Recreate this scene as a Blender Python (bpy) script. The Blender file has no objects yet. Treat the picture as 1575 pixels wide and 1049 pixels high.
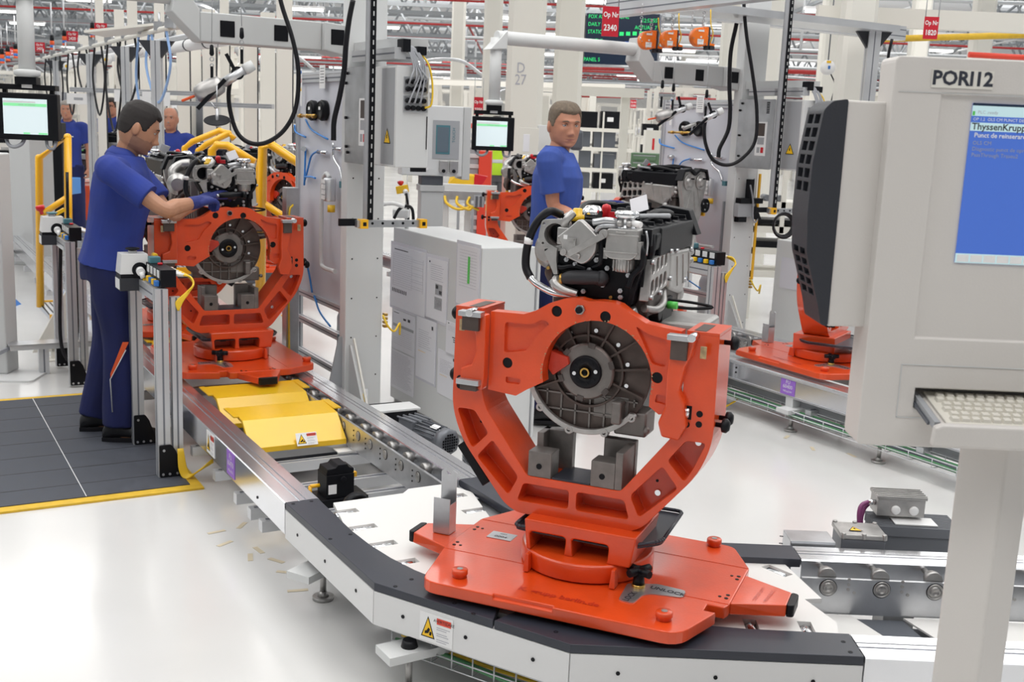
import bpy, bmesh, math, random
from mathutils import Vector, Matrix, noise
random.seed(7)
S = bpy.context.scene
COL = S.collection
PI = math.pi
R = math.radians

# ---------------------------------------------------------------- camera
FPX = 1706.0
PITCH, ROLL, EYE = R(10.84), R(2.4), 1.68
_f = Vector((0, math.cos(PITCH), -math.sin(PITCH)))
_u0 = Vector((0, math.sin(PITCH), math.cos(PITCH)))
_r = Vector((1, 0, 0)) * math.cos(ROLL) + _u0 * math.sin(ROLL)
_u = Vector((-1, 0, 0)) * math.sin(ROLL) + _u0 * math.cos(ROLL)
cam_data = bpy.data.cameras.new('camera')
cam = bpy.data.objects.new('camera', cam_data)
COL.objects.link(cam)
cam.matrix_world = Matrix(((_r.x, _u.x, -_f.x, 0), (_r.y, _u.y, -_f.y, 0), (_r.z, _u.z, -_f.z, EYE), (0, 0, 0, 1)))
cam_data.sensor_width = 36.0
cam_data.lens = FPX / 1575 * 36.0
cam_data.clip_start = 0.05
cam_data.clip_end = 400
cam_data.dof.use_dof = True
cam_data.dof.focus_distance = 3.9
cam_data.dof.aperture_fstop = 9.0
S.camera = cam

# ---------------------------------------------------------------- world, lamps, exposure
W = bpy.data.worlds.new('sky'); S.world = W; W.use_nodes = True
bg = W.node_tree.nodes['Background']
bg.inputs[0].default_value = (0.95, 0.975, 1.0, 1)
bg.inputs[1].default_value = 1.0
def area(name, loc, rot, sx, sy, power, col):
    l = bpy.data.lights.new(name, 'AREA'); l.shape = 'RECTANGLE'; l.size = sx; l.size_y = sy
    l.energy = power * .62; l.color = col
    o = bpy.data.objects.new(name, l); COL.objects.link(o); o.location = loc; o.rotation_euler = rot
    return o
area('skylight_fill_lamp', (1.5, 4.5, 7.6), (0, 0, R(30)), 3.2, 9, 520, (1, .98, .95))
area('skylight_fill_lamp', (1.0, -2.5, 7.4), (R(18), 0, 0), 9, 2.4, 330, (1, .98, .95))  # fill lamp added behind the camera to light the faces turned towards it
area('skylight_fill_lamp', (-6.5, 2.0, 7.0), (0, R(-42), 0), 3.0, 7, 240, (1, .98, .95))  # tilted fill lamp added to brighten left-facing sides, no skylight there
area('skylight_fill_lamp', (-5.5, 7.5, 7.6), (0, 0, R(30)), 2.4, 10, 340, (1, .98, .95))
area('skylight_fill_lamp', (7.5, 9.5, 7.6), (0, 0, R(30)), 2.4, 10, 340, (1, .98, .95))
for yy in (20, 34, 52, 74, 98):
    area('skylight_fill_lamp', (0, yy, 7.7), (0, 0, 0), 40, 3, 2600, (1, .98, .95))
S.view_settings.view_transform = 'Standard'
S.view_settings.look = 'None'
S.view_settings.exposure = 0.0
S.view_settings.gamma = 1.0
S.view_settings.use_curve_mapping = False

# ---------------------------------------------------------------- where a pixel of the 1575 x 1049 photograph lies in the hall
def _ray(x, y): return _f * FPX + _r * (x - 787.5) - _u * (y - 524.5)
def atZ(x, y, z):
    d = _ray(x, y); return Vector((0, 0, EYE)) + d * ((z - EYE) / d.z)
def atY(x, y, Y):
    d = _ray(x, y); return Vector((0, 0, EYE)) + d * (Y / d.y)
dA = Vector((-.5, .8660254, 0)); dP = Vector((.8660254, .5, 0))       # along the two parallel lines / across them
ROT = R(30)                                                            # local x = across, local y = along
def AV(u, v, z=0.0): return dA * u + dP * v + Vector((0, 0, z))

# ---------------------------------------------------------------- materials
MATS = {}
def mat(name, col, rough=.5, metal=0.0, bump=0.0, bscale=200.0, var=0.0, vscale=6.0, coat=0.0, emit=None, estr=1.0, alpha=None, spec=None, stretch=None, trans=0.0):
    m = bpy.data.materials.new(name); m.use_nodes = True
    nt = m.node_tree; b = nt.nodes['Principled BSDF']
    b.inputs['Base Color'].default_value = (*col, 1)
    b.inputs['Roughness'].default_value = rough
    b.inputs['Metallic'].default_value = metal
    if coat: b.inputs['Coat Weight'].default_value = coat; b.inputs['Coat Roughness'].default_value = .12
    if spec is not None: b.inputs['Specular IOR Level'].default_value = spec
    if trans: b.inputs['Transmission Weight'].default_value = trans
    if alpha is not None: b.inputs['Alpha'].default_value = alpha
    if emit: b.inputs['Emission Color'].default_value = (*emit, 1); b.inputs['Emission Strength'].default_value = estr
    tc = nt.nodes.new('ShaderNodeTexCoord'); out = tc.outputs['Object']
    if stretch:
        mp = nt.nodes.new('ShaderNodeMapping'); mp.inputs['Scale'].default_value = stretch
        nt.links.new(out, mp.inputs[0]); out = mp.outputs[0]
    if bump:
        n = nt.nodes.new('ShaderNodeTexNoise'); n.inputs['Scale'].default_value = bscale; n.inputs['Detail'].default_value = 3
        bp = nt.nodes.new('ShaderNodeBump'); bp.inputs['Strength'].default_value = bump; bp.inputs['Distance'].default_value = .002
        nt.links.new(out, n.inputs['Vector']); nt.links.new(n.outputs[0], bp.inputs['Height']); nt.links.new(bp.outputs[0], b.inputs['Normal'])
    if var:
        n = nt.nodes.new('ShaderNodeTexNoise'); n.inputs['Scale'].default_value = vscale; n.inputs['Detail'].default_value = 5
        r = nt.nodes.new('ShaderNodeValToRGB'); r.color_ramp.elements[0].position = .3; r.color_ramp.elements[1].position = .7
        r.color_ramp.elements[0].color = (*[c * (1 - var) for c in col], 1); r.color_ramp.elements[1].color = (*[min(1, c * (1 + var)) for c in col], 1)
        nt.links.new(out, n.inputs['Vector']); nt.links.new(n.outputs[0], r.inputs[0]); nt.links.new(r.outputs[0], b.inputs['Base Color'])
        mr = nt.nodes.new('ShaderNodeMapRange'); mr.inputs[3].default_value = rough * .8; mr.inputs[4].default_value = min(1, rough * 1.25)
        nt.links.new(n.outputs[0], mr.inputs[0]); nt.links.new(mr.outputs[0], b.inputs['Roughness'])
    MATS[name] = m
    return m
M = MATS
mat('floor', (.68, .675, .665), .20, 0, .04, 60, .035, 1.3, coat=.25)
mat('orange', (.70, .066, .008), .32, 0, .22, 120, .10, 7, coat=.55)
mat('orange_dark', (.50, .030, .008), .4, 0, .3, 120, .15, 9, coat=.3)
mat('chipped', (.42, .30, .16), .5, 0, .3, 90, .3, 60)
mat('alu', (.78, .79, .82), .20, .92, 0, 40, .05, 3, stretch=(1, .5, 1))
mat('alu_profile', (.66, .67, .69), .36, .65, 0, 1, .05, 5)
mat('alu_groove', (.20, .21, .24), .5, .5)
mat('cast', (.44, .43, .42), .38, .75, .5, 90, .18, 14)
mat('cast_light', (.47, .46, .45), .36, .75, .4, 90, .12, 20)
mat('cast_dark', (.11, .095, .09), .5, .55, .5, 70, .3, 18)
mat('cast_mid', (.20, .185, .175), .42, .6, .3, 70, .2, 18)
mat('cast_brown', (.10, .078, .070), .48, .6, .4, 60, .25, 12)
mat('steel', (.42, .41, .40), .35, .8, .15, 60, .15, 20)
mat('zinc', (.55, .56, .58), .3, .85, .1, 50, .12, 10)
mat('polished', (.82, .83, .85), .12, 1.0)
mat('brass', (.62, .38, .10), .28, .9)
mat('black', (.005, .0055, .008), .42, 0, .1, 80, spec=.22)
mat('black_soft', (.022, .022, .026), .6, 0, .1, 80)
mat('rubber', (.008, .008, .011), .42, spec=.3)
mat('guard', (.030, .034, .048), .36, 0, .06, 200, .12, 3)
mat('white_paint', (.74, .74, .74), .35)
mat('white_plate', (.80, .79, .77), .42)
mat('cream', (.74, .72, .66), .5)
mat('tape', (.60, .52, .38), .5)
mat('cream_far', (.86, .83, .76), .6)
mat('grey_cab', (.56, .57, .57), .45, 0, .1, 300)
mat('grey_light', (.66, .67, .67), .45, 0, .1, 300)
mat('grey_mid', (.36, .37, .39), .45, 0, .15, 200)
mat('grey_dark', (.10, .11, .13), .42, 0, .3, 200)
mat('charcoal', (.024, .026, .034), .5, 0, .35, 260)
mat('terminal', (.64, .61, .58), .42, 0, .12, 260)
mat('yellow', (.86, .52, .015), .33, 0, .1, 90, .05, 5, coat=.3)
mat('yellow_rail', (.90, .47, .008), .3, coat=.4)
mat('yellow_cable', (.86, .56, .03), .4)
mat('sign_yellow', (.92, .55, .01), .4)
mat('sign_red', (.55, .012, .03), .4)
mat('warn_red', (.75, .06, .03), .4)
mat('purple', (.33, .15, .62), .4)
mat('paper', (.80, .80, .84), .5)
mat('sleeve', (.70, .70, .76), .2)
mat('ink', (.03, .03, .04), .6)
mat('print_grey', (.42, .42, .47), .6)
mat('white', (.85, .85, .85), .45)
mat('green', (.10, .62, .10), .4)
mat('green_cab', (.12, .21, .12), .45)
mat('blue', (.03, .17, .52), .4)
mat('hose_pale', (.30, .48, .82), .4)
mat('blue_hose', (.04, .26, .72), .35)
mat('teal', (.07, .20, .24), .4)
mat('red', (.60, .01, .02), .3)
mat('pipe_red', (.42, .02, .02), .4)
mat('mat_grey', (.055, .061, .078), .62, 0, .5, 500, .18, 30)
mat('mat_edge', (.70, .44, .03), .6, 0, .3, 300, .1, 20)
mat('truss', (.36, .38, .40), .55)
mat('roof', (.86, .87, .87), .7)
mat('duct', (.62, .64, .66), .35, .4)
mat('cable_green', (.08, .26, .11), .4)
mat('grey_cable', (.34, .35, .38), .4)
mat('purple_cable', (.22, .05, .16), .4)
mat('motor', (.17, .18, .20), .42, .3, .1, 80)
mat('shirt', (.022, .045, .27), .85, 0, .5, 900, .10, 9)
mat('shirt_light', (.040, .085, .36), .85, 0, .5, 900, .10, 9)
mat('trouser', (.009, .014, .085), .85, 0, .5, 700, .12, 9)
mat('glove', (.022, .035, .20), .7, 0, .6, 700)
mat('skin', (.50, .225, .14), .48, 0, .2, 300, .08, 20)
mat('skin_tan', (.47, .235, .14), .48, 0, .2, 300, .08, 20)
mat('stubble', (.31, .165, .11), .6, 0, .3, 500, .1, 30)
mat('lips', (.38, .14, .11), .45)
mat('hair_dark', (.018, .013, .012), .6, 0, .9, 500)
mat('hair_brown', (.16, .12, .085), .65, 0, .9, 500, .3, 60)
mat('hair_grey', (.34, .31, .28), .7, 0, .8, 400)
mat('eye', (.50, .49, .47), .2)
mat('iris', (.05, .06, .07), .2)
mat('shoe', (.012, .012, .014), .45)
mat('orange_stripe', (.75, .10, .02), .6)
mat('hivis', (.55, .85, .03), .6, emit=None)
mat('silver_tape', (.65, .66, .68), .35, .3)
mat('trouser_grey', (.09, .09, .10), .8, 0, .4, 500)
mat('balancer', (.92, .20, .02), .35)
mat('screen_text', (.02, .5, .12), .5, emit=(.03, .75, .2), estr=.8)
mat('screen_dark', (.006, .01, .02), .2, emit=(.004, .012, .03), estr=1)
mat('screen_white', (.5, .6, .6), .3, emit=(.52, .58, .62), estr=.8)
mat('screen_green', (.1, .5, .2), .3, emit=(.28, .66, .34), estr=.8)
mat('screen_blue', (.02, .06, .25), .12, emit=(.060, .125, .42), estr=.9)
mat('screen_pale', (.3, .4, .45), .15, emit=(.36, .50, .50), estr=.85)
mat('led_blue', (.05, .1, 1), .3, emit=(.05, .15, 1), estr=4)
mat('board_panel', (.66, .67, .73), .42, .1)
mat('keyboard', (.70, .67, .60), .5)
mat('glass_grey', (.12, .16, .20), .15)
mat('wall', (.80, .78, .74), .7)
mat('lamp_glow', (1, 1, 1), .5, emit=(1, .98, .93), estr=3)
mat('wire', (.62, .63, .65), .3, .8)
mat('concrete_dark', (.25, .26, .27), .7)

# ---------------------------------------------------------------- mesh helpers
class MB:
    """collects shapes in one bmesh and links them as ONE mesh object"""
    def __init__(s, mtx=None):
        s.b = bmesh.new(); s.m = mtx or Matrix.Identity(4); s.mi = 0; s.mats = []
    def use(s, m):
        if isinstance(m, str): m = M[m]
        if m not in s.mats: s.mats.append(m)
        s.mi = s.mats.index(m); return s
    def _v(s, co): return s.b.verts.new(s.m @ Vector(co))
    def _f(s, vs, smooth=False):
        try:
            f = s.b.faces.new(vs); f.material_index = s.mi; f.smooth = smooth; return f
        except ValueError: return None
    def box(s, c, d, rot=None, taper=1.0):
        mm = Matrix.Translation(c) @ (rot.to_4x4() if rot else Matrix.Identity(4))
        v = []
        for z in (-1, 1):
            t = taper if z > 0 else 1
            for x, y in ((-1, -1), (1, -1), (1, 1), (-1, 1)):
                v.append(s._v(mm @ Vector((x * d[0] / 2 * t, y * d[1] / 2 * t, z * d[2] / 2))))
        for q in ((3, 2, 1, 0), (4, 5, 6, 7), (0, 1, 5, 4), (1, 2, 6, 5), (2, 3, 7, 6), (3, 0, 4, 7)): s._f([v[i] for i in q])
        return s
    def bx(s, x0, x1, y0, y1, z0, z1): return s.box(((x0 + x1) / 2, (y0 + y1) / 2, (z0 + z1) / 2), (x1 - x0, y1 - y0, z1 - z0))
    def prism(s, poly, a0, a1, axis='y', poly2=None):
        def P3(p, a): return {'y': (p[0], a, p[1]), 'z': (p[0], p[1], a), 'x': (a, p[0], p[1])}[axis]
        A = [s._v(P3(p, a0)) for p in poly]; B = [s._v(P3(p, a1)) for p in (poly2 or poly)]
        n = len(poly); s._f(A); s._f(B[::-1])
        for i in range(n): s._f([A[i], B[i], B[(i + 1) % n], A[(i + 1) % n]])
        return s
    def ring(s, c, r0, r1, a0, a1, axis='y', t0=0.0, t1=2 * PI, n=40):
        full = abs(t1 - t0 - 2 * PI) < 1e-6
        def P3(r, t, a):
            x, y = c[0] + r * math.cos(t), c[1] + r * math.sin(t)
            return {'y': (x, a, y), 'z': (x, y, a), 'x': (a, x, y)}[axis]
        cols = []
        for i in range(n if full else n + 1):
            t = t0 + (t1 - t0) * i / n
            cols.append([s._v(P3(r0, t, a0)), s._v(P3(r1, t, a0)), s._v(P3(r1, t, a1)), s._v(P3(r0, t, a1))])
        k = len(cols)
        for i in range(k if full else k - 1):
            a, b = cols[i], cols[(i + 1) % k]
            for j in range(4): s._f([a[j], a[(j + 1) % 4], b[(j + 1) % 4], b[j]], j in (1, 3))
        if not full: s._f(cols[0][::-1]); s._f(cols[-1])
        return s
    def cyl(s, p0, p1, r, r2=None, n=16, smooth=True):
        p0, p1 = Vector(p0), Vector(p1); r2 = r if r2 is None else r2
        q = (p1 - p0).to_track_quat('Z', 'Y').to_matrix()
        A = []; B = []
        for i in range(n):
            t = 2 * PI * i / n; d = q @ Vector((math.cos(t), math.sin(t), 0))
            A.append(s._v(p0 + d * r)); B.append(s._v(p1 + d * r2))
        s._f(A[::-1]); s._f(B)
        for i in range(n): s._f([A[i], A[(i + 1) % n], B[(i + 1) % n], B[i]], smooth)
        return s
    def lathe(s, prof, p0, p1, n=24):
        """prof = [(r, t)] with t measured along p0->p1 in metres"""
        p0, p1 = Vector(p0), Vector(p1); q = (p1 - p0).to_track_quat('Z', 'Y').to_matrix(); ax = (p1 - p0).normalized()
        rings = []
        for r, t in prof:
            rings.append([s._v(p0 + ax * t + q @ Vector((math.cos(2 * PI * i / n), math.sin(2 * PI * i / n), 0)) * max(r, 1e-4)) for i in range(n)])
        for a, b in zip(rings, rings[1:]):
            for i in range(n): s._f([a[i], a[(i + 1) % n], b[(i + 1) % n], b[i]], True)
        s._f(rings[0][::-1]); s._f(rings[-1]); return s
    def tube(s, pts, r, n=8, curve=True, k=5, radii=None):
        P = [Vector(p) for p in pts]
        if curve and len(P) > 2:
            Q = []; rr = []
            for i in range(len(P) - 1):
                a = P[i - 1] if i else P[0] * 2 - P[1]; b = P[i]; c = P[i + 1]; d = P[i + 2] if i + 2 < len(P) else P[-1] * 2 - P[-2]
                for j in range(k):
                    t = j / k
                    Q.append(.5 * ((2 * b) + (c - a) * t + (2 * a - 5 * b + 4 * c - d) * t * t + (-a + 3 * b - 3 * c + d) * t ** 3))
                    if radii: rr.append(radii[i] * (1 - t) + radii[i + 1] * t)
            Q.append(P[-1]); 
            if radii: rr.append(radii[-1]); radii = rr
            P = Q
        rings = []; prev = None
        for i, p in enumerate(P):
            d = (P[min(i + 1, len(P) - 1)] - P[max(i - 1, 0)])
            if d.length < 1e-9: d = Vector((0, 0, 1))
            d.normalize()
            if prev is None:
                x = d.orthogonal().normalized()
            else:
                x = prev - d * prev.dot(d); x = x.normalized() if x.length > 1e-6 else d.orthogonal().normalized()
            prev = x; y = d.cross(x); rad = radii[i] if radii else r
            rings.append([s._v(p + (x * math.cos(2 * PI * j / n) + y * math.sin(2 * PI * j / n)) * rad) for j in range(n)])
        for a, b in zip(rings, rings[1:]):
            for j in range(n): s._f([a[j], a[(j + 1) % n], b[(j + 1) % n], b[j]], True)
        s._f(rings[0][::-1]); s._f(rings[-1]); return s
    def ball(s, c, r, n=12, sc=(1, 1, 1), rot=None):
        c = Vector(c); rings = []; rot = rot or Matrix.Identity(3)
        top = s._v(c + rot @ Vector((0, 0, r * sc[2]))); bot = s._v(c - rot @ Vector((0, 0, r * sc[2])))
        for i in range(1, n):
            t = PI * i / n
            rings.append([s._v(c + rot @ Vector((r * sc[0] * math.sin(t) * math.cos(PI * j / n), r * sc[1] * math.sin(t) * math.sin(PI * j / n), r * sc[2] * math.cos(t)))) for j in range(2 * n)])
        k = 2 * n
        for j in range(k):
            s._f([top, rings[0][j], rings[0][(j + 1) % k]], True); s._f([bot, rings[-1][(j + 1) % k], rings[-1][j]], True)
        for a, b in zip(rings, rings[1:]):
            for j in range(k): s._f([a[j], b[j], b[(j + 1) % k], a[(j + 1) % k]], True)
        return s
    def text(s, body, size, o, xd=(1, 0, 0), up=(0, 0, 1), depth=.0006, align='CENTER', sx=1.0, bold=0.0):
        cu = bpy.data.curves.new('t', 'FONT'); cu.body = body; cu.size = size; cu.align_x = align; cu.align_y = 'CENTER'; cu.resolution_u = 2; cu.offset = bold
        ob = bpy.data.objects.new('t', cu); COL.objects.link(ob)
        me = bpy.data.meshes.new_from_object(ob, depsgraph=None) if False else None
        dg = bpy.context.evaluated_depsgraph_get(); ev = ob.evaluated_get(dg); me = ev.to_mesh()
        xd = Vector(xd).normalized(); up = Vector(up); up = (up - xd * up.dot(xd)).normalized(); nn = xd.cross(up)
        vs = [s._v(Vector(o) + xd * v.co.x * sx + up * v.co.y + nn * depth) for v in me.vertices]
        for p in me.polygons: s._f([vs[i] for i in p.vertices])
        ev.to_mesh_clear(); bpy.data.objects.remove(ob); bpy.data.curves.remove(cu)
        return s
    def mesh(s, name='m'):
        me = bpy.data.meshes.new(name); s.b.normal_update(); s.b.to_mesh(me); s.b.free()
        for m in s.mats: me.materials.append(m)
        return me
    def build(s, name, m=None, parent=None, loc=None, rotz=None, bevel=0.0, norm=True, seg=2, angle=35, label=None):
        if m is not None and not s.mats: s.use(m)
        if norm: bmesh.ops.recalc_face_normals(s.b, faces=s.b.faces)
        me = s.mesh(name)
        o = bpy.data.objects.new(name, me); COL.objects.link(o)
        if parent: o.parent = parent
        if loc is not None: o.location = loc
        if rotz is not None: o.rotation_euler = (0, 0, rotz)
        if bevel:
            bv = o.modifiers.new('bevel', 'BEVEL'); bv.width = bevel; bv.segments = seg; bv.limit_method = 'ANGLE'; bv.angle_limit = R(angle); bv.harden_normals = False
        if label: o['label'] = label
        return o

def tag(o, label, cat, group=None, kind=None):
    o['label'] = label; o['category'] = cat
    if group: o['group'] = group
    if kind: o['kind'] = kind
    return o
def thing(name, label, cat, loc=(0, 0, 0), rotz=0.0, group=None):
    o = bpy.data.objects.new(name, None); COL.objects.link(o); o.location = loc; o.rotation_euler = (0, 0, rotz); o.empty_display_size = .1
    return tag(o, label, cat, group)
def struct(name, mb, m=None, label=None, **k):
    o = mb.build(name, m, **k); o['kind'] = 'structure'
    if label: o['label'] = label
    return o
def kids(o): return [c for c in bpy.data.objects if c.parent == o]
def copy_tree(o, loc=None, rotz=None, label=None, group=None, parent=None):
    c = o.copy(); COL.objects.link(c); c.parent = parent
    if loc is not None: c.location = loc
    if rotz is not None: c.rotation_euler = (0, 0, rotz)
    if label: c['label'] = label
    if group: c['group'] = group
    for ch in kids(o): copy_tree(ch, parent=c)
    return c
def bake(o):
    """apply the modifiers"""
    dg = bpy.context.evaluated_depsgraph_get(); ev = o.evaluated_get(dg)
    me = bpy.data.meshes.new_from_object(ev, preserve_all_data_layers=False, depsgraph=dg)
    o.modifiers.clear(); old = o.data; o.data = me; bpy.data.meshes.remove(old); return o
def carve(o, cutter_mb, bevel=0.0, seg=2):
    """cuts pockets or holes out of o"""
    bmesh.ops.recalc_face_normals(cutter_mb.b, faces=cutter_mb.b.faces)
    cm = cutter_mb.mesh('cut'); c = bpy.data.objects.new('cut', cm); COL.objects.link(c); c.parent = o.parent; c.location = o.location; c.rotation_euler = o.rotation_euler; bpy.context.view_layer.update()
    md = o.modifiers.new('cut', 'BOOLEAN'); md.operation = 'DIFFERENCE'; md.object = c; md.solver = 'EXACT'
    bake(o); bpy.data.objects.remove(c); bpy.data.meshes.remove(cm)
    if bevel:
        bv = o.modifiers.new('bevel', 'BEVEL'); bv.width = bevel; bv.segments = seg; bv.limit_method = 'ANGLE'; bv.angle_limit = R(30)
    return o
def rpoly(pts, r, n=4):
    """round the corners of a polygon"""
    out = []; k = len(pts)
    for i in range(k):
        p = Vector(pts[i]); a = Vector(pts[i - 1]); b = Vector(pts[(i + 1) % k])
        rr = r[i] if isinstance(r, (list, tuple)) else r
        da = (a - p); db = (b - p); rr2 = min(rr, da.length * .45, db.length * .45)
        if rr2 < 1e-5: out.append(tuple(p)); continue
        s0 = p + da.normalized() * rr2; s1 = p + db.normalized() * rr2
        for j in range(n + 1):
            t = j / n; q = s0 * (1 - t) ** 2 + p * 2 * t * (1 - t) + s1 * t * t; out.append((q.x, q.y))
    return out
def rot3(axis, deg): return Matrix.Rotation(R(deg), 3, axis)
# ================================================================ the setting
def floor_material():
    m = M['floor']; nt = m.node_tree; b = nt.nodes['Principled BSDF']
    return m
mb = MB().use('floor'); mb.bx(-70, 70, -8, 130, -.2, 0); struct('floor', mb, label='glossy pale grey factory floor')
mb = MB().use('wall'); mb.bx(-70, 70, 118, 118.4, 0, 11); struct('wall_back', mb, label='distant pale hall wall')
mb = MB().use('wall'); mb.bx(-70.4, -70, -8, 118, 0, 11); struct('wall_left', mb)
mb = MB().use('wall'); mb.bx(70, 70.4, -8, 118, 0, 11); struct('wall_right', mb)
mb = MB().use('grey_mid'); mb.bx(-70, 70, -8.4, -8, 0, 8.4); struct('wall_front', mb)
mb = MB().use('cream'); [mb.bx(x - .25, x + .25, -7.9, -7.5, 0, 8.2) for x in range(-30, 36, 6)]; struct('wall_column', mb)
# roof: panels with open skylight strips
mb = MB().use('roof')
y = -8.0
while y < 118:
    mb.bx(-70, 70, y, y + 4.6, 8.2, 8.4); y += 8.0
struct('ceiling', mb, label='white hall roof with long skylight strips')
# roof trusses: each lattice girder is a structure of its own
def truss(x0, x1, y, z, h, step, name='roof_truss', m='truss', r=.05):
    mb = MB().use(m)
    mb.bx(x0, x1, y - r, y + r, z - r, z + r); mb.bx(x0, x1, y - r, y + r, z + h - r, z + h + r)
    n = int((x1 - x0) / step)
    for i in range(n):
        a = x0 + i * step
        mb.cyl((a, y, z), (a + step / 2, y, z + h), r * .8, n=5); mb.cyl((a + step / 2, y, z + h), (a + step, y, z), r * .8, n=5)
    return struct(name, mb)
def truss_y(x, y0, y1, z, h, step, m='truss', r=.05):
    mb = MB().use(m)
    mb.bx(x - r, x + r, y0, y1, z - r, z + r); mb.bx(x - r, x + r, y0, y1, z + h - r, z + h + r)
    n = int((y1 - y0) / step)
    for i in range(n):
        a = y0 + i * step
        mb.cyl((x, a, z), (x, a + step / 2, z + h), r * .8, n=5); mb.cyl((x, a + step / 2, z + h), (x, a + step, z), r * .8, n=5)
    return struct('roof_truss', mb)
for i, yy in enumerate(range(24, 112, 6)):
    truss(-.55 * yy - 4, .6 * yy + 4, yy, 5.35 + .35 * (i % 2), 1.9 - .3 * (i % 2), 1.9, r=.03 + .0007 * yy)
for xx in range(-36, 40, 9):
    truss_y(xx, 22, 110, 5.9, 1.5, 3.0, r=.05)
def hpipe(name, pts, r, m, kind='structure', label=None, cat='pipe', group=None, n=6, curve=False):
    mb = MB().use(m); mb.tube(pts, r, n=n, curve=curve); o = mb.build(name)
    if kind: o['kind'] = kind
    if label: tag(o, label, cat, group)
    return o
rr = random.Random(3)
for i in range(9):                                     # sprinkler mains under the roof
    yy = 30 + i * 9.1; zz = 4.6 + rr.random() * 1.2
    hpipe('sprinkler_pipe', [(-50, yy, zz), (50, yy, zz + rr.uniform(-.1, .1))], .022 + yy * .0004, 'pipe_red')
for i in range(10):
    xx = -34 + i * 7.5 + rr.random() * 2
    hpipe('sprinkler_pipe', [(xx, 26, 5.2 + rr.random()), (xx, 110, 5.6)], .04, 'pipe_red' if i % 4 == 0 else 'white')
for i in range(26):                                    # cable ducts and air mains
    yy = 18 + i * 3.5; zz = 4.2 + rr.random() * 2.2; x0 = rr.uniform(-30, 5)
    hpipe('air_main', [(x0, yy, zz), (x0 + rr.uniform(9, 26), yy + rr.uniform(-1, 1), zz)], rr.uniform(.03, .08), rr.choice(['duct', 'white', 'truss', 'duct']))
rods = random.Random(17)
for i in range(80):                                    # hangers and braces between the girders
    yy = 24 + (i * 13 % 80); xx = rods.uniform(-.5, .55) * yy; z0 = rods.uniform(3.6, 5.0)
    if i % 3 == 0: hpipe('roof_brace', [(xx, yy, z0 + 1.0), (xx + rods.uniform(-5, 5), yy + rods.uniform(-2, 2), 7.6)], .035 + yy * .0005, 'truss')
    elif i % 3 == 1: hpipe('roof_hanger', [(xx, yy, z0), (xx, yy, 7.8)], .02 + yy * .0006, 'duct')
    else: hpipe('roof_brace', [(xx - 7, yy, z0 + .8), (xx + 7, yy, z0 + .8 + rods.uniform(-.3, .3))], .03 + yy * .0006, 'duct')
for i in range(8):                                     # bright ventilation ducts
    yy = 40 + i * 9; x0 = rr.uniform(-30, 10)
    hpipe('ventilation_duct', [(x0, yy, 6.5), (x0 + 24, yy, 6.5)], .30, 'white', n=12)
mb0 = None
for i in range(14):                                    # luminaire rows
    for k in range(9):
        xx = -30 + k * 7.4 + (i % 2) * 2; yy = 28 + i * 6.0
        mb = MB().use('lamp_glow'); mb.bx(xx - .75, xx + .75, yy - .1, yy + .1, 5.4, 5.48)
        mb.use('white'); mb.bx(xx - .8, xx + .8, yy - .14, yy + .14, 5.48, 5.56)
        if mb0 is None: mb0 = mb.build('ceiling_lamp'); o = mb0; o['kind'] = 'structure'; base = (xx, yy)
        else:
            mb.b.free(); o = mb0.copy(); COL.objects.link(o); o.location = (xx - base[0], yy - base[1], 0)

# pillars of the hall
def pillar(px, Y, w, m='cream', top=8.2, d=None, rotz=0.0, mark=None, base=0.0):
    c = atY(px, 220, Y); mb = MB().use(m); d = d or w; k = w * .14
    poly = [(-w / 2 + k, -d / 2), (w / 2 - k, -d / 2), (w / 2, -d / 2 + k), (w / 2, d / 2 - k), (w / 2 - k, d / 2), (-w / 2 + k, d / 2), (-w / 2, d / 2 - k), (-w / 2, -d / 2 + k)]
    mb.prism(poly, base, top, 'z')
    if mark:
        mb.use('print_grey')
        for i, ch in enumerate(mark): mb.text(ch, .17, (-.05, -d / 2, 2.37 - i * .135), (1, 0, 0), (0, 0, 1), .004, sx=.8)
    o = struct('pillar', mb); o.location = (c.x, Y, 0); o.rotation_euler = (0, 0, rotz); return o
pillar(803, 13.5, .44, d=.5, mark=('D', '27'))
pillar(868, 14.2, .36, d=.1)
pillar(752, 17.5, .28)
pillar(1116, 17.0, .34)
pillar(1163, 15.0, .40)
pillar(1262, 19.0, .30)
pillar(1396, 24.0, .35)
pillar(1302, 9.6, .265, d=.24)
pillar(1050, 60, .7); pillar(700, 34, .4); pillar(1490, 30, .5)

# ================================================================ roller conveyor, straight length running away (line A)
def rail(mb, x0, x1, y0, y1, z0=.20, z1=.32):
    """aluminium side rail: box profile with two grooves along its top"""
    w = x1 - x0
    g = [x0 + w * .40, x0 + w * .46, x0 + w * .60, x0 + w * .64]
    poly = [(x0, z0), (x1, z0), (x1, z1 - .004), (x1 - .004, z1), (g[3], z1), (g[3], z1 - .008), (g[2], z1 - .008), (g[2], z1), (g[1], z1), (g[1], z1 - .006), (g[0], z1 - .006), (g[0], z1), (x0 + .004, z1), (x0, z1 - .004)]
    mb.use('alu').prism(poly, y0, y1, 'y')
def rail_x(mb, x0, x1, y0, y1, z0=.20, z1=.32):
    w = y1 - y0
    g = [y0 + w * .40, y0 + w * .46, y0 + w * .60, y0 + w * .64]
    poly = [(y0, z0), (y1, z0), (y1, z1 - .004), (y1 - .004, z1), (g[3], z1), (g[3], z1 - .008), (g[2], z1 - .008), (g[2], z1), (g[1], z1), (g[1], z1 - .006), (g[0], z1 - .006), (g[0], z1), (y0 + .004, z1), (y0, z1 - .004)]
    mb.use('alu').prism(poly, x0, x1, 'x')
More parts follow.
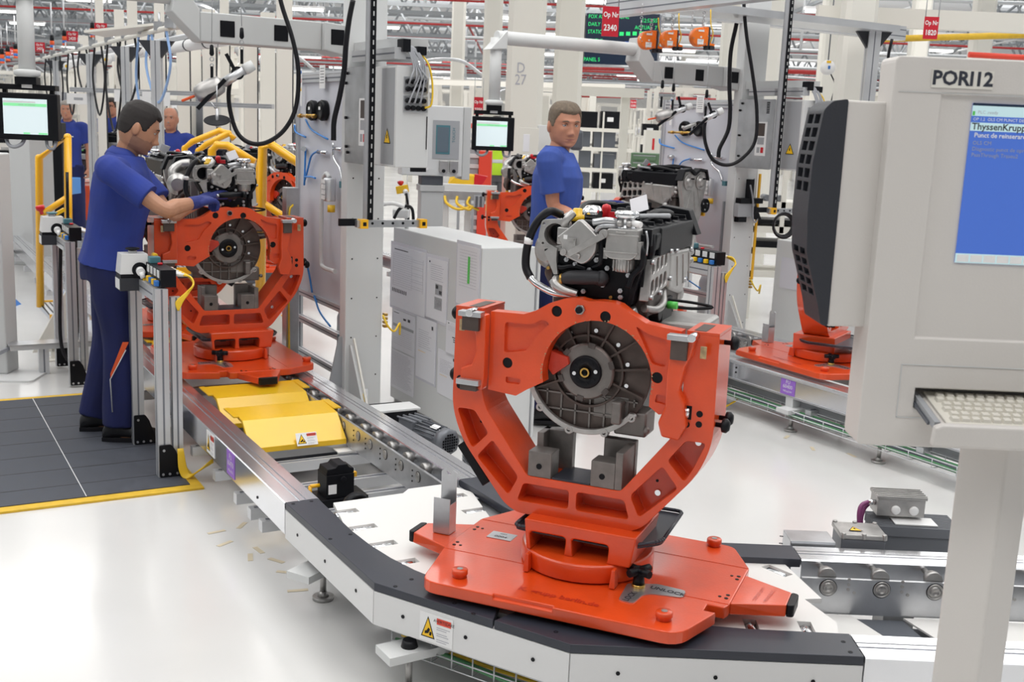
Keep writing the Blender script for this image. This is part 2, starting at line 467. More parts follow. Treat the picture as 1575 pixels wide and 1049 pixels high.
def bolt(mb, p, n, r=.006, m='black'):
    p = Vector(p); n = Vector(n); mb.use(m).cyl(p, p + n * .0025, r, n=8)
def roller_parts(parent, x_plate, x_rail, ys, z=.262, r=.028):
    for yy in ys:
        mb = MB().use('steel'); mb.lathe([(r, 0), (r, .018), (r * .82, .020), (r * .82, .032), (.010, .034), (.010, .05)], (x_plate + (.012 if x_rail > x_plate else -.012), yy, z + .028), (x_rail, yy, z + .028), 16)
        s = -1 if x_rail > x_plate else 1
        x = x_plate + s * .0065
        mb.use('steel').lathe([(.021, 0), (.021, .003), (.018, .004), (.0175, .002), (.013, .002), (.012, .004), (.008, .004), (.007, .002), (.002, .002)], (x, yy, z), (x + s * .01, yy, z), 18)
        mb.use('black').cyl((x, yy, z), (x + s * .0008, yy, z), .0235, n=18)
        mb.build('roller', parent=parent)
def sign_plate(parent, name, o, xd, w, h, back, lines, up=(0, 0, 1), tcol='white', sizes=None):
    xd = Vector(xd).normalized(); up = Vector(up); n = xd.cross(up); o = Vector(o)
    mb = MB().use(back); q = Matrix((xd, -n, up)).transposed()
    mb.box(o, (w, .0015, h), q)
    mb.use(tcol)
    for i, t in enumerate(lines):
        sz = sizes[i] if sizes else h / (len(lines) + 1)
        zz = h / 2 - (i + .75) * h / (len(lines) + .5)
        mb.text(t, sz, o + up * zz, xd, up, .0016)
    return mb.build(name, parent=parent, norm=False)
def warning_label(parent, o, xd, w=.12, h=.085, up=(0, 0, 1), name='warning_sign', word='AVERTIZARE'):
    xd = Vector(xd).normalized(); up = Vector(up).normalized(); n = xd.cross(up); o = Vector(o)
    q = Matrix((xd, -n, up)).transposed(); mb = MB().use('white'); mb.box(o, (w, .0012, h), q)
    def P(a, b, d=.0012): return o + xd * (a * w) + up * (b * h) + n * d
    def poly(m, pts, d):
        mb.use(m); vs = [mb._v(P(a, b, d)) for a, b in pts]; mb._f(vs)
    poly('black', [(-.45, -.36), (-.03, -.36), (-.24, .40)], .0011)
    poly('sign_yellow', [(-.41, -.32), (-.07, -.32), (-.24, .32)], .0016)
    poly('black', [(-.33, -.24), (-.22, -.20), (-.17, -.05), (-.22, .0), (-.28, -.12), (-.33, -.14)], .002)
    poly('black', [(-.20, -.26), (-.13, -.26), (-.12, -.14), (-.18, -.12)], .002)
    poly('warn_red', [(.02, .20), (.45, .20), (.45, .42), (.02, .42)], .0011)
    mb.use('ink').text(word, h * .15, P(.24, .31), xd, up, .0008)
    for i, L in enumerate((.40, .30, 0, .32, .36, 0, .38, .30)):
        if L: poly('print_grey', [(.02, .10 - i * .07), (.02 + L, .10 - i * .07), (.02 + L, .085 - i * .07 - .008), (.02, .085 - i * .07 - .008)], .0011)
    return mb.build(name, parent=parent, norm=False)
def warning_triangle(mb, o, xd, w, up=(0, 0, 1)):
    xd = Vector(xd).normalized(); up = Vector(up).normalized(); n = xd.cross(up); o = Vector(o); h = w * .9
    def pl(m, pts, d):
        mb.use(m); mb._f([mb._v(o + xd * a * w + up * b * h + n * d) for a, b in pts])
    pl('black', [(-.5, -.5), (.5, -.5), (0, .5)], .001)
    pl('sign_yellow', [(-.40, -.44), (.40, -.44), (0, .36)], .0016)
    pl('black', [(-.05, -.18), (.07, -.18), (.02, .0), (.09, .0), (-.04, .2), (-.02, .02), (-.09, .02)], .002)
def foot(mb, x, y, ztop, m='grey_light', plate=None):
    mb.use('steel').cyl((x, y, .0), (x, y, .012), .038, n=20); mb.cyl((x, y, .012), (x, y, .03), .022, .012, n=16)
    mb.cyl((x, y, .03), (x, y, ztop), .011, n=10)
    if plate: mb.use(m).box((x + plate[2], y + plate[3], ztop), (plate[0], plate[1], .028))

CONVLEN = 10.3
def conveyor_line(label, u0, v0, length, rollers_r, rollers_l, beams, near_side='left'):
    """straight twin-rail roller conveyor; local x = across, local y = along"""
    t = thing('roller_conveyor', label, 'conveyor', AV(u0, v0), ROT)
    mb = MB(); rail(mb, 0, .13, 0, length); mb.build('side_rail', parent=t)
    mb = MB(); rail(mb, .705, .83, 0, length); mb.build('side_rail', parent=t)
    for x, s in ((.652, 1),):
        mb = MB().use('zinc'); mb.bx(x - .006, x + .006, .01, length, .18, .30)
        for yy in (rollers_r if s > 0 else rollers_l):
            for dz, dy in ((.012, .055), (-.012, .055), (-.034, .055)): mb.use('black').cyl((x - .0065 * s, yy + dy, .262 + dz), (x - .0085 * s, yy + dy, .262 + dz), .004, n=8)
        mb.build('roller_plate', parent=t)
    roller_parts(t, .652, .70, rollers_r)
    for yy in beams:
        mb = MB().use('alu_profile'); mb.bx(.0, .83, yy, yy + .045, .11, .155); mb.use('alu_groove'); mb.bx(.02, .81, yy + .018, yy + .027, .1552, .157)
        mb.build('cross_beam', parent=t)
    for yy in beams[::3]:
        for x in (.28, .58):
            mb = MB(); foot(mb, x, yy + .02, .12); mb.use('grey_light').bx(x - .05, x + .05, yy - .05, yy + .09, .085, .11); mb.build('leg', parent=t)
    return t

rA = [.25 + .17 * i for i in range(4)] + [.905] + [1.09 + .17 * i for i in range(20)]
conv_a = conveyor_line('long aluminium roller conveyor running away past the nearer worker in blue', 3.705, 1.22, 9.6, rA, rA[:6] + rA[9:], [.27, .42, .62, .95, 1.35, 1.9, 2.5, 3.2, 4.0, 4.8, 5.6, 6.4, 7.2, 8.0, 8.8])
mbt = MB().use('guard'); mbt.bx(.19, .64, 1.15, 1.45, .10, .16); mbt.use('white_plate'); mbt.bx(.58, .66, .98, 1.06, .165, .17); mbt.bx(.18, .34, .0, .12, .10, .17); mbt.build('cable_duct', parent=conv_a)
for a, b in ((1.62, .02), (.33, .02)):                      # screws in the outer face of the rail
    mb = MB(); bolt(mb, (-.0005, a, .235), (-1, 0, 0)); mb.build('bolt', parent=conv_a)
sign_plate(conv_a, 'conveyor_number_sign', (-.0015, .70, .262), (0, -1, 0), .115, .105, 'purple', ['FU', '60470', 'HIBop2350'], sizes=[.034, .034, .016])
warning_label(conv_a, (-.0015, 1.02, .262), (0, -1, 0), .13, .10)
mb = MB().use('white'); 
for yy in (2.6,): mb.box((-.0015, yy, .262), (.0012, .07, .07))
warning_triangle(mb, (-.0024, 2.6, .262), (0, -1, 0), .05); mb.build('warning_sign', parent=conv_a, norm=False)

# yellow folded covers across line A (stop unit housings)
def yellow_cover(u0, u1, label):
    t = thing('stop_cover', label, 'machine cover', AV((u0 + u1) / 2, 1.635), ROT)
    d = (u1 - u0) / 2
    mb = MB().use('yellow'); prof = [(-d, .19), (-d, .215), (-d * .35, .315), (d * .75, .325), (d * .75, .315), (-d * .3, .30), (-d + .01, .19)]
    mb.prism(prof, -.235, .225, 'x'); mb.bx(.225, .262, -d * .1, d * .8, .317, .325); mb.bx(-.262, -.235, -d * .1, d * .8, .317, .325)
    mb.build('cover', parent=t, bevel=.002)
    if 'front' in label: warning_label(t, (.03, -d - .001, .235), (1, 0, .0), .10, .06, up=(0, .55, 1))
    mb = MB().use('alu_profile'); mb.bx(-.24, .24, -d + .02, -d + .06, .15, .19); mb.build('support_beam', parent=t)
    return t
yellow_cover(4.74, 5.12, 'front yellow folded cover with warning sign between the conveyor rails')
yellow_cover(5.18, 5.58, 'plain yellow folded cover just under the pallet nose')
yellow_cover(6.55, 7.05, 'yellow cover showing left of the far side of the pallet')
# black pneumatic stop between the rails
t = thing('pallet_stopper', 'black pneumatic pallet stopper with yellow plugs between the rails', 'pallet stopper', AV(4.16, 1.60), ROT)
mb = MB().use('black'); mb.bx(-.07, .05, -.05, .06, .16, .26); mb.prism([(-.07, .26), (-.065, .285), (-.03, .288), (-.02, .30), (.02, .30), (.03, .285), (.05, .28), (.05, .26)], -.045, .05, 'y'); mb.cyl((.0, -.045, .24), (0, -.06, .24), .012); mb.build('body', parent=t, bevel=.003)
mb = MB().use('black'); mb.bx(-.16, .11, -.06, .08, .12, .16); mb.build('base_plate', parent=t, bevel=.003)
mb = MB().use('yellow_rail'); mb.cyl((-.13, -.02, .16), (-.13, -.02, .215), .008, n=10); mb.cyl((-.13, -.02, .215), (-.09, -.02, .215), .008, n=10); mb.box((.066, .01, .235), (.03, .02, .02)); mb.build('cable_plug', parent=t)
mb = MB().use('white'); mb.box((-.045, -.0508, .2), (.035, .001, .04)); mb.build('data_plate', parent=t)
t = thing('gear_motor', 'round dark drive gear with brass hub beside the black stopper', 'motor', AV(3.86, 1.57), ROT)
mb = MB().use('black'); mb.lathe([(.05, 0), (.055, .01), (.055, .05), (.045, .055), (.042, .03), (.02, .03), (.015, .045)], (0, .05, .20), (0, -.05, .20), 28); mb.build('gear', parent=t)
mb = MB().use('brass'); mb.cyl((0, -.005, .20), (0, -.02, .20), .014); mb.build('hub', parent=t)
mb = MB().use('cast_dark'); mb.bx(.05, .2, -.03, .07, .14, .19); mb.use('zinc').cyl((.06, .0, .205), (.2, .0, .205), .014); mb.build('gearbox', parent=t, bevel=.004)

# ================================================================ corner section with black guards and white roller table
corner = thing('corner_conveyor', 'white corner roller table with black edge guards under the large orange fixture', 'conveyor', (0.2, 3.25, 0))
CO = Vector((.2, 3.25, 0))
def lo(p): return (p[0] - CO.x, p[1] - CO.y)
def arc(p0, p1, p2, n=10):
    return [tuple(Vector(p0).to_2d() * (1 - t) ** 2 + Vector(p1).to_2d() * 2 * t * (1 - t) + Vector(p2).to_2d() * t * t) for t in [i / n for i in range(n + 1)]]
Ao = AV(3.70, 1.222); Ai = AV(3.70, 1.345)
gout = [(Ao.x, Ao.y), (-.384, 3.14), (.192, 2.785)]
j = (-.02, 2.915)                                            # joint in the guard
gin = [(Ai.x, Ai.y)] + arc((AV(3.50, 1.34).x, AV(3.50, 1.34).y), (-.30, 3.13), (.10, 3.045), 8) + arc((.10, 3.045), (.40, 2.955), (.70, 2.93), 6)[1:]
cut = len(arc((0, 0), (0, 0), (0, 0), 8)) + 1
g1 = [gout[0], gout[1], j] + [p for p in gin if p[0] < .04][::-1]
g2 = [(j[0] + .003, j[1] - .001), gout[2], (.985, 2.785), (.985, 2.925)] + [p for p in gin if p[0] >= .04][::-1]
for g in (g1, g2):
    mb = MB(Matrix.Translation((-CO.x, -CO.y, 0))).use('guard'); mb.prism(g, .295, .321, 'z'); mb.build('edge_guard', parent=corner, bevel=.002)
Bo = AV(3.70, 2.052); Bi = AV(3.70, 1.925)
g3 = [(Bo.x, Bo.y)] + arc((AV(3.35, 2.05).x, AV(3.35, 2.05).y), (.289, 3.60), (.45, 3.60), 6) + [(.985, 3.60), (.985, 3.475)] + arc((.62, 3.475), (.20, 3.50), (AV(3.45, 1.93).x, AV(3.45, 1.93).y), 10) + [(Bi.x, Bi.y)]
mb = MB(Matrix.Translation((-CO.x, -CO.y, 0))).use('guard'); mb.prism(g3, .292, .321, 'z'); mb.build('edge_guard', parent=corner, bevel=.002)
# countersunk screws in the guards
mb = MB(Matrix.Translation((-CO.x, -CO.y, .3212))).use('black')
for p in [(451, 775), (479, 771), (508, 829), (539, 822), (608, 902), (633, 891), (699, 928), (728, 944), (855, 972), (868, 960), (1297, 987), (1308, 1003), (1202, 825), (1201, 836), (1003, 976)]:
    w = atZ(p[0], p[1], .321); mb.ring((w.x, w.y), .003, .007, 0, .0006, 'z', n=10)
mb.build('screw', parent=corner)
# white skirts
def skirt(p0, p1, z0=.188, z1=.294):
    p0 = Vector(p0).to_3d(); p1 = Vector(p1).to_3d(); d = (p1 - p0).normalized(); n = Vector((d.y, -d.x, 0))
    mb = MB(Matrix.Translation((-CO.x, -CO.y, 0))).use('white_paint')
    a, b = p0 + n * .002 + d * .0015, p1 + n * .002 - d * .0015
    pts = [a, b, b - n * .02, a - n * .02]; mb.prism([(q.x, q.y) for q in pts], z0, z1, 'z')
    L = (p1 - p0).length
    for k in range(max(2, int(L / .22))):
        s = (k + .5) / max(2, int(L / .22)) * L; q = p0 + d * s + n * .002; q.z = .244; bolt(mb, q, n, .006)
    return mb.build('side_panel', parent=corner)
skirt((gout[0][0], gout[0][1], 0), (gout[1][0], gout[1][1], 0)); skirt((gout[1][0], gout[1][1], 0), (gout[2][0], gout[2][1], 0)); skirt((gout[2][0], gout[2][1], 0), (.985, 2.785, 0))
d = (Vector((*gout[2], 0)) - Vector((*gout[1], 0))).normalized(); nrm = Vector((d.y, -d.x, 0))
q = Vector((*gout[1], 0)) + d * .235 + nrm * .0035; q.z = .238
warning_label(corner, q - CO, d, .118, .088)
# white table with roller slots
tp = [AV(3.69, 1.40), AV(3.69, 1.68), AV(3.73, 1.72), AV(3.73, 1.88), AV(3.60, 1.93)]
tab = [(p.x, p.y) for p in tp] + [(.0, 3.62), (.35, 3.50), (.93, 3.50), (.985, 3.21), (.93, 3.20), (.985, 3.04), (.955, 2.92), (.2, 2.92), (-.28, 3.14), (-.50, 3.5)]
mb = MB(Matrix.Translation((-CO.x, -CO.y, 0))).use('white_plate'); mb.prism(tab, .285, .300, 'z'); table = mb.build('table_plate', parent=corner)
slots = []
for k in range(6): slots.append((AV(3.585 - .172 * k, 1.405), ROT))
for k in range(5): slots.append((AV(3.585 - .172 * k, 1.845), ROT))
slots += [(Vector((.895, 3.42, 0)), R(-52)), (Vector((.72, 3.44, 0)), R(-62)), (Vector((.725, 2.99, 0)), R(88)), (Vector((.885, 2.99, 0)), R(88)), (Vector((.48, 3.0, 0)), R(70)), (Vector((.3, 3.05, 0)), R(60))]
cb = MB(Matrix.Translation((-CO.x, -CO.y, 0)))
for p, a in slots: cb.box((p.x, p.y, .3), (.098, .040, .05), Matrix.Rotation(a, 3, 'Z'))
carve(table, cb)
for p, a in slots:
    mb = MB(Matrix.Translation((p.x - CO.x, p.y - CO.y, .281)) @ Matrix.Rotation(a, 4, 'Z')).use('polished'); mb.lathe([(.006, 0), (.006, .005), (.016, .006), (.0185, .01), (.0185, .072), (.016, .076), (.006, .077), (.006, .088)], (-.044, 0, 0), (.05, 0, 0), 20); mb.build('roller', parent=corner)
mb = MB(Matrix.Translation((-CO.x, -CO.y, 0))).use('grey_mid'); mb.prism([(p.x, p.y) for p in (AV(3.6, 1.3), AV(3.6, 1.98))] + [(.35, 3.52), (.95, 3.52), (.95, 2.85), (.2, 2.85), (-.33, 3.15)], .19, .27, 'z'); mb.build('frame', parent=corner)
# feet on bracket plates, wire cable tray with green cables below
qf = atZ(628, 1064, 0)
for x, y, px, py in ((-.637, 3.721, -.03, -.10), (qf.x, qf.y, .02, .02), (-.25, 3.35, 0, 0), (.7, 3.0, 0, 0)):
    mb = MB(Matrix.Translation((-CO.x, -CO.y, 0))); 
    foot(mb, x, y, .12); mb.use('grey_light').box((x + px * .5, y + py * .5, .135), (.10, .20, .026), Matrix.Rotation(R(-30 if x < -.4 else -58), 3, 'Z')); mb.use('rubber').cyl((x, y, .148), (x, y, .17), .026, .02)
    mb.build('leg', parent=corner)
def wire_tray(parent, pts, w, h, step, m='wire', z=.1, origin=Vector((0, 0, 0)), cables=(('cable_green', .010), ('yellow_cable', .006), ('cable_green', .012))):
    P = [Vector(p) for p in pts]; mb = MB(Matrix.Translation((-origin.x, -origin.y, 0))).use(m)
    for a, b in zip(P, P[1:]):
        d = (b - a); L = d.length; d.normalize(); n = Vector((d.y, -d.x, 0))
        for off, zz in ((0, 0), (0, h / 2), (0, h), (-w, h), (-w, 0), (-w / 2, 0)):
            mb.cyl(a + n * off + Vector((0, 0, z + zz)), b + n * off + Vector((0, 0, z + zz)), .0028, n=5)
        for k in range(int(L / step) + 1):
            q = a + d * (k * step); mb.tube([q + Vector((0, 0, z + h)), q + Vector((0, 0, z)), q - n * w + Vector((0, 0, z)), q - n * w + Vector((0, 0, z + h))], .0028, n=5, curve=False)
    tr = mb.build('cable_tray', parent=parent)
    for i, (cm, r) in enumerate(cables):
        mb = MB(Matrix.Translation((-origin.x, -origin.y, 0))).use(cm); pp = []
        for a, b in zip(P, P[1:]):
            d = (b - a).normalized(); n = Vector((d.y, -d.x, 0)); L = (b - a).length
            for k in range(int(L / .12)):
                pp.append(a + d * k * .12 - n * (w * (.2 + .25 * i) + .008 * math.sin(k * 1.3 + i)) + Vector((0, 0, z + .02 + .006 * i)))
        mb.tube(pp, r, n=6, k=2); mb.build('cable', parent=parent)
wire_tray(corner, [(-.33, 3.17, 0), (.20, 2.84, 0), (1.0, 2.84, 0)], .10, .06, .075, z=.095, origin=CO)

# ================================================================ conveyor B running to the right from the corner
conv_b = thing('roller_conveyor', 'short aluminium roller conveyor leaving the corner to the right behind the terminal post', 'conveyor', (1.0, 3.19, 0))
OB = Matrix.Translation((-1.0, -3.19, 0))
mb = MB(OB); rail_x(mb, .988, 3.4, 3.475, 3.60); mb.build('side_rail', parent=conv_b)
mb = MB(OB); rail_x(mb, .988, 3.4, 2.783, 2.925); mb.use('alu'); mb.bx(.989, 3.4, 2.781, 2.79, .10, .2); mb.build('side_rail', parent=conv_b)
mb = MB(OB).use('zinc'); mb.bx(.965, 3.4, 3.369, 3.381, .18, .30)
for xx in [1.051 + .1725 * i for i in range(12)]:
    for dz, dx in ((.014, .065), (-.003, .065), (-.02, .065), (-.03, .085)): mb.use('cast').cyl((xx + dx, 3.369, .286 + dz), (xx + dx, 3.367, .286 + dz), .0055, n=10)
mb.build('roller_plate', parent=conv_b)
for xx in [1.051 + .1725 * i for i in range(12)]:
    mb = MB(OB).use('steel'); mb.lathe([(.028, 0), (.028, .02), (.024, .022), (.024, .035), (.01, .04), (.01, .09)], (xx, 3.385, .300), (xx, 3.475, .300), 20)
    mb.use('black').cyl((xx, 3.3688, .270), (xx, 3.3682, .270), .029, n=24)
    mb.use('steel').lathe([(.027, 0), (.027, .002), (.0235, .004), (.023, .001), (.017, .001), (.0165, .004), (.011, .0045), (.010, .002), (.002, .002)], (xx, 3.368, .270), (xx, 3.30, .270), 24); mb.build('roller', parent=conv_b)
mb = MB(OB).use('white_plate'); mb.prism([(.97, 3.36), (1.13, 3.36), (1.20, 3.19), (1.02, 3.20)], .176, .182, 'z'); mb.prism([(1.30, 3.36), (2.2, 3.36), (2.2, 3.18), (1.36, 3.2)], .174, .180, 'z'); mb.build('cover_plate', parent=conv_b)
mb = MB(OB).use('grey_dark'); mb.bx(1.0, 3.2, 2.93, 3.37, .10, .14); mb.prism([(1.14, 3.36), (1.30, 3.36), (1.37, 2.93), (1.22, 2.93)], .165, .170, 'z'); mb.build('belly_pan', parent=conv_b)
mb = MB(OB).use('black'); mb.bx(1.62, 1.85, 3.02, 3.12, .17, .24); mb.cyl((1.66, 3.05, .24), (1.66, 3.05, .29), .018); mb.cyl((1.72, 3.08, .24), (1.72, 3.08, .275), .014); mb.build('stop_unit', parent=conv_b, bevel=.004)
for x in (1.3, 2.3):
    for y in (2.95, 3.45):
        mb = MB(OB); foot(mb, x, y, .12); mb.use('grey_light').bx(x - .05, x + .05, y - .05, y + .05, .1, .2); mb.build('leg', parent=conv_b)

# ================================================================ conveyor C, the parallel line on the right
conv_c = conveyor_line('far aluminium roller conveyor on the right carrying the part-hidden orange pallet', 1.6, 4.60, 10.2, [.3 + .17 * i for i in range(28)], [], [.5, 1.3, 2.1, 2.9, 3.7, 4.5, 5.3, 6.1, 7.0, 8.0, 9.0])
mb = MB().use('alu_profile'); mb.bx(-.006, .0, 0, 10.2, .196, .206); mb.bx(-.006, .0, 0, 10.2, .30, .312); mb.use('alu_groove').bx(-.0065, -.006, 0, 10.2, .2, .202); mb.build('rail_edge', parent=conv_c)
for a in (2.46, 3.56):
    mb = MB(); bolt(mb, (-.001, a, .275), (-1, 0, 0), .006); bolt(mb, (-.001, a, .245), (-1, 0, 0), .006); mb.build('bolt', parent=conv_c)
sign_plate(conv_c, 'conveyor_number_sign', (-.0018, 3.10, .255), (0, -1, 0), .118, .095, 'purple', ['FU', '60400', 'HIBop2340'], sizes=[.032, .032, .016])
wire_tray(conv_c, [(-.05, 8.0, 0), (-.05, .9, 0)], .10, .05, .15, z=.085, cables=(('cable_green', .009), ('grey_dark', .016), ('cable_green', .011)))
for yy in (3.0, 2.33):
    mb = MB().use('grey_light'); mb.bx(-.08, .4, yy, yy + .1, .115, .14); foot(mb, -.0, yy + .05, .11); mb.build('leg', parent=conv_c)
mb = MB().use('grey_mid'); mb.bx(.06, .10, .8, 8, .12, .19); mb.use('grey_light'); [mb.bx(.0, .06, .8 + k * .75, .86 + k * .75, .13, .2) for k in range(9)]; mb.build('under_frame', parent=conv_c)
mb = MB().use('zinc'); 
for yy in (4.75, 4.95): mb.cyl((.12, yy, .345), (.6, yy, .345), .011)
mb.build('guide_rod', parent=conv_c)

# ================================================================ motors
def gear_motor(label, loc, rotz, flat=False):
    t = thing('gear_motor', label, 'motor', loc, rotz)
    mb = MB().use('motor'); mb.bx(-.15, -.04, -.06, .06, 0, .12)
    for k in range(4): mb.bx(-.16, -.03, -.065 + k * .035, -.055 + k * .035, .118, .128)
    mb.build('gearbox', parent=t, bevel=.006)
    mb = MB().use('motor'); mb.cyl((-.04, 0, .06), (.13, 0, .06), .056, n=24)
    for k in range(22):
        a = 2 * PI * k / 22; mb.box((.045, .060 * math.cos(a), .06 + .060 * math.sin(a)), (.15, .003, .014), rot3('X', math.degrees(a) - 90))
    mb.build('stator', parent=t)
    mb = MB().use('motor'); mb.lathe([(.066, 0), (.068, .03), (.060, .045), (.02, .047), (.0, .047)], (.13, 0, .06), (.2, 0, .06), 8); mb.build('fan_cover', parent=t)
    mb = MB().use('black'); [mb.box((.1785, y * .013, .06 + z * .013), (.001, .009, .009)) for y in range(-3, 4) for z in range(-3, 4) if y * y + z * z < 13]; mb.build('vent', parent=t)
    mb = MB().use('white'); mb.box((.09, -.02, .122), (.05, .03, .002), rot3('X', 18)); mb.build('data_plate', parent=t)
    return t
def inverter(label, loc, rotz):
    t = thing('motor_inverter', label, 'motor', loc, rotz)
    mb = MB().use('motor'); mb.bx(-.06, .06, -.06, .06, 0, .135)
    for k in range(8): mb.bx(-.068, .068, -.065, .065, .01 + k * .016, .016 + k * .016)
    mb.build('heat_sink', parent=t)
    mb = MB().use('cast_light'); mb.bx(-.075, .075, -.05, .05, .14, .185); mb.prism([(-.08, .185), (-.07, .2), (.07, .2), (.08, .185)], -.055, .055, 'y'); mb.build('terminal_box', parent=t, bevel=.004)
    for k in range(3):
        mb = MB().use('white'); mb.cyl((-.045 + k * .035, -.05, .163), (-.045 + k * .035, -.058, .163), .011, n=12); mb.build('blanking_plug', parent=t)
    mb = MB().use('polished'); mb.cyl((.045, -.05, .165), (.06, -.085, .16), .008); mb.cyl((.065, -.05, .155), (.085, -.08, .15), .008); mb.build('cable_gland', parent=t)
    mb = MB().use('purple_cable'); mb.tube([(.06, -.085, .16), (.09, -.11, .13), (.10, -.10, .06), (.10, -.05, .01)], .007); mb.build('cable', parent=t)
    return t
gear_motor('dark grey finned motor lying beside the rail below the posted papers', AV(4.62, 2.22, .17), R(30 - 78))
inverter('dark motor with pale terminal box left of the large orange fixture', AV(4.35, 2.36, .14), R(12))
t = thing('motor_shelf', 'small black drive housing with white lid behind the grey motor', 'machine', AV(5.0, 2.2, 0), ROT)
mb = MB().use('black'); mb.bx(-.10, .10, -.10, .10, .12, .275); mb.build('housing', parent=t, bevel=.006)
mb = MB().use('grey_light'); mb.bx(-.115, .115, -.105, .03, .276, .288); mb.build('lid', parent=t, bevel=.003)
mb = MB().use('alu_profile'); mb.bx(.11, .15, -.62, -.58, 0, .30); mb.bx(.17, .2, -.62, -.58, 0, .3); mb.bx(-.12, -.08, -.3, .1, 0, .12); mb.build('leg', parent=t)
# motor group behind line B
t = thing('gear_motor', 'flat grey gear unit with a yellow warning triangle behind the right conveyor', 'motor', (1.245, 3.70, .0), R(-2))
mb = MB().use('motor'); mb.bx(-.075, .075, -.055, .07, .19, .335); mb.use('cast').bx(-.08, .08, -.06, .075, .335, .352)
for sx in (-.07, 0, .07):
    for sy in (-.055, .07): mb.cyl((sx, sy, .335), (sx, sy, .358), .009, n=8)
mb.build('gearbox', parent=t, bevel=.004)
mb = MB(); warning_triangle(mb, (-.02, 0, .3535), (1, 0, 0), .05, (0, 1, 0)); mb.build('warning_sign', parent=t, norm=False)
t = thing('motor_inverter', 'grey motor with pale terminal box and purple cable behind the right conveyor', 'motor', (1.43, 3.86, 0), R(-2))
mb = MB().use('motor'); mb.bx(-.10, .18, -.09, .06, .15, .315); mb.build('stator', parent=t, bevel=.01)
mb = MB().use('motor'); [mb.bx(-.10, .20, -.1 + k * .012, -.095 + k * .012, .31, .345) for k in range(14)]; mb.build('cooling_fin', parent=t)
mb = MB().use('white_paint'); mb.bx(-.03, .12, -.08, -.0, .346, .35); mb.build('data_plate', parent=t)
mb = MB().use('cast'); mb.bx(-.085, .085, -.03, .06, .36, .425); mb.bx(-.09, .09, -.035, .065, .425, .437); [mb.bx(-.09, .09, -.03 + k * .02, -.026 + k * .02, .437, .441) for k in range(5)]; mb.build('terminal_box', parent=t, bevel=.005)
for k in (-.02, .045):
    mb = MB().use('white'); mb.lathe([(.017, 0), (.017, .006), (.012, .009), (.002, .009)], (k, -.03, .385), (k, -.05, .385), 16); mb.build('blanking_plug', parent=t)
mb = MB().use('polished'); mb.cyl((-.085, 0, .40), (-.11, 0, .40), .01); mb.build('cable_gland', parent=t)
mb = MB().use('purple_cable'); mb.tube([(-.11, 0, .40), (-.135, -.01, .39), (-.145, -.02, .36), (-.14, -.03, .30)], .008); mb.tube([(-.10, .02, .39), (-.12, .01, .37), (-.13, .0, .33), (-.12, .0, .28)], .008); mb.build('cable', parent=t)
mb = MB().use('zinc'); mb.bx(.985, 1.14, 3.62, 3.73, .20, .33); mb.use('black').bx(.995, 1.02, 3.615, 3.62, .22, .31); tag(mb.build('sheet_metal_box', bevel=.003), 'open sheet metal box behind the right conveyor end', 'box')
# control housings under pallet C etc. come later

# ================================================================ floor mats
def floor_mat(label, u0, u1, v0, v1):
    t = thing('floor_mat', label, 'floor mat', AV(u0, v0), ROT)
    w, l = v1 - v0, u1 - u0
    mb = MB().use('mat_grey'); mb.bx(.05, w - .05, .06, l - .06, .0005, .014); mb.build('mat', parent=t)
    mb = MB().use('black_soft')
    n = int(l / .28)
    for k in range(1, n + 1): mb.bx(.05, w - .05, k * l / (n + 1) - .003, k * l / (n + 1) + .003, .014, .0145)
    mb.use('grey_light')
    for k in range(1, int(w / .62) + 1): mb.bx(w - .5 - (k - 1) * .62 - .002, w - .5 - (k - 1) * .62 + .002, .06, l - .06, .014, .0146)
    mb.build('mat_joint', parent=t)
    mb = MB().use('mat_edge')
    mb.prism([(0, .0005), (0, .002), (.06, .014), (.06, .0005)], 0, w, 'x') if False else None
    for a, b, c, d in ((0, w, 0, .06), (0, w, l - .06, l)): mb.bx(a, b, c, d, .0005, .010)
    for a, b, c, d in ((0, .05, .06, l - .06), (w - .05, w, .06, l - .06)): mb.bx(a, b, c, d, .0005, .010)
    mb.build('edge_strip', parent=t)
    return t
floor_mat('dark grey tiled floor mat with yellow edge under the nearer worker', 4.89, 6.90, -2.9, 1.23)
floor_mat('dark grey floor mat with yellow edge below the worker looking back', 5.3, 7.8, 3.47, 4.50)
# loose tape marks on the floor
mb = MB().use('tape')
for k, (x, y) in enumerate(((346, 836), (372, 808), (385, 857), (398, 846), (425, 862), (440, 880), (458, 908), (333, 818), (1210, 672), (1250, 690), (1310, 700))): p = atZ(x, y, .001); mb.box((p.x, p.y, .001), (.075, .02, .0008), Matrix.Rotation(ROT + .5 + k * .4, 3, 'Z'))
tag(mb.build('tape_mark'), 'small worn beige tape marks on the floor along the conveyor', 'tape', kind='stuff')
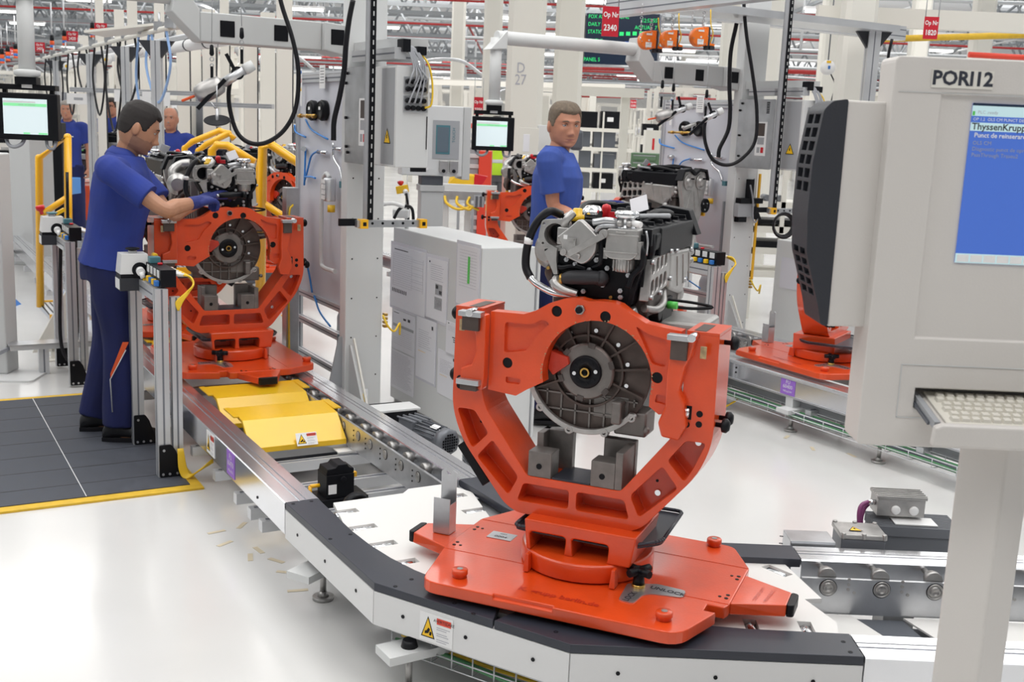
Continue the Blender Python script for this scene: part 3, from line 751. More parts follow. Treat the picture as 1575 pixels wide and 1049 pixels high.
# ================================================================ orange pallet with turntable cradle
def make_carrier(label, loc, rot_pallet, yaw, full=True):
    """base plate in the pallet's own axes; the cradle turns on it by yaw. z = 0 is the plate's top"""
    t = thing('engine_carrier', label, 'assembly fixture', loc, rot_pallet)
    # ---- base plate
    P = [(-.40, -.387), (.37, -.387), (.452, -.13), (.452, .17), (.37, .335), (-.38, .335), (-.458, .17), (-.458, -.10)]
    mb = MB().use('orange'); mb.prism(rpoly(P, [.05, .05, .01, .01, .03, .03, .01, .01]), -.036, 0, 'z')
    base = mb.build('base_plate', parent=t)
    cb = MB(); cb.bx(.395, .6, -.20, -.155, -.05, .01); cb.bx(-.17, .01, -.45, -.375, -.012, .01); carve(base, cb, .0035)
    mb = MB().use('orange'); mb.bx(-.45, .45, -.13, -.126, 0, .0012); mb.bx(-.45, .45, .165, .169, 0, .0012); mb.build('plate_seam', parent=t)
    for s in (1, -1):
        mb = MB().use('orange'); a = [(s * .452, -.115), (s * .452, .115), (s * .60, .055), (s * .60, -.055)]
        mb.prism(a, -.036, -.002, 'z', [(s * .452, -.115), (s * .452, .115), (s * .60, .050), (s * .60, -.050)]); n = mb.build('nose', parent=t, bevel=.003)
        mb = MB().use('rubber'); mb.prism(rpoly([(s * .60, -.052), (s * .60, .052), (s * .622, .046), (s * .622, -.046)], .01), -.038, -.001, 'z'); mb.build('bumper', parent=t, bevel=.003)
        mb = MB().use('black'); [mb.cyl((s * .435, y, 0), (s * .435, y, .0012), .006, n=8) for y in (-.09, -.065, .065, .09)]; [mb.cyl((s * .415, y, 0), (s * .415, y, .0012), .005, n=8) for y in (-.085, .085)]; mb.build('bolt', parent=t)
    for x in (-.31, .31):
        for y in (-.312, .31):
            mb = MB().use('orange'); mb.lathe([(.022, 0), (.020, .006), (.024, .010), (.024, .022), (.021, .025), (.001, .025)], (x, y, 0), (x, y, .03), 20); mb.use('steel').cyl((x, y, .025), (x, y, .0262), .009, n=12); mb.build('locating_pin', parent=t)
    mb = MB().use('orange_dark'); mb.text('K. grupp berlin.de', .034, (.0, -.31, .0), (1, -.02, 0), (0, 1, 0), .0012, bold=.0012); mb.text('DEPOSIT LIMIT', .016, (.515, -.01, -.003), (.1, 1, 0), (-1, .1, 0), .003); mb.text('MONOBLOC', .016, (.545, -.01, -.003), (.1, 1, 0), (-1, .1, 0), .003); mb.build('embossed_lettering', parent=t, norm=False)
    # information plate, lock plate, star knob
    mb = MB().use('zinc'); mb.box((-.33, .05, .001), (.085, .06, .002)); mb.use('ink').text('0004', .022, (-.33, .04, .002), (1, 0, 0), (0, 1, 0), .0006); mb.text('0004', .012, (-.33, .065, .002), (1, 0, 0), (0, 1, 0), .0006); mb.build('number_plate', parent=t, norm=False)
    lp = rpoly([(.150, -.128), (.232, -.090), (.318, -.098), (.322, -.150), (.232, -.168), (.212, -.190), (.205, -.255), (.160, -.250)], .012)
    mb = MB().use('zinc'); mb.prism(lp, .0005, .003, 'z'); mb.use('ink').text('UNLOCK', .026, (.272, -.128, .003), (1, -.10, 0), (.10, 1, 0), .0006, bold=.0008); mb.text('LOCK', .026, (.184, -.216, .003), (.12, 1, 0), (-1, .12, 0), .0006, bold=.0008); mb.build('lock_plate', parent=t, norm=False)
    mb = MB().use('brass'); mb.cyl((.185, -.135, 0), (.185, -.135, .012), .02, n=20); mb.use('black').cyl((.185, -.135, .012), (.185, -.135, .055), .018, .014)
    for k in range(4):
        a = PI / 4 + k * PI / 2 + .3; mb.cyl((.185, -.135, .052), (.185 + .042 * math.cos(a), -.135 + .042 * math.sin(a), .052), .013, .012, n=8)
    mb.cyl((.185, -.135, .042), (.185, -.135, .062), .017); mb.build('star_knob', parent=t)
    # document holder
    mb = MB().use('zinc'); h = []
    mb.box((-.515, .028, .085), (.055, .0025, .17)); mb.box((-.543, .002, .05), (.0025, .05, .10)); mb.box((-.487, .002, .05), (.0025, .05, .10)); mb.box((-.515, -.022, .06), (.058, .0025, .12)); mb.box((-.515, .0, .004), (.05, .05, .006))
    mb.prism([(-.543, .17), (-.543, .195), (-.53, .205), (-.522, .187), (-.508, .187), (-.50, .203), (-.487, .195), (-.487, .17)], .0268, .0293, 'y')
    mb.build('document_holder', parent=t)
    top = []
    def B(mb, name, m=None, **k):
        o = mb.build(name, m, parent=t, rotz=yaw, **k); top.append(o); return o
    # ---- turntable
    mb = MB().use('orange'); mb.lathe([(.19, 0), (.205, .004), (.205, .052), (.200, .058), (.12, .060), (.001, .060)], (-.02, 0, .002), (-.02, 0, .1), 48); B(mb, 'turntable', bevel=.002)
    mb = MB().use('orange'); mb.prism([(-.175, .155), (.175, .155), (.16, .06), (-.165, .06)], -.155, .10, 'y')
    mb.m = Matrix.Translation((-.02, 0, 0)); neck = B(mb, 'neck')
    cb = MB(Matrix.Translation((-.02, 0, 0)))
    for x0 in (-.138, -.004):
        cb.prism(rpoly([(x0 + .01, .03), (x0, .118), (x0 + .118, .118), (x0 + .112, .03)], [.045, .015, .015, .045]), -.20, -.05, 'y')
    carve(neck, cb, .006, 3)
    for k in (-.15, -.02, .12):
        mb = MB().use('orange'); mb.box((k, -.172, .03), (.018, .04, .055), taper=.6); B(mb, 'rib', bevel=.003)
    mb = MB().use('black'); mb.bx(-.10, -.07, -.07, -.06, .09, .108); mb.bx(.02, .05, -.07, -.06, .09, .108); B(mb, 'bolt')
    # ---- black drip tray under the cradle
    tp = rpoly([(-.215, -.135), (-.215, .23), (.215, .245), (.225, -.05), (.135, -.145)], .025)
    mb = MB().use('guard'); mb.prism(tp, .108, .112, 'z')
    n = len(tp)
    for i in range(n):
        a, b = Vector((*tp[i], .12)), Vector((*tp[(i + 1) % n], .12)); mb.cyl(a, b, .006, n=6)
    mb.m = Matrix.Translation((-.01, 0, 0)); tr = B(mb, 'drip_tray')
    # ---- cradle (U-shaped yoke) ; its centre line is at x = -.045
    X = -.045; TM = Matrix.Translation((X, 0, 0))
    out = [(-.405, .762), (-.408, .452), (-.372, .355), (-.222, .172), (-.178, .148), (.178, .148), (.222, .172), (.372, .355), (.408, .452), (.405, .762), (.312, .762), (.312, .53), (.298, .468), (.148, .270), (-.148, .270), (-.298, .468), (-.312, .53), (-.312, .762)]
    mb = MB(TM).use('orange'); mb.prism(rpoly(out, [.004, .05, .05, .04, .03, .03, .04, .05, .05, .004, .004, .03, .03, .012, .012, .03, .03, .004]), -.10, .06, 'y')
    yoke = B(mb, 'cradle')
    pk = [[(-.204, .243), (-.026, .243), (-.026, .190), (-.218, .190)], [(-.006, .243), (.150, .243), (.150, .190), (-.006, .190)]]
    pk = [[(-.160, .245), (-.012, .245), (-.012, .188), (-.178, .188)], [(.012, .245), (.160, .245), (.178, .188), (.012, .188)]]
    for s in (-1, 1):
        pk.append([(s * .178, .262), (s * .268, .366), (s * .318, .306), (s * .208, .200)][::s])
        pk.append([(s * .282, .385), (s * .332, .452), (s * .390, .452), (s * .355, .366), (s * .334, .330)][::s])
    cb = MB(TM)
    for q in pk: cb.prism(rpoly(q, .012), -.14, -.035, 'y'); cb.prism(rpoly(q, .012), .01, .1, 'y')
    carve(yoke, cb, .0045, 2)
    mb = MB(TM)
    for q in ((-.235, .215), (-.205, .262), (-.30, .375), (-.335, .40), (.24, .30)): mb.use('black').cyl((q[0], -.034, q[1]), (q[0], -.037, q[1]), .0045, n=8)
    for q in ((.245, .265), (.355, .435)): mb.use('polished').cyl((q[0], -.034, q[1]), (q[0], -.042, q[1]), .009, n=12)
    for q in ((-.385, .522), (-.385, .545)): mb.use('black').cyl((q[0], -.1005, q[1]), (q[0], -.1015, q[1]), .0095, n=12)
    for q in ((.365, .535), (.33, .50), (.365, .505)): mb.use('black').cyl((q[0], -.1005, q[1]), (q[0], -.1015, q[1]), .0095, n=12)
    mb.use('black').bx(.318, .342, -.1012, -.1, .515, .555); mb.use('polished').cyl((.33, -.103, .522), (.33, -.103, .548), .007, n=10)
    B(mb, 'bolt')
    # hand knobs on the outside of the arms
    for s, zs in ((-1, (.735, .54)), (1, (.735, .515, .505))):
        for i, z in enumerate(zs):
            y = -.03 if not (s == 1 and i == 2) else -.075
            mb = MB(TM).use('black'); mb.lathe([(.007, 0), (.007, .018), (.020, .022), (.021, .034), (.013, .042), (.001, .043)], (s * .405, y, z), (s * .5, y, z), 16); B(mb, 'knob')
    mb = MB(TM).use('black'); a = Vector((-.245, 0, .19)); mb.box((-.345, -.02, .268), (.03, .09, .15), rot3('Y', -38)); B(mb, 'bumper_pad', bevel=.003)
    # V blocks on the cradle floor
    for s in (-1, 1):
        mb = MB(TM).use('cast_mid'); x0 = -.148 if s < 0 else .052
        mb.bx(x0, x0 + .075, -.098, -.03, .270, .350); mb.bx(x0 + (.0 if s < 0 else .078), x0 + (.022 if s < 0 else .098), -.03, .05, .270, .392) if s < 0 else mb.bx(x0 + .075, x0 + .098, -.098, .05, .27, .385)
        mb.bx(x0, x0 + .10, .02, .05, .27, .392)
        v = B(mb, 'rest_block', bevel=.0025)
        mb = MB(TM).use('black'); mb.cyl((x0 + .036, -.098, .305), (x0 + .036, -.0995, .305), .009, n=14); B(mb, 'bolt')
    mb = MB(TM).use('guard'); mb.bx(-.07, .05, -.095, .04, .270, .276); B(mb, 'wear_plate')
    # ---- ring bracket with the half-round opening
    HX, HZ = .05, .600
    arch = [(HX + .168 * math.cos(t), HZ + .168 * math.sin(t)) for t in [R(-12 + i * 204 / 28) for i in range(29)]]
    outr = [(-.292, .762), (-.185, .764), (-.15, .777), (-.105, .805), (-.06, .822), (-.015, .828), (.015, .822), (.05, .826), (.085, .826), (.11, .82), (.14, .800), (.19, .776), (.25, .768), (.295, .764), (.295, .53), (.245, .515), (.215, .535)]
    outl = [(-.175, .53), (-.20, .512), (-.292, .520)]
    ring_poly = outr + arch + outl
    mb = MB(TM).use('orange'); mb.prism(ring_poly, -.092, -.045, 'y'); rg = B(mb, 'ring_bracket')
    cb = MB(TM)
    cb.prism(rpoly([(-.245, .735), (-.16, .735), (-.125, .755), (-.10, .745), (-.145, .70), (-.17, .655), (-.245, .64)], .012), -.12, -.078, 'y')
    cb.prism(rpoly([(.255, .735), (.20, .745), (.16, .765), (.19, .71), (.215, .66), (.255, .655)], .01), -.12, -.078, 'y')
    cb.prism(rpoly([(-.235, .548), (-.19, .548), (-.185, .565), (-.235, .568)], .006), -.12, -.082, 'y'); cb.prism(rpoly([(.23, .55), (.27, .545), (.27, .57), (.235, .575)], .006), -.12, -.082, 'y')
    for q in ((-.082, .783), (.068, .782), (-.232, .610), (.233, .622)): cb.cyl((q[0], -.12, q[1]), (q[0], -.02, q[1]), .0165, n=20)
    carve(rg, cb, .003, 2)
    mb = MB(TM).use('black'); [mb.cyl((q[0], -.088, q[1]), (q[0], -.05, q[1]), .0163, n=20) for q in ((-.082, .783), (.068, .782), (-.232, .610), (.233, .622))]
    mb.use('steel').cyl((-.008, -.092, .796), (-.008, -.104, .796), .015, n=6); mb.use('black').cyl((-.008, -.10, .796), (-.008, -.112, .796), .010, n=16); B(mb, 'bolt')
    mb = MB(TM).use('chipped'); rc = random.Random(5)
    for k in range(46):
        tt = R(rc.uniform(-10, 190)); r_ = .169 + rc.random() * .004; mb.cyl((HX + r_ * math.cos(tt), -.0925, HZ + r_ * math.sin(tt)), (HX + r_ * math.cos(tt), -.0935, HZ + r_ * math.sin(tt)), rc.uniform(.0008, .0026), n=6)
    B(mb, 'paint_chip')
    mb = MB(TM).use('orange_dark'); mb.prism([(HX - .168, .60), (HX - .16, .655), (HX - .105, .64), (HX - .10, .62), (HX - .15, .58)], -.05, .0, 'y'); B(mb, 'support_lug', bevel=.003)
    # ---- swing clamps left and right
    for s in (-1, 1):
        c = [(.372, .745), (.372, .715), (.335, .712), (.326, .69), (.322, .64), (.335, .60), (.372, .585), (.372, .545), (.340, .515), (.296, .525), (.292, .56), (.292, .755), (.33, .758)]
        if s > 0: c = [(.355, .755), (.345, .70), (.33, .67), (.318, .60), (.335, .565), (.345, .50), (.325, .455), (.275, .46), (.262, .50), (.28, .55), (.278, .64), (.285, .755)]
        mb = MB(TM).use('orange'); mb.prism([(x * s if s < 0 else x - .01, z) for x, z in c], -.128, -.092, 'y'); B(mb, 'clamp', bevel=.006)
        mb = MB(TM)
        for z0, z1 in (((.705, .764), (.52, .555)) if s < 0 else ((.69, .762),)):
            x0, x1 = (.30, .375) if s < 0 else (.268, .335)
            mb.use('zinc').bx(min(s * x0, s * x1), max(s * x0, s * x1), -.15, -.118, z1 - .016, z1); mb.use('cast_brown').bx(min(s * x0, s * x1) + .01, max(s * x0, s * x1) - .01, -.142, -.118, z0, z1 - .016)
        mb.use('polished').cyl((s * .338, -.152, (.76 if s < 0 else .758)), (s * .338, -.10, (.76 if s < 0 else .758)), .012, n=14); mb.use('chipped').bx(min(s * .36, s * .378), max(s * .36, s * .378), -.131, -.128, .70, .735)
        B(mb, 'clamp_pad', bevel=.002)
        mb = MB(TM).use('orange'); mb.bx(min(s * .312, s * .405), max(s * .312, s * .405), -.10, .062, .762, .77); mb.use('cast_brown').bx(min(s * .33, s * .365), max(s * .33, s * .365), -.09, .03, .7702, .7712); B(mb, 'arm_cap', bevel=.002)
    return t, top

ang1 = R(-22.3)
carrier1, top1 = make_carrier('large orange engine fixture turning on the corner table, nearest of all', (.28, 3.256, .375), ang1, 0.0)
def clone_carrier(label, loc, rp, yaw):
    c = carrier1.copy(); COL.objects.link(c); c.location = loc; c.rotation_euler = (0, 0, rp); c['label'] = label
    for ch in kids(carrier1):
        if ch in (None, c): continue
        d = ch.copy(); COL.objects.link(d); d.parent = c
        if ch in top1: d.rotation_euler = (0, 0, yaw)
    return c
def Ct(u, v): return AV(u, v, .375)
carrier2 = clone_carrier('orange engine fixture in front of the nearer worker at the left', Ct(6.04, 1.70), R(-60), R(90))
carrier3 = clone_carrier('orange fixture on the far line under the engine with two cam pulleys', Ct(6.95, 5.0), R(-60), R(-72))
carrier4 = clone_carrier('orange fixture on the far line half hidden by the terminal', Ct(4.85, 5.03), R(-60), R(-62))
carrier5 = clone_carrier('orange fixture between the hanging monitor and the worker looking back', Ct(8.35, 5.02), R(-60), R(66))
carrier6 = clone_carrier('distant orange fixture between the yellow stair rail and the tall grey panel', AV(9.9, 3.3, .375), R(-60), R(25))
for c in kids(carrier5) + kids(carrier6): pass
# ================================================================ the engines (same axes as the cradle that carries them)
def make_engine(label, loc, rotz):
    t = thing('car_engine', label, 'engine', loc, rotz)
    X = Matrix.Translation((-.045, 0, 0)); rg = random.Random(11)
    def B(mb, name, m=None, bevel=0.0, **k): return mb.build(name, m, parent=t, bevel=bevel, **k)
    def N(m=None):
        mb = MB(X); 
        if m: mb.use(m)
        return mb
    # ---- gearbox-side face seen through the ring
    cx, cz = .0, .600
    mb = N('cast_brown'); mb.ring((cx, cz), .02, .190, -.005, .03, 'y', n=56); mb.cyl((cx, .0, cz), (cx, .05, cz), .186, n=56); o = B(mb, 'bell_housing')
    mb = N('cast_brown')
    for k in range(9):
        a = R(-20 + k * 28); mb.box((cx + .13 * math.cos(a), -.012, cz + .13 * math.sin(a)), (.11, .020, .007), rot3('Y', -math.degrees(a)))
    mb.ring((cx, cz), .105, .112, -.02, .0, 'y', n=48); B(mb, 'rib', bevel=.001)
    mb = N('cast_mid')
    for k in range(-3, 4):
        x = cx + k * .046 + .01; h = math.sqrt(max(0, .176 ** 2 - (k * .046 + .01) ** 2)); mb.bx(x - .0025, x + .0025, -.012, .0, cz - h, cz - .072)
    for z in (.52, .47): 
        h = math.sqrt(max(0, .178 ** 2 - (cz - z) ** 2)); mb.bx(cx - h, cx + h, -.012, .0, z - .0025, z + .0025)
    B(mb, 'sump_rib')
    mb = N('cast_mid'); mb.bx(cx + .02, cx + .13, -.008, .0, .46, .53); B(mb, 'sump_face', bevel=.003)
    mb = N('cast_light'); mb.ring((cx, cz), .178, .194, -.032, -.014, 'y', R(188), R(322), 40)
    for a in (190, 222, 256, 290, 320):
        x, z = cx + .192 * math.cos(R(a)), cz + .192 * math.sin(R(a)); mb.ring((x, z), .006, .013, -.034, -.012, 'y', n=16)
    B(mb, 'flange_ring', bevel=.0015)
    mb = N('cast_mid'); mb.box((.105, -.03, .49), (.03, .05, .07)); mb.box((.135, .05, .45), (.10, .10, .075)); mb.cyl((.19, .0, .44), (.19, -.02, .44), .01); B(mb, 'mount_bracket', bevel=.006)
    # flywheel boss
    mb = N('cast_mid'); mb.lathe([(.086, 0), (.086, .010), (.080, .016), (.040, .016)], (cx, -.02, cz), (cx, -.2, cz), 48); mb.m = X
    for k in range(6):
        a = R(20 + 60 * k); mb.use('cast_dark').box((cx + .083 * math.cos(a), -.037, cz + .083 * math.sin(a)), (.016, .004, .022), rot3('Y', -math.degrees(a)))
    B(mb, 'flywheel', bevel=.0012)
    mb = N('black'); mb.lathe([(.050, 0), (.050, .006), (.046, .009), (.014, .009), (.014, .002), (.0, .002)], (cx, -.036, cz), (cx, -.2, cz), 40); B(mb, 'hub_plate')
    mb = N('brass'); mb.ring((cx, cz), .010, .0145, -.050, -.044, 'y', n=24); B(mb, 'bearing_ring')
    mb = N('polished')
    for a in (0, 180): mb.cyl((cx + .034 * math.cos(R(a + 10)), -.045, cz + .034 * math.sin(R(a + 10))), (cx + .034 * math.cos(R(a + 10)), -.0475, cz + .034 * math.sin(R(a + 10))), .006, n=12)
    mb.use('black'); [mb.cyl((cx + .034 * math.cos(R(a)), -.045, cz + .034 * math.sin(R(a))), (cx + .034 * math.cos(R(a)), -.0462, cz + .034 * math.sin(R(a))), .006, n=12) for a in (60, 110, 150, 235, 280, 320)]
    mb.use('polished'); [mb.cyl((cx + .125 * math.cos(R(a)), -.005, cz + .125 * math.sin(R(a))), (cx + .125 * math.cos(R(a)), -.014, cz + .125 * math.sin(R(a))), .0065, n=8) for a in (-15, 15, 45, 82, 120)]
    B(mb, 'bolt')
    # ---- block and sump
    mb = N('cast_dark'); mb.bx(-.15, .13, .05, .47, .50, .86); B(mb, 'engine_block', bevel=.012)
    mb = N('cast'); [mb.bx(-.157, .138, .07 + k * .05, .076 + k * .05, .52, .84) for k in range(8)]; B(mb, 'block_rib')
    mb = N('black'); mb.prism([(-.15, .50), (.13, .50), (.10, .415), (-.10, .415)], .09, .46, 'y'); B(mb, 'oil_pan', bevel=.01)
    # oil filter housing low on the right side
    mb = N('cast_light'); mb.bx(.14, .30, .16, .40, .665, .745); B(mb, 'oil_cooler', bevel=.014, seg=3)
    mb = N('cast_light'); [mb.bx(.135, .165, .17 + k * .014, .176 + k * .014, .66, .752) for k in range(7)]; B(mb, 'cooler_fin')
    mb = N('cast_brown'); mb.prism([(.06, .02), (.20, .02), (.27, .10), (.30, .22), (.15, .24)], .64, .658, 'z'); B(mb, 'heat_shield', bevel=.004)
    mb = N('black'); mb.tube([(.14, .24, .80), (.24, .26, .795), (.30, .27, .785), (.24, .25, .778), (.15, .23, .782)], .005, n=6); B(mb, 'cable')
    mb = N('green'); mb.cyl((.175, .20, .79), (.205, .20, .79), .012); B(mb, 'connector')
    mb = N('black'); mb.cyl((.12, .14, .775), (.17, .14, .775), .028); mb.box((.13, .22, .775), (.08, .12, .07)); mb.cyl((.14, .06, .76), (.14, .02, .76), .018); B(mb, 'sensor', bevel=.004)
    # ---- cylinder head with oval ports on its right side
    mb = N('cast'); mb.prism([(-.13, .86), (.135, .86), (.155, .965), (-.13, .965)], .06, .47, 'y'); B(mb, 'cylinder_head', bevel=.006)
    mb = N('cast_light'); mb.prism([(-.01, .825), (.20, .85), (.235, .90), (.25, .965), (.02, .945)], .140, .168, 'x'); pf = B(mb, 'port_flange')
    cb = MB(X)
    for k in range(5):
        y = .022 + k * .038
        if k < 4:
            y = .020 + k * .046; cb.prism(rpoly([(y, .900 + k * .004), (y + .030, .902 + k * .004), (y + .030, .944 + k * .003), (y, .942 + k * .003)], .014), .148, .18, 'x')
            cb.prism(rpoly([(y - .004, .838 + k * .005), (y + .032, .843 + k * .005), (y + .032, .886 + k * .004), (y - .004, .882 + k * .004)], .015), .148, .18, 'x')
    carve(pf, cb, .003)
    mb = N('black'); mb.bx(.139, .149, .0, .23, .84, .95); B(mb, 'port_gasket')
    mb = N('cast_light'); mb.prism([(.205, .955), (.50, .945), (.47, .88), (.39, .80), (.22, .835)], .14, .172, 'x'); B(mb, 'side_cover', bevel=.014, seg=4)
    mb = N('cast'); [mb.box((.172, .30 + k * .075, .885), (.006, .004, .10), rot3('X', 14)) for k in range(3)]; B(mb, 'side_rib', bevel=.001)
    mb = N('zinc'); [(mb.cyl((.165, y, z), (.178, y, z), .008, n=6)) for y, z in ((.005, .94), (.21, .955), (.01, .835), (.28, .95), (.47, .94), (.41, .845), (.11, .838), (.22, .87))]; B(mb, 'side_bolt')
    mb = N('cast'); mb.tube([(.15, .02, .80), (.17, .08, .79), (.17, .16, .80), (.15, .22, .83)], .012, n=8); mb.tube([(.12, -.01, .80), (.13, .0, .77), (.12, .04, .75)], .016, n=8); B(mb, 'water_pipe')
    mb = N('black'); mb.tube([(.13, -.03, 1.0), (.15, -.035, .97), (.148, -.03, .93), (.125, -.035, .90), (.115, -.04, .865)], .009, n=8); mb.tube([(.02, -.045, 1.01), (.03, -.05, .97), (.028, -.045, .93), (.0, -.035, .915)], .007, n=8); mb.tube([(-.13, -.01, .92), (-.10, -.03, .905), (-.06, -.03, .912), (-.02, -.03, .905)], .008, n=8); B(mb, 'rubber_hose')
    mb = N('zinc'); mb.box((.128, -.035, 1.005), (.006, .008, .06)); mb.ball((.128, -.038, .972), .007, 6); mb.tube([(.15, -.01, 1.03), (.158, -.015, 1.0), (.155, -.01, .96)], .004, n=6); B(mb, 'dipstick')
    mb = N('cast_dark'); mb.bx(.12, .16, .03, .42, .77, .845); B(mb, 'lower_casting', bevel=.01)
    mb = N('cast_light'); [mb.ball((.165, .49, .93 - k * .03), .014, 6) for k in range(2)]; mb.ball((.155, .40, .80), .02, 6, (1, 1.2, 1.4)); B(mb, 'plug')
    # ---- black camshaft cover
    mb = N('black'); mb.prism([(-.15, .965), (.165, .965), (.17, 1.02), (.12, 1.045), (-.12, 1.045), (-.155, 1.02)], .04, .50, 'y'); B(mb, 'cam_cover', bevel=.012, seg=3)
    mb = N('black')
    for k in range(4): mb.lathe([(.022, 0), (.022, .012), (.016, .02), (.012, .03), (.002, .03)], (-.03, .12 + k * .1, 1.04), (-.03, .12 + k * .1, 1.1), 16)
    for k in range(5): mb.bx(-.14, .15, .07 + k * .095, .078 + k * .095, 1.04, 1.052)
    B(mb, 'injector', bevel=.002)
    mb = N('black'); mb.tube([(.10, .08, 1.03), (.11, .2, 1.065), (.12, .35, 1.06), (.10, .46, 1.04)], .013); mb.tube([(.05, .1, 1.05), (.07, .25, 1.075), (.02, .42, 1.07)], .010); mb.tube([(-.10, .1, 1.05), (-.12, .25, 1.08), (-.09, .44, 1.07)], .010); B(mb, 'wiring_hose')
    mb = N('grey_mid'); mb.tube([(.09, .10, 1.062), (.12, .16, 1.062), (.15, .24, 1.06)], .008); B(mb, 'fuel_hose')
    mb = N('yellow'); mb.lathe([(.022, 0), (.022, .018), (.015, .020), (.015, .036), (.011, .038), (.001, .038)], (-.082, .05, 1.040), (-.082, .05, 1.2), 8); B(mb, 'oil_cap')
    mb = N('red'); mb.lathe([(.014, 0), (.010, .02), (.016, .032), (.012, .044), (.001, .048)], (-.012, .11, 1.045), (-.012, .11, 1.2), 12); mb.box((.012, .11, 1.06), (.03, .014, .02)); B(mb, 'sealing_cap')
    mb = N('polished'); mb.lathe([(.03, 0), (.035, .012), (.034, .024), (.02, .038), (.001, .04)], (-.062, .13, 1.045), (-.05, .11, 1.3), 16); B(mb, 'turbo_pipe_cap')
    mb = N('paper'); mb.box((.078, .15, 1.095), (.055, .002, .05), Matrix.Rotation(R(-20), 3, 'Y') @ Matrix.Rotation(R(-25), 3, 'X')); mb.use('ink'); B(mb, 'paper_tag')
    # ---- timing-side cover with two cam pulleys
    mb = N('cast_light'); tc = [(-.17, .99), (-.14, 1.05), (-.06, 1.055), (0, 1.02), (.06, 1.055), (.14, 1.05), (.17, .99), (.165, .93), (.13, .84), (.11, .72), (.03, .60), (-.05, .60), (-.12, .72), (-.14, .85), (-.165, .93)]
    mb.prism(rpoly(tc, .02), .50, .535, 'y'); B(mb, 'timing_cover', bevel=.008, seg=3)
    mb = N('black'); up = [(-.185, .985), (-.15, 1.065), (-.06, 1.075), (0, 1.045), (.06, 1.075), (.15, 1.065), (.185, .985), (.165, .985), (.14, 1.048), (.06, 1.055), (0, 1.02), (-.06, 1.055), (-.14, 1.048), (-.165, .985)]
    mb.prism(up, .49, .55, 'y'); B(mb, 'cover_rim', bevel=.003)
    for s in (-1, 1):
        mb = N('cast_light'); mb.lathe([(.058, 0), (.060, .010), (.052, .014), (.050, .004), (.032, .004), (.032, .022), (.028, .026), (.010, .026), (.001, .028)], (s * .078, .535, .975), (s * .078, 1, .975), 32); B(mb, 'cam_pulley')
        mb = N('black'); mb.cyl((s * .078, .54, 1.0), (s * .078, .585, 1.0), .006, n=8); B(mb, 'pin')
    mb = N('cast'); [mb.box((x, .536, z), (.005, .006, .16), rot3('Y', a)) for x, z, a in ((-.02, .83, 12), (.06, .84, -18), (-.08, .85, 24))]; B(mb, 'cover_rib', bevel=.003)
    mb = N('black'); mb.lathe([(.052, 0), (.052, .022), (.046, .024), (.044, .012), (.018, .012), (.016, .028), (.001, .028)], (-.16, .525, .80), (-.16, 1, .80), 28); B(mb, 'crank_pulley')
    mb = N('zinc'); [mb.cyl((-.16 + .03 * math.cos(R(a)), .535, .80 + .03 * math.sin(R(a))), (-.16 + .03 * math.cos(R(a)), .545, .80 + .03 * math.sin(R(a))), .006, n=8) for a in (30, 150, 270)]; B(mb, 'bolt')
    mb = N('yellow_rail'); mb.bx(-.19, -.165, .50, .53, .72, .75); mb.bx(.12, .16, .5, .52, 1.02, 1.03); B(mb, 'transport_plug', bevel=.005)
    # left side ports (exhaust side)
    mb = N('cast'); mb.prism([(.10, .84), (.46, .84), (.46, .95), (.10, .95)], -.165, -.13, 'x'); lf = B(mb, 'exhaust_flange')
    cb = MB(X); [cb.prism(rpoly([(.125 + k * .04, .875), (.150 + k * .04, .875), (.150 + k * .04, .925), (.125 + k * .04, .925)], .011), -.18, -.15, 'x') for k in range(8)]; carve(lf, cb, .002)
    mb = N('cast_brown'); [mb.tube([(-.16, .14 + k * .09, .90), (-.20, .15 + k * .08, .87), (-.21, .22 + k * .04, .82), (-.20, .26, .77)], .016, n=8) for k in range(4)]; B(mb, 'exhaust_manifold')
    mb = N('cast_light'); mb.lathe([(.02, 0), (.045, .01), (.062, .03), (.058, .05), (.04, .06), (.034, .075)], (-.20, .22, .93), (-.24, .10, .93), 24); mb.tube([(-.20, .24, .93), (-.22, .27, .99), (-.17, .28, 1.03), (-.12, .25, 1.04)], .028, n=10); B(mb, 'turbocharger')
    # ---- front auxiliaries on the gearbox side
    fl = rpoly([(-.170, 1.042), (-.088, 1.050), (-.078, 1.03), (-.088, .965), (-.11, .950), (-.17, .962), (-.18, .985)], .012)
    mb = N('cast_light'); mb.prism(fl, -.02, .0, 'y'); ff = B(mb, 'throttle_flange')
    cb = MB(X); cb.cyl((-.126, -.05, 1.0), (-.126, .05, 1.0), .034, n=28); [cb.cyl((x, -.05, z), (x, .05, z), .0045, n=10) for x, z in ((-.163, 1.03), (-.098, 1.038), (-.163, .972), (-.1, .965))]; carve(ff, cb, .002)
    mb = N('cast_dark'); mb.ring((-.126, 1.0), .030, .040, .0, .06, 'y', n=28); mb.use('black').cyl((-.126, .03, 1.0), (-.126, .04, 1.0), .032, n=24); B(mb, 'throttle_body')
    mb = N('cast_light'); mb.box((-.095, -.025, 1.0), (.034, .03, .05)); mb.tube([(-.10, -.02, 1.03), (-.085, -.03, 1.05), (-.07, -.02, 1.07)], .013, n=8); mb.cyl((-.10, -.04, .995), (-.10, -.052, .995), .008, n=8); B(mb, 'pipe_stub', bevel=.004)
    mb = N('cast_light'); mb.prism(rpoly([(-.038, 1.056), (-.012, 1.036), (.020, 1.008), (.016, .962), (-.002, .935), (-.022, .922), (-.060, .936), (-.092, .950), (-.088, .975), (-.102, 1.0), (-.070, 1.026)], .010), -.062, -.03, 'y'); B(mb, 'vacuum_pump', bevel=.005, seg=3)
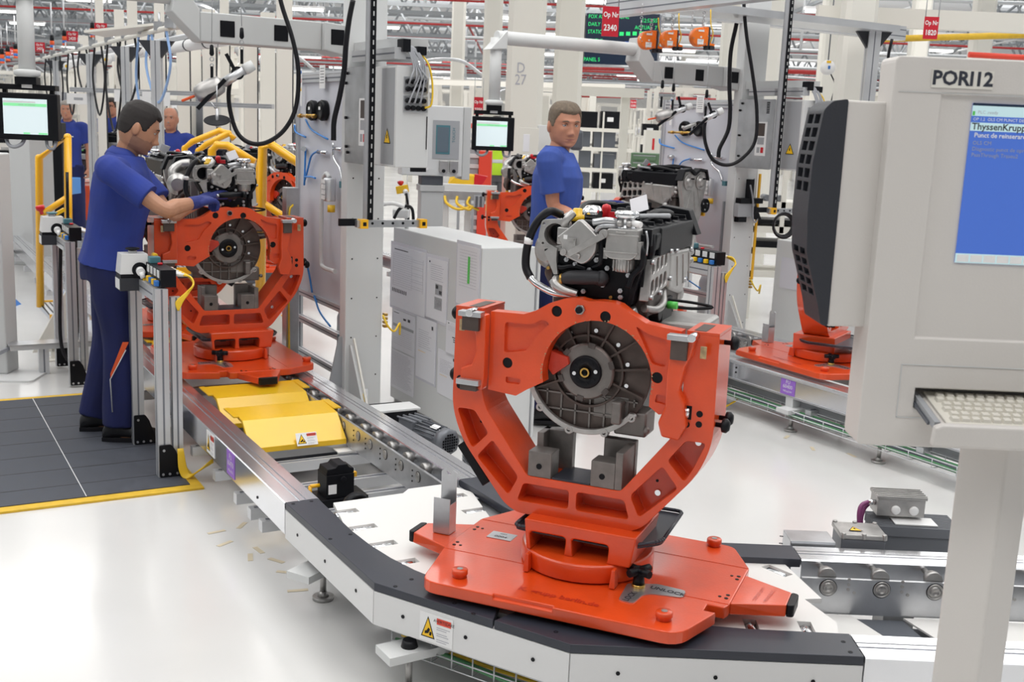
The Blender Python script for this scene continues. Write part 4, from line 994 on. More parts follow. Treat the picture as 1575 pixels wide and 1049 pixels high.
    mb = N('cast'); mb.box((-.01, -.068, .983), (.12, .010, .018), rot3('Y', -31)); mb.cyl((.04, -.07, 1.018), (.04, -.05, 1.018), .013, n=14); mb.cyl((-.08, -.07, .955), (-.08, -.05, .955), .010, n=12); mb.box((-.055, -.066, .995), (.022, .012, .008)); mb.box((-.045, -.066, .988), (.006, .012, .022)); mb.tube([(-.04, -.066, .955), (-.03, -.068, .95), (-.032, -.066, .94)], .003, n=6); B(mb, 'pump_bracket', bevel=.002)
    mb = N('white'); mb.box((-.077, -.0625, 1.0), (.012, .001, .012)); B(mb, 'sticker')
    mb = N('cast_light'); mb.prism(rpoly([(.046, 1.034), (.138, 1.036), (.140, .960), (.122, .946), (.060, .946), (.042, .955)], .008), -.055, .02, 'y'); mb.lathe([(.034, 0), (.034, .03), (.026, .042), (.01, .044)], (.092, -.02, .95), (.092, -.02, .7), 22); B(mb, 'high_pressure_pump', bevel=.004)
    mb = N('cast_light')
    for z in (.965, 1.015): mb.bx(.040, .142, -.058, -.05, z, z + .004)
    for k in range(6): mb.bx(.070 + k * .009, .073 + k * .009, -.056, -.02, .912, .945)
    mb.use('cast'); mb.bx(.075, .105, -.060, -.05, 1.022, 1.027); mb.bx(.036, .05, -.05, -.01, .945, .975); mb.bx(.132, .148, -.05, -.01, .95, 1.0); B(mb, 'pump_rib', bevel=.001)
    mb = N('polished'); mb.lathe([(.028, 0), (.030, .004), (.024, .008), (.024, .026), (.028, .032), (.036, .036), (.036, .048), (.030, .053), (.001, .054)], (.093, -.02, 1.032), (.093, -.02, 1.2), 28); B(mb, 'metal_valve')
    mb = N('cast'); [mb.ball((.093 + dx, -.047, 1.05), .010, 6) for dx in (-.012, .016)]; B(mb, 'valve_nut')
    mb = N('zinc'); mb.tube([(.068, -.03, 1.052), (.04, -.045, 1.055), (.0, -.045, 1.047)], .010, n=10); mb.tube([(.068, -.03, 1.04), (.04, -.045, 1.040), (.02, -.045, 1.034), (.01, -.04, 1.02)], .008, n=10); B(mb, 'fuel_pipe')
    mb = N('white'); mb.cyl((.118, -.04, 1.052), (.145, -.05, 1.050), .010, .009, n=12); B(mb, 'white_connector')
    mb = N('black'); mb.prism([(-.165, .955), (-.135, .90), (-.13, .83), (.125, .81), (.125, .93), (.10, .95)], -.015, .05, 'y'); B(mb, 'front_cover', bevel=.008)
    mb = N('black'); mb.prism([(.125, 1.02), (.15, 1.02), (.15, .93), (.125, .82), (.11, .80)], -.02, .05, 'y'); mb.bx(.13, .165, .0, .25, .985, 1.035); mb.tube([(.155, .02, 1.02), (.158, .03, .97), (.14, .05, .93), (.135, .02, .9)], .012, n=8); B(mb, 'hose_guide', bevel=.004)
    mb = N('black'); mb.bx(.14, .170, .09, .49, .948, 1.034); mb.bx(.13, .155, .02, .1, .955, 1.03); B(mb, 'side_shield', bevel=.006)
    mb = N('rubber'); mb.tube([(-.135, .05, 1.055), (-.155, .01, 1.066), (-.18, -.005, 1.045), (-.205, -.01, 1.0), (-.218, -.01, .945), (-.216, -.015, .895), (-.197, -.02, .863)], .0125, n=12); B(mb, 'coolant_hose')
    mb = N('white'); mb.tube([(-.212, -.01, .985), (-.214, -.01, .965)], .0136, n=12); B(mb, 'hose_sleeve')
    mb = N('polished'); mb.tube([(-.199, -.02, .866), (-.17, -.03, .848), (-.12, -.035, .830), (-.075, -.03, .822), (-.04, -.02, .815)], .011, n=12); B(mb, 'coolant_pipe')
    mb = N('cast_light'); mb.tube([(-.11, -.02, .868), (-.105, -.04, .855), (-.08, -.045, .842), (-.04, -.04, .832)], .013, n=10, radii=[.017, .018, .014, .012]); mb.prism([(-.128, .968), (-.112, .962), (-.112, .925), (-.106, .885), (-.118, .883), (-.136, .918), (-.152, .948)], -.035, -.02, 'y'); B(mb, 'coolant_elbow', bevel=.004)
    mb = N('brass'); mb.cyl((-.093, -.04, .872), (-.086, -.04, .873), .0165, n=16); B(mb, 'hose_clip')
    mb = N('black_soft'); mb.tube([(-.086, -.04, .873), (-.06, -.045, .880), (-.01, -.045, .885), (.03, -.04, .886)], .022, n=14, radii=[.015, .021, .022, .020]); mb.ball((.03, -.035, .884), .024, 8); B(mb, 'air_duct', bevel=0)
    mb = N('zinc')
    for x, y, z in ((-.083, -.018, .93), (-.055, -.02, .918), (-.01, -.02, .905), (.01, -.018, .936), (-.025, -.018, .84), (.035, -.022, .865), (.088, -.018, .852), (.09, -.018, .833), (-.125, -.02, .86), (.045, -.02, .915), (.11, -.02, .90), (-.06, -.02, .95)):
        mb.cyl((x, y, z), (x, y - .012, z), .0075, n=6); mb.cyl((x, y - .012, z), (x, y - .017, z), .004, n=8)
    B(mb, 'bolt')
    mb = N('brass'); [mb.cyl((x, -.02, z), (x, -.028, z), .005, n=8) for x, z in ((-.14, .90), (.06, .83), (.12, .97))]; B(mb, 'plug_screw')
    return t

engine1 = make_engine('grey and black car engine on the large orange fixture, flywheel side showing, nearest of all', (.28, 3.256, .375), ang1)
def clone_engine(label, loc, rot):
    c = engine1.copy(); COL.objects.link(c); c.location = loc; c.rotation_euler = (0, 0, rot); c['label'] = label
    for ch in kids(engine1):
        d = ch.copy(); COL.objects.link(d); d.parent = c
    return c
engine2 = clone_engine('car engine the nearer worker has his gloved hand on', Ct(6.04, 1.70), R(30))
engine3 = clone_engine('car engine with two round cam pulleys facing the camera, right of the worker looking back', Ct(6.95, 5.0), R(-132))
engine4 = clone_engine('car engine with cam pulleys facing the camera, behind the nearer worker\'s gloved arm', Ct(7.25, 1.60), R(-150))
carrier7 = clone_carrier('orange engine fixture hidden mostly behind the one at the left', Ct(7.25, 1.66), R(-60), R(-90))
engine5 = clone_engine('car engine on the orange fixture beside the hanging monitor', Ct(8.35, 5.02), R(6))
engine6 = clone_engine('car engine on the distant fixture between the yellow rail and the grey panel', AV(9.9, 3.3, .375), R(-35))
# ================================================================ the two assembly stations
def Vv(px, py, v):                                         # point where a pixel's ray meets the vertical plane v = const ; returns (u, z)
    d = _ray(px, py); k = v / d.dot(dP); w = Vector((0, 0, EYE)) + d * k; return w.dot(dA), w.z
def Uv(px, py, u):
    d = _ray(px, py); k = u / d.dot(dA); w = Vector((0, 0, EYE)) + d * k; return w.dot(dP), w.z
def profile(mb, x0, x1, y0, y1, z0, z1, ax='z'):
    """square aluminium profile with a groove in each visible face"""
    mb.use('alu_profile').bx(x0, x1, y0, y1, z0, z1); mb.use('alu_groove'); e = .0006; w = .004
    cx, cy, cz = (x0 + x1) / 2, (y0 + y1) / 2, (z0 + z1) / 2
    if ax == 'z':
        mb.bx(cx - w, cx + w, y0 - e, y0, z0, z1); mb.bx(x0 - e, x0, cy - w, cy + w, z0, z1); mb.bx(x1, x1 + e, cy - w, cy + w, z0, z1)
    elif ax == 'y':
        mb.bx(x0 - e, x0, y0, y1, cz - w, cz + w); mb.bx(cx - w, cx + w, y0, y1, z1, z1 + e); mb.bx(x1, x1 + e, y0, y1, cz - w, cz + w)
    else:
        mb.bx(x0, x1, y0 - e, y0, cz - w, cz + w); mb.bx(x0, x1, cy - w, cy + w, z1, z1 + e)
    return mb
def station(tagl, du, dv, second):
    L = AV(du, dv)
    def T(name, label, cat, x, y): 
        t = thing(name, label, cat, L + AV(y, x), ROT); t['_o'] = 0; del t['_o']; return t, Matrix.Translation((-x, -y, 0))
    # column
    t, m = T('machine_column', 'pale grey steel column with rows of small holes %s' % tagl, 'machine column', 2.33, 5.8)
    mb = MB(m).use('grey_light'); mb.bx(2.22, 2.44, 5.70, 5.79, 0, 2.75); mb.build('column', parent=t, bevel=.006)
    mb = MB(m).use('grey_cab'); mb.prism([(5.70, .02), (5.70, .46), (5.685, .46), (5.40, .02)], 2.245, 2.26, 'x'); mb.use('grey_mid'); mb.prism([(2.22, .02), (2.22, .50), (2.20, .50), (2.10, .02)], 5.74, 5.75, 'y'); mb.use('cream').prism([(5.40, .02), (5.40, .04), (5.68, .50), (5.69, .49)], 2.262, 2.272, 'x'); mb.build('gusset', parent=t)
    mb = MB(m).use('black')
    for z in (.28, .50, .72, .94, 1.16, 1.38):
        for x in (2.255, 2.405): mb.cyl((x, 5.6995, z), (x, 5.6985, z), .0045, n=8)
    mb.build('bolt_hole', parent=t)
    mb = MB(m).use('polished'); mb.bx(2.30, 2.36, 5.696, 5.699, .10, .20); mb.use('yellow_cable').cyl((2.335, 5.69, .1), (2.335, 5.69, .17), .012); mb.build('inspection_opening', parent=t)
    mb = MB(m).use('yellow_cable'); mb.tube([(2.44, 5.69, .62), (2.46, 5.66, .56), (2.50, 5.66, .53), (2.54, 5.68, .57), (2.55, 5.7, .50)], .006); mb.build('earth_cable', parent=t)
    mb = MB(m).use('brass'); [mb.bx(2.455, 2.475, 5.70, 5.73, .545 + k * .022, .56 + k * .022) for k in range(4)]; mb.build('terminal_strip', parent=t)
    # boom with three windows, elbow, pipe
    xl = 1.46
    t, m = T('support_boom', 'grey box-section boom with black windows carrying the monitor pipe %s' % tagl, 'machine arm', 2.2, 5.86)
    mb = MB(m).use('grey_cab'); mb.bx(xl, 2.10, 5.78, 5.93, 2.045, 2.19); mb.prism([(2.10, 2.045), (2.22, 2.02), (2.22, 2.18), (2.10, 2.19)], 5.74, 5.95, 'y'); mb.build('arm', parent=t, bevel=.006)
    mb = MB(m).use('grey_cab'); mb.prism([(xl, 2.045), (xl, 2.20), (xl - .10, 2.33), (xl - .115, 2.345), (xl - .14, 2.18), (xl - .10, 2.14)], 5.775, 5.935, 'y'); mb.build('elbow', parent=t, bevel=.006)
    for x in (1.56, 1.84, 2.135): mb = MB(m).use('black'); mb.bx(x, x + .075, 5.776 if x < 2.1 else 5.738, 5.781 if x < 2.1 else 5.743, 2.075, 2.155); mb.build('window_cover', parent=t, bevel=.003)
    mlen = .66 if not second else 3.60 - dv
    mb = MB(m).use('grey_light'); mb.tube([(xl - .12, 5.855, 2.262), (mlen, 5.855, 2.262)], .045, n=20, curve=False); mb.prism([(mlen - .07, 2.18), (mlen + .055, 2.31), (mlen + .055, 2.21), (mlen + .05, 2.19)], 5.80, 5.91, 'y'); mb.build('pipe', parent=t, bevel=.004)
    mb = MB(m).use('grey_light'); mb.cyl((mlen, 5.855, 2.26), (mlen, 5.855, 1.85), .038, n=24); mb.lathe([(.045, 0), (.06, .01), (.06, .03), (.04, .035)], (mlen, 5.855, 1.825), (mlen, 5.855, 2), 24); mb.build('drop_pipe', parent=t)
    mon = thing('monitor', 'black-framed monitor with a pale screen hanging from a pipe %s' % tagl, 'monitor', L + AV(5.855, mlen, 1.64), R(4) if not second else R(6))
    mb = MB().use('black'); mb.bx(-.14, .14, -.02, .03, -.11, .11); mb.build('housing', parent=mon, bevel=.005)
    mb = MB().use('screen_white'); mb.bx(-.112, .093, -.0215, -.0205, -.083, .083); mb.build('screen', parent=mon)
    mb = MB().use('screen_green'); mb.bx(-.110, .091, -.0225, -.0215, .048, .062); mb.bx(-.02, .01, -.0225, -.0215, -.082, -.074); mb.bx(.05, .091, -.0225, -.0215, -.082, -.074); mb.use('white').bx(-.110, .04, -.0225, -.0215, .064, .072); mb.use('print_grey').text('PANEL DE OPERARE', .009, (0, -.0225, .055), (1, 0, 0), (0, 0, 1), .0004); mb.build('screen_bar', parent=mon, norm=False)
    mb = MB().use('black'); mb.bx(-.13, .13, -.01, .05, .125, .15); mb.bx(-.12, -.10, .0, .02, .11, .15); mb.bx(.10, .12, .0, .02, .11, .15); mb.use('white').box((0, -.012, .145), (.05, .002, .022)); mb.use('black').bx(-.05, .05, -.03, .03, .15, .185); mb.build('bracket', parent=mon, bevel=.003)
    mb = MB().use('grey_cable'); mb.tube([(-.12, .02, -.10), (-.10, .0, -.135), (-.07, -.01, -.145), (-.04, .0, -.13), (-.03, .02, -.10)], .009, n=8); mb.tube([(.07, .02, -.10), (.08, .01, -.14), (.11, .0, -.145), (.12, .02, -.10)], .008, n=8); mb.build('cable', parent=mon)
    # control box with plug plates
    t, m = T('control_box', 'grey control box full of round plugs and cables %s' % tagl, 'control box', 2.3, 5.3)
    mb = MB(m).use('grey_light'); mb.bx(2.21, 2.385, 5.04, 5.69, 1.47, 1.955); mb.build('housing', parent=t, bevel=.004)
    mb = MB(m).use('zinc'); mb.bx(2.202, 2.21, 5.32, 5.70, 1.465, 1.96); mb.build('mounting_plate', parent=t, bevel=.002)
    mb = MB(m).use('grey_mid'); mb.bx(2.2095, 2.2105, 5.06, 5.22, 1.48, 1.945); mb.build('side_panel', parent=t)
    mb = MB(m); warning_triangle(mb, (2.209, 5.14, 1.62), (0, -1, 0), .085); mb.build('warning_sign', parent=t, norm=False)
    mb = MB(m).use('white'); mb.bx(2.199, 2.2018, 5.38, 5.49, 1.56, 1.80); mb.use('cast_brown').bx(2.1985, 2.199, 5.40, 5.47, 1.70, 1.79); mb.use('grey_mid').bx(2.1985, 2.199, 5.40, 5.47, 1.64, 1.69); mb.use('red').bx(2.1985, 2.199, 5.40, 5.43, 1.58, 1.62); mb.use('grey_mid').bx(2.1985, 2.199, 5.44, 5.47, 1.58, 1.62); mb.build('instruction_card', parent=t)
    mb = MB(m).use('black'); [mb.cyl((2.202, y, z), (2.19, y, z), .008, n=8) for y, z in ((5.66, 1.93), (5.68, 1.88), (5.67, 1.70), (5.66, 1.55), (5.64, 1.52))]; [mb.bx(2.2, 2.202, 5.37, 5.40, 1.86 + k * .012, 1.868 + k * .012) for k in range(7)]; mb.build('bolt', parent=t)
    for zc in (1.865, 1.775):
        mb = MB(m).use('zinc'); mb.bx(2.245, 2.375, 5.033, 5.039, zc - .038, zc + .042); mb.build('plug_plate', parent=t, bevel=.002)
        mb = MB(m).use('black')
        for j in range(2):
            for k in range(4): mb.lathe([(.011, 0), (.013, .004), (.012, .016), (.008, .018)], (2.265 + k * .028, 5.033, zc - .018 + j * .036), (2.265 + k * .028, 4.9, zc - .018 + j * .036), 12)
        mb.build('plug', parent=t)
    mb = MB(m).use('black'); mb.bx(2.372, 2.376, 5.036, 5.039, 1.56, 1.72); mb.use('black').bx(2.30, 2.38, 5.045, 5.06, 1.45, 1.47); mb.build('door_seal', parent=t)
    mb = MB(m).use('grey_cable')
    for k in range(7): mb.tube([(2.245 + k * .006, 5.09, 2.06), (2.265 + k * .008, 5.04, 2.03), (2.285 + k * .010, 5.01, 1.95), (2.265 + (k % 4) * .028, 4.995, 1.90 - (k // 4) * .1), (2.265 + (k % 4) * .028, 5.018, 1.87 - (k // 4) * .09)], .0045, n=6)
    mb.build('cable', parent=t)
    mb = MB(m).use('yellow_cable'); mb.tube([(2.33, 5.06, 2.03), (2.365, 5.02, 1.97), (2.385, 5.01, 1.88), (2.378, 5.0, 1.78), (2.35, 5.015, 1.76)], .005, n=6); mb.build('cable', parent=t)
    mb = MB(m); profile(mb, 2.20, 2.40, 5.28, 5.33, 1.985, 2.03, 'x'); profile(mb, 2.20, 2.26, 5.05, 5.6, 1.985, 2.04, 'y'); mb.use('black').bx(2.235, 2.275, 5.03, 5.10, 2.02, 2.08); mb.bx(2.31, 2.36, 5.03, 5.08, 2.01, 2.05); mb.use('grey_cab').bx(2.25, 2.40, 5.10, 5.7, 2.035, 2.09); mb.build('cable_rail', parent=t)
    # slotted hanging rail with a yellow-capped bar
    t, m = T('slotted_rail', 'grey slotted vertical rail hanging in front of the control box %s' % tagl, 'rail', 2.14, 5.2)
    mb = MB(m).use('grey_mid'); mb.bx(2.115, 2.123, 5.17, 5.21, 1.2, 2.75); mb.bx(2.115, 2.155, 5.20, 5.206, 1.2, 2.75); mb.use('black').bx(2.124, 2.150, 5.16, 5.199, 1.2, 2.75); mb.build('rail', parent=t)
    mb = MB(m).use('grey_light'); [mb.bx(2.133, 2.138, 5.158, 5.16, 1.24 + k * .045, 1.262 + k * .045) for k in range(33)]; mb.build('slot', parent=t)
    t, m = T('sensor_bar', 'zinc sensor bar with a yellow cap at each end %s' % tagl, 'sensor', 2.2, 5.15)
    mb = MB(m).use('zinc'); mb.bx(2.05, 2.42, 5.12, 5.15, 1.17, 1.205); mb.use('black'); [mb.cyl((2.13 + k * .055, 5.1195, 1.19), (2.13 + k * .055, 5.118, 1.19), .007, n=10) for k in range(5)]; mb.use('black').bx(1.97, 2.06, 5.15, 5.17, 1.175, 1.21); mb.build('bar', parent=t)
    for x in (2.065, 2.385):
        mb = MB(m).use('yellow_rail'); mb.bx(x, x + .038, 5.105, 5.155, 1.165, 1.21); mb.use('black').bx(x + .01, x + .028, 5.104, 5.105, 1.178, 1.197); mb.build('end_cap', parent=t, bevel=.003)
    # frame and panel board with gauges and hoses
    t, m = T('pneumatic_station', 'pale grey service panel with two black gauges and blue hoses %s' % tagl, 'service panel', 2.3, 6.25)
    mb = MB(m)
    profile(mb, 2.28, 2.32, 5.77, 5.81, 0, 1.96); profile(mb, 2.28, 2.32, 6.69, 6.73, 0, 1.96)
    for z in (1.90, .60, .43, .22): profile(mb, 2.28, 2.32, 5.81, 6.69, z, z + .04, 'y')
    mb.use('alu_profile').bx(2.30, 2.5, 5.77, 6.7, 1.945, 1.96); mb.build('frame', parent=t)
    mb = MB(m).use('board_panel'); mb.bx(2.296, 2.304, 5.81, 6.69, .64, 1.90); mb.build('board', parent=t)
    for px, py in ((482, 170), (498, 170)):
        u, z = Vv(px, py, 2.28)
        mb = MB(m).use('black'); mb.lathe([(.045, 0), (.058, .004), (.060, .03), (.050, .045), (.046, .040), (.001, .040)], (2.296, u, z), (2.1, u, z), 28); mb.use('white').box((2.253, u, z + .012), (.001, .03, .018)); mb.build('gauge', parent=t)
    u0, z0 = Vv(460, 178, 2.25); u1, z1 = Vv(487, 178, 2.25)
    mb = MB(m).use('brass'); mb.cyl((2.245, u0, z0), (2.245, u1, z1), .009); [mb.cyl((2.245, u0 + (u1 - u0) * k, z0), (2.245, u0 + (u1 - u0) * (k + .1), z0), .014, n=6) for k in (.1, .5, .85)]; mb.build('brass_fitting', parent=t)
    def pl(lst, v=2.275): return [(v, *Vv(x, y, v)) for x, y in lst]
    mb = MB(m).use('blue_hose')
    for path in ([(453, 192), (455, 203), (470, 211)], [(470, 184), (480, 200), (504, 214)], [(470, 228), (469, 260), (468, 285)], [(489, 232), (479, 240), (473, 262), (468, 280)], [(468, 272), (478, 272), (485, 274)], [(472, 405), (477, 430), (480, 450)], [(483, 455), (492, 480), (508, 502)]):
        mb.tube(pl(path), .006, n=6)
    mb.build('hose', parent=t)
    mb = MB(m).use('polished'); mb.tube(pl([(489, 234), (503, 235)]), .011, n=8); mb.tube(pl([(513, 220), (513, 240), (517, 250), (523, 260), (527, 280)]), .008, n=8); mb.tube(pl([(513, 228), (526, 230)]), .010, n=8); mb.cyl((2.26, *Vv(467, 229, 2.26)), (2.29, *Vv(467, 229, 2.29)), .016); mb.build('hose_coupling', parent=t)
    mb = MB(m).use('alu_profile'); uu, zz = Vv(507, 282, 2.24); mb.lathe([(.034, 0), (.036, .005), (.036, .12), (.03, .13)], (2.24, uu, zz - .10), (2.24, uu, 2), 20); mb.use('white'); [mb.bx(2.200, 2.203, uu - .028 + a * .02, uu - .012 + a * .02, zz - .09 + b * .03, zz - .068 + b * .03) for a in range(3) for b in range(4)]
    mb.use('grey_light').tube([(2.24, uu, zz + .03), (2.24, uu + .06, zz + .05), (2.24, uu + .12, zz - .02), (2.24, uu + .13, zz - .25), (2.24, uu + .13, zz - .45), (2.24, uu + .08, zz - .49), (2.24, uu - .1, zz - .49)], .013, n=8); mb.use('yellow').cyl((2.24, uu - .03, zz - .12), (2.24, uu - .03, zz - .16), .022); mb.build('air_filter', parent=t)
    mb = MB(m).use('white'); uu, zz = Vv(496, 118, 2.27); mb.bx(2.268, 2.27, uu - .045, uu + .045, zz - .065, zz + .065); mb.use('ink'); [mb.bx(2.2672, 2.268, uu - .03, uu + .03, zz + .045 - k * .016, zz + .048 - k * .016) for k in range(6)]; mb.build('note', parent=t)
    mb = MB(m).use('white'); uu, zz = Vv(464, 132, 2.27); mb.bx(2.266, 2.268, uu - .014, uu + .014, zz - .12, zz + .10); mb.use('blue').cyl((2.266, uu, zz + .08), (2.265, uu, zz + .08), .011); mb.use('red').ring((uu, zz + .03), .008, .011, 2.265, 2.266, 'x', n=16); mb.use('sign_yellow').prism([(uu - .01, zz - .03), (uu + .01, zz - .03), (uu, zz - .01)], 2.265, 2.266, 'x'); mb.build('safety_label', parent=t)
    mb = MB(m).use('teal'); uu, zz = Vv(526, 284, 2.25); mb.bx(2.24, 2.275, uu - .018, uu + .018, zz - .018, zz + .018); mb.use('teal'); mb.bx(2.24, 2.275, uu - .018, uu + .018, .45, .49); mb.use('grey_mid').bx(2.25, 2.27, uu - .006, uu + .006, .2, 1.2); mb.build('pipe_clamp', parent=t)
    # tank behind, cable trunk in front
    mb = MB(Matrix.Translation((-2.46, -6.15, 0))).use('grey_light'); mb.lathe([(.06, 0), (.11, .03), (.11, .5), (.09, .56), (.03, .58), (.03, .62)], (2.46, 6.15, .03), (2.46, 6.15, 1), 28)
    o = mb.build('air_tank', loc=L + AV(6.15, 2.46), rotz=ROT); tag(o, 'pale grey air tank on the floor inside the panel frame %s' % tagl, 'tank')
    if not second:
        mb = MB(Matrix.Translation((-2.16, -6.5, 0))).use('zinc'); mb.bx(2.12, 2.20, 6.42, 6.50, .02, 1.28); mb.use('zinc').bx(2.14, 2.2, 6.52, 6.55, .02, 1.24)
        tag(mb.build('wiring_conduit', loc=L + AV(6.5, 2.16), rotz=ROT, bevel=.004), 'upright zinc cable trunk at the left edge of the service panel', 'cable trunk')
        mb = MB(Matrix.Translation((-2.16, -6.5, 0))).use('yellow_cable'); mb.tube([(2.16, 6.42, 1.18), (2.13, 6.40, 1.1), (2.13, 6.40, .6), (2.14, 6.41, .1)], .006)
        tag(mb.build('cable', loc=L + AV(6.5, 2.16), rotz=ROT), 'yellow cable running down beside the zinc trunk', 'cable')
station('over the left line', 0, 0, False)
station('over the right line', .75, 3.37, True)
mb = MB(Matrix.Translation((-5.83, -6.44, 0))).use('yellow_rail'); mb.bx(5.815, 5.832, 6.435, 6.448, .62, 1.42); tag(mb.build('warning_strip', loc=AV(6.44, 5.83), rotz=ROT), 'yellow edge strip up the right side of the right machine column', 'warning strip')
t = thing('clamp_unit', 'black clamping unit with grey wire mounted on the right machine column', 'clamp', AV(6.44, 5.70, 1.12), ROT)
mb = MB().use('black'); mb.bx(-.10, .12, -.06, .0, .08, .12); mb.bx(-.02, .03, -.05, -.01, .12, .26); mb.bx(-.10, -.02, -.05, 0, -.06, -.02); mb.prism([(.02, .06), (.06, .06), (.12, -.04), (.06, -.04)], -.06, -.02, 'y'); mb.build('jaw', parent=t, bevel=.003)
mb = MB().use('grey_mid'); mb.bx(-.11, .05, -.05, 0, -.02, .08); mb.build('body', parent=t, bevel=.003)
mb = MB().use('grey_cable'); mb.tube([(-.02, -.06, .22), (.01, -.07, .1), (.02, -.07, -.02), (.06, -.06, -.06), (.10, -.05, .0)], .006); mb.build('cable', parent=t)
p = atY(1206, 347, 7.6); t = thing('cable_coil', 'black cable coil hanging just left of the terminal cover', 'cable coil', p); mb = MB().use('rubber')
for k in range(4): mb.tube([((.075 - k * .004) * math.cos(2 * PI * j / 20), .012 * k, (.085 - k * .004) * math.sin(2 * PI * j / 20)) for j in range(21)], .008, n=6, k=1)
mb.build('cable', parent=t)

def button_post(label, du, dv, estop=False, mir=False):
    t = thing('control_stand', label, 'control stand', AV(5.4 + du, 1.1 + dv), ROT); m = Matrix.Translation((-1.1, -5.4, 0))
    for (x, y, z1) in ((1.10, 5.12, .90), (1.10, 5.70, .865), (1.165, 5.12, .86)):
        mb = MB(m); w = .028 if x < 1.15 else .022; z0 = .014 if x < 1.15 else .10; profile(mb, x - w, x + w, y - w, y + w, z0, z1); mb.build('post', parent=t)
    mb = MB(m); profile(mb, 1.07, 1.13, 5.15, 5.67, .84, .90, 'y'); mb.build('beam', parent=t)
    for y in (5.085, 5.665):
        mb = MB(m).use('black'); mb.prism(rpoly([(1.075, .016), (1.19, .016), (1.15, .14), (1.13, .17), (1.075, .17)], .008), y - .002, y + .006, 'y'); mb.use('zinc'); [mb.cyl((x, y - .002, z), (x, y - .006, z), .006, n=10) for x, z in ((1.09, .03), (1.12, .03), (1.155, .03), (1.095, .145))]; mb.build('foot_bracket', parent=t)
    # switch box with push button
    mb = MB(m).use('white_paint'); mb.box((1.055, 5.50, .972), (.14, .12, .095), taper=.86); mb.use('black').bx(.987, 1.123, 5.442, 5.558, .905, .926); mb.use('charcoal').bx(.983, 1.127, 5.438, 5.562, .845, .905); mb.use('white').bx(.981, .984, 5.45, 5.55, .85, .90); mb.use('black').cyl((1.075, 5.442, .945), (1.075, 5.436, .945), .036, n=20); mb.build('switch_box', parent=t, bevel=.004)
    mb = MB(m).use('zinc'); mb.cyl((1.055, 5.50, 1.018), (1.055, 5.50, 1.036), .02); mb.use('black' if not estop else 'teal').lathe([(.03, 0), (.034, .004), (.03, .009), (.001, .010)], (1.055, 5.50, 1.036), (1.055, 5.50, 2), 20); mb.build('push_button', parent=t)
    if estop:
        mb = MB(m).use('yellow'); mb.box((1.11, 5.54, 1.045), (.06, .04, .02), rot3('Y', -30)); mb.use('red').lathe([(.012, 0), (.012, .02), (.026, .03), (.028, .05), (.022, .056), (.001, .058)], (1.0, 5.52, 1.03), (.955, 5.52, 1.24), 20); mb.build('emergency_stop', parent=t)
    mb = MB(m).use('white'); mb.cyl((1.075, 5.436, .942), (1.075, 5.41, .937), .020); mb.cyl((1.077, 5.41, .937), (1.083, 5.40, .91), .013); mb.use('yellow_cable'); [mb.tube([(1.083 + k * .008, 5.40, .91), (1.09 + k * .008, 5.39, .87), (1.11 + k * .006, 5.38, .835), (1.14, 5.36, .84)], .0045, n=6) for k in range(2)]; mb.build('plug_and_cable', parent=t)
    # distributor block with coloured buttons
    mb = MB(m).use('black'); mb.bx(1.10, 1.17, 5.11, 5.42, .905, .985); mb.use('grey_light'); [mb.bx(1.097, 1.10, 5.13 + k * .07, 5.175 + k * .07, .945, .98) for k in range(4)]; mb.build('distributor', parent=t, bevel=.002)
    for k, c in enumerate(('blue', 'yellow', 'blue', 'yellow')):
        mb = MB(m).use(c); mb.box((1.088, 5.14 + k * .055, .922), (.022, .028, .026)); mb.build('button', parent=t, bevel=.004)
    mb = MB(m).use('teal'); mb.box((1.13, 5.38, 1.0), (.05, .05, .03)); mb.use('yellow').cyl((1.15, 5.44, 1.01), (1.15, 5.49, 1.01), .012); mb.use('red').cyl((1.14, 5.30, .985), (1.14, 5.30, .995), .012); mb.build('valve', parent=t, bevel=.003)
    mb = MB(m).use('white'); [mb.cyl((1.165, 5.16 + k * .06, .96), (1.215, 5.15 + k * .055, .955), .008, n=8) for k in range(5)]; mb.build('cable_connector', parent=t)
    mb = MB(m).use('yellow_cable')
    for k in range(6): mb.tube([(1.21, 5.14 + k * .055, .955), (1.235, 5.12 + k * .02, .95), (1.245, 5.10, .92), (1.22 - k * .002, 5.095, .88), (1.19 - k * .005, 5.09, .84), (1.172, 5.09, .80)], .0048, n=6)
    mb.build('cable', parent=t)
    mb = MB(m).use('yellow_cable')
    for k in range(9): mb.tube([(1.158 + k * .0025, 5.075, .15), (1.16 + k * .004, 5.06, .05), (1.185 + k * .003, 5.04, -.0 + .012 + k * .002), (1.24, 5.02 - k * .004, .05 + k * .002), (1.30, 5.0, .09 + k * .002)], .0042, n=6)
    if not estop: mb.build('floor_cable', parent=t)
    else: mb.b.free()
    return t
button_post('aluminium control stand with grey switch box beside the nearer worker\'s legs', .0, .0)
button_post('aluminium control stand with red emergency stop behind the nearer worker', 2.0, -.10, True)
button_post('aluminium control stand seen past the right side of the nearest engine', .15, 3.36)
# hoses that hang behind the nearer worker
mb = MB().use('rubber'); b = AV(7.45, 1.0)
mb.tube([b + Vector((0, 0, .95)), b + Vector((-.01, -.02, .6)), b + Vector((-.02, -.02, .25)), b + Vector((.02, -.03, .12)), b + Vector((.10, -.04, .10))], .012); mb.tube([b + Vector((.05, 0, 1.3)), b + Vector((.05, -.02, .9)), b + Vector((.04, -.02, .4)), b + Vector((.06, -.03, .22)), b + Vector((.09, -.02, .3)), b + Vector((.09, 0, .9))], .010)
tag(mb.build('hose'), 'black hoses hanging down beside the control stand with the red stop', 'hose')

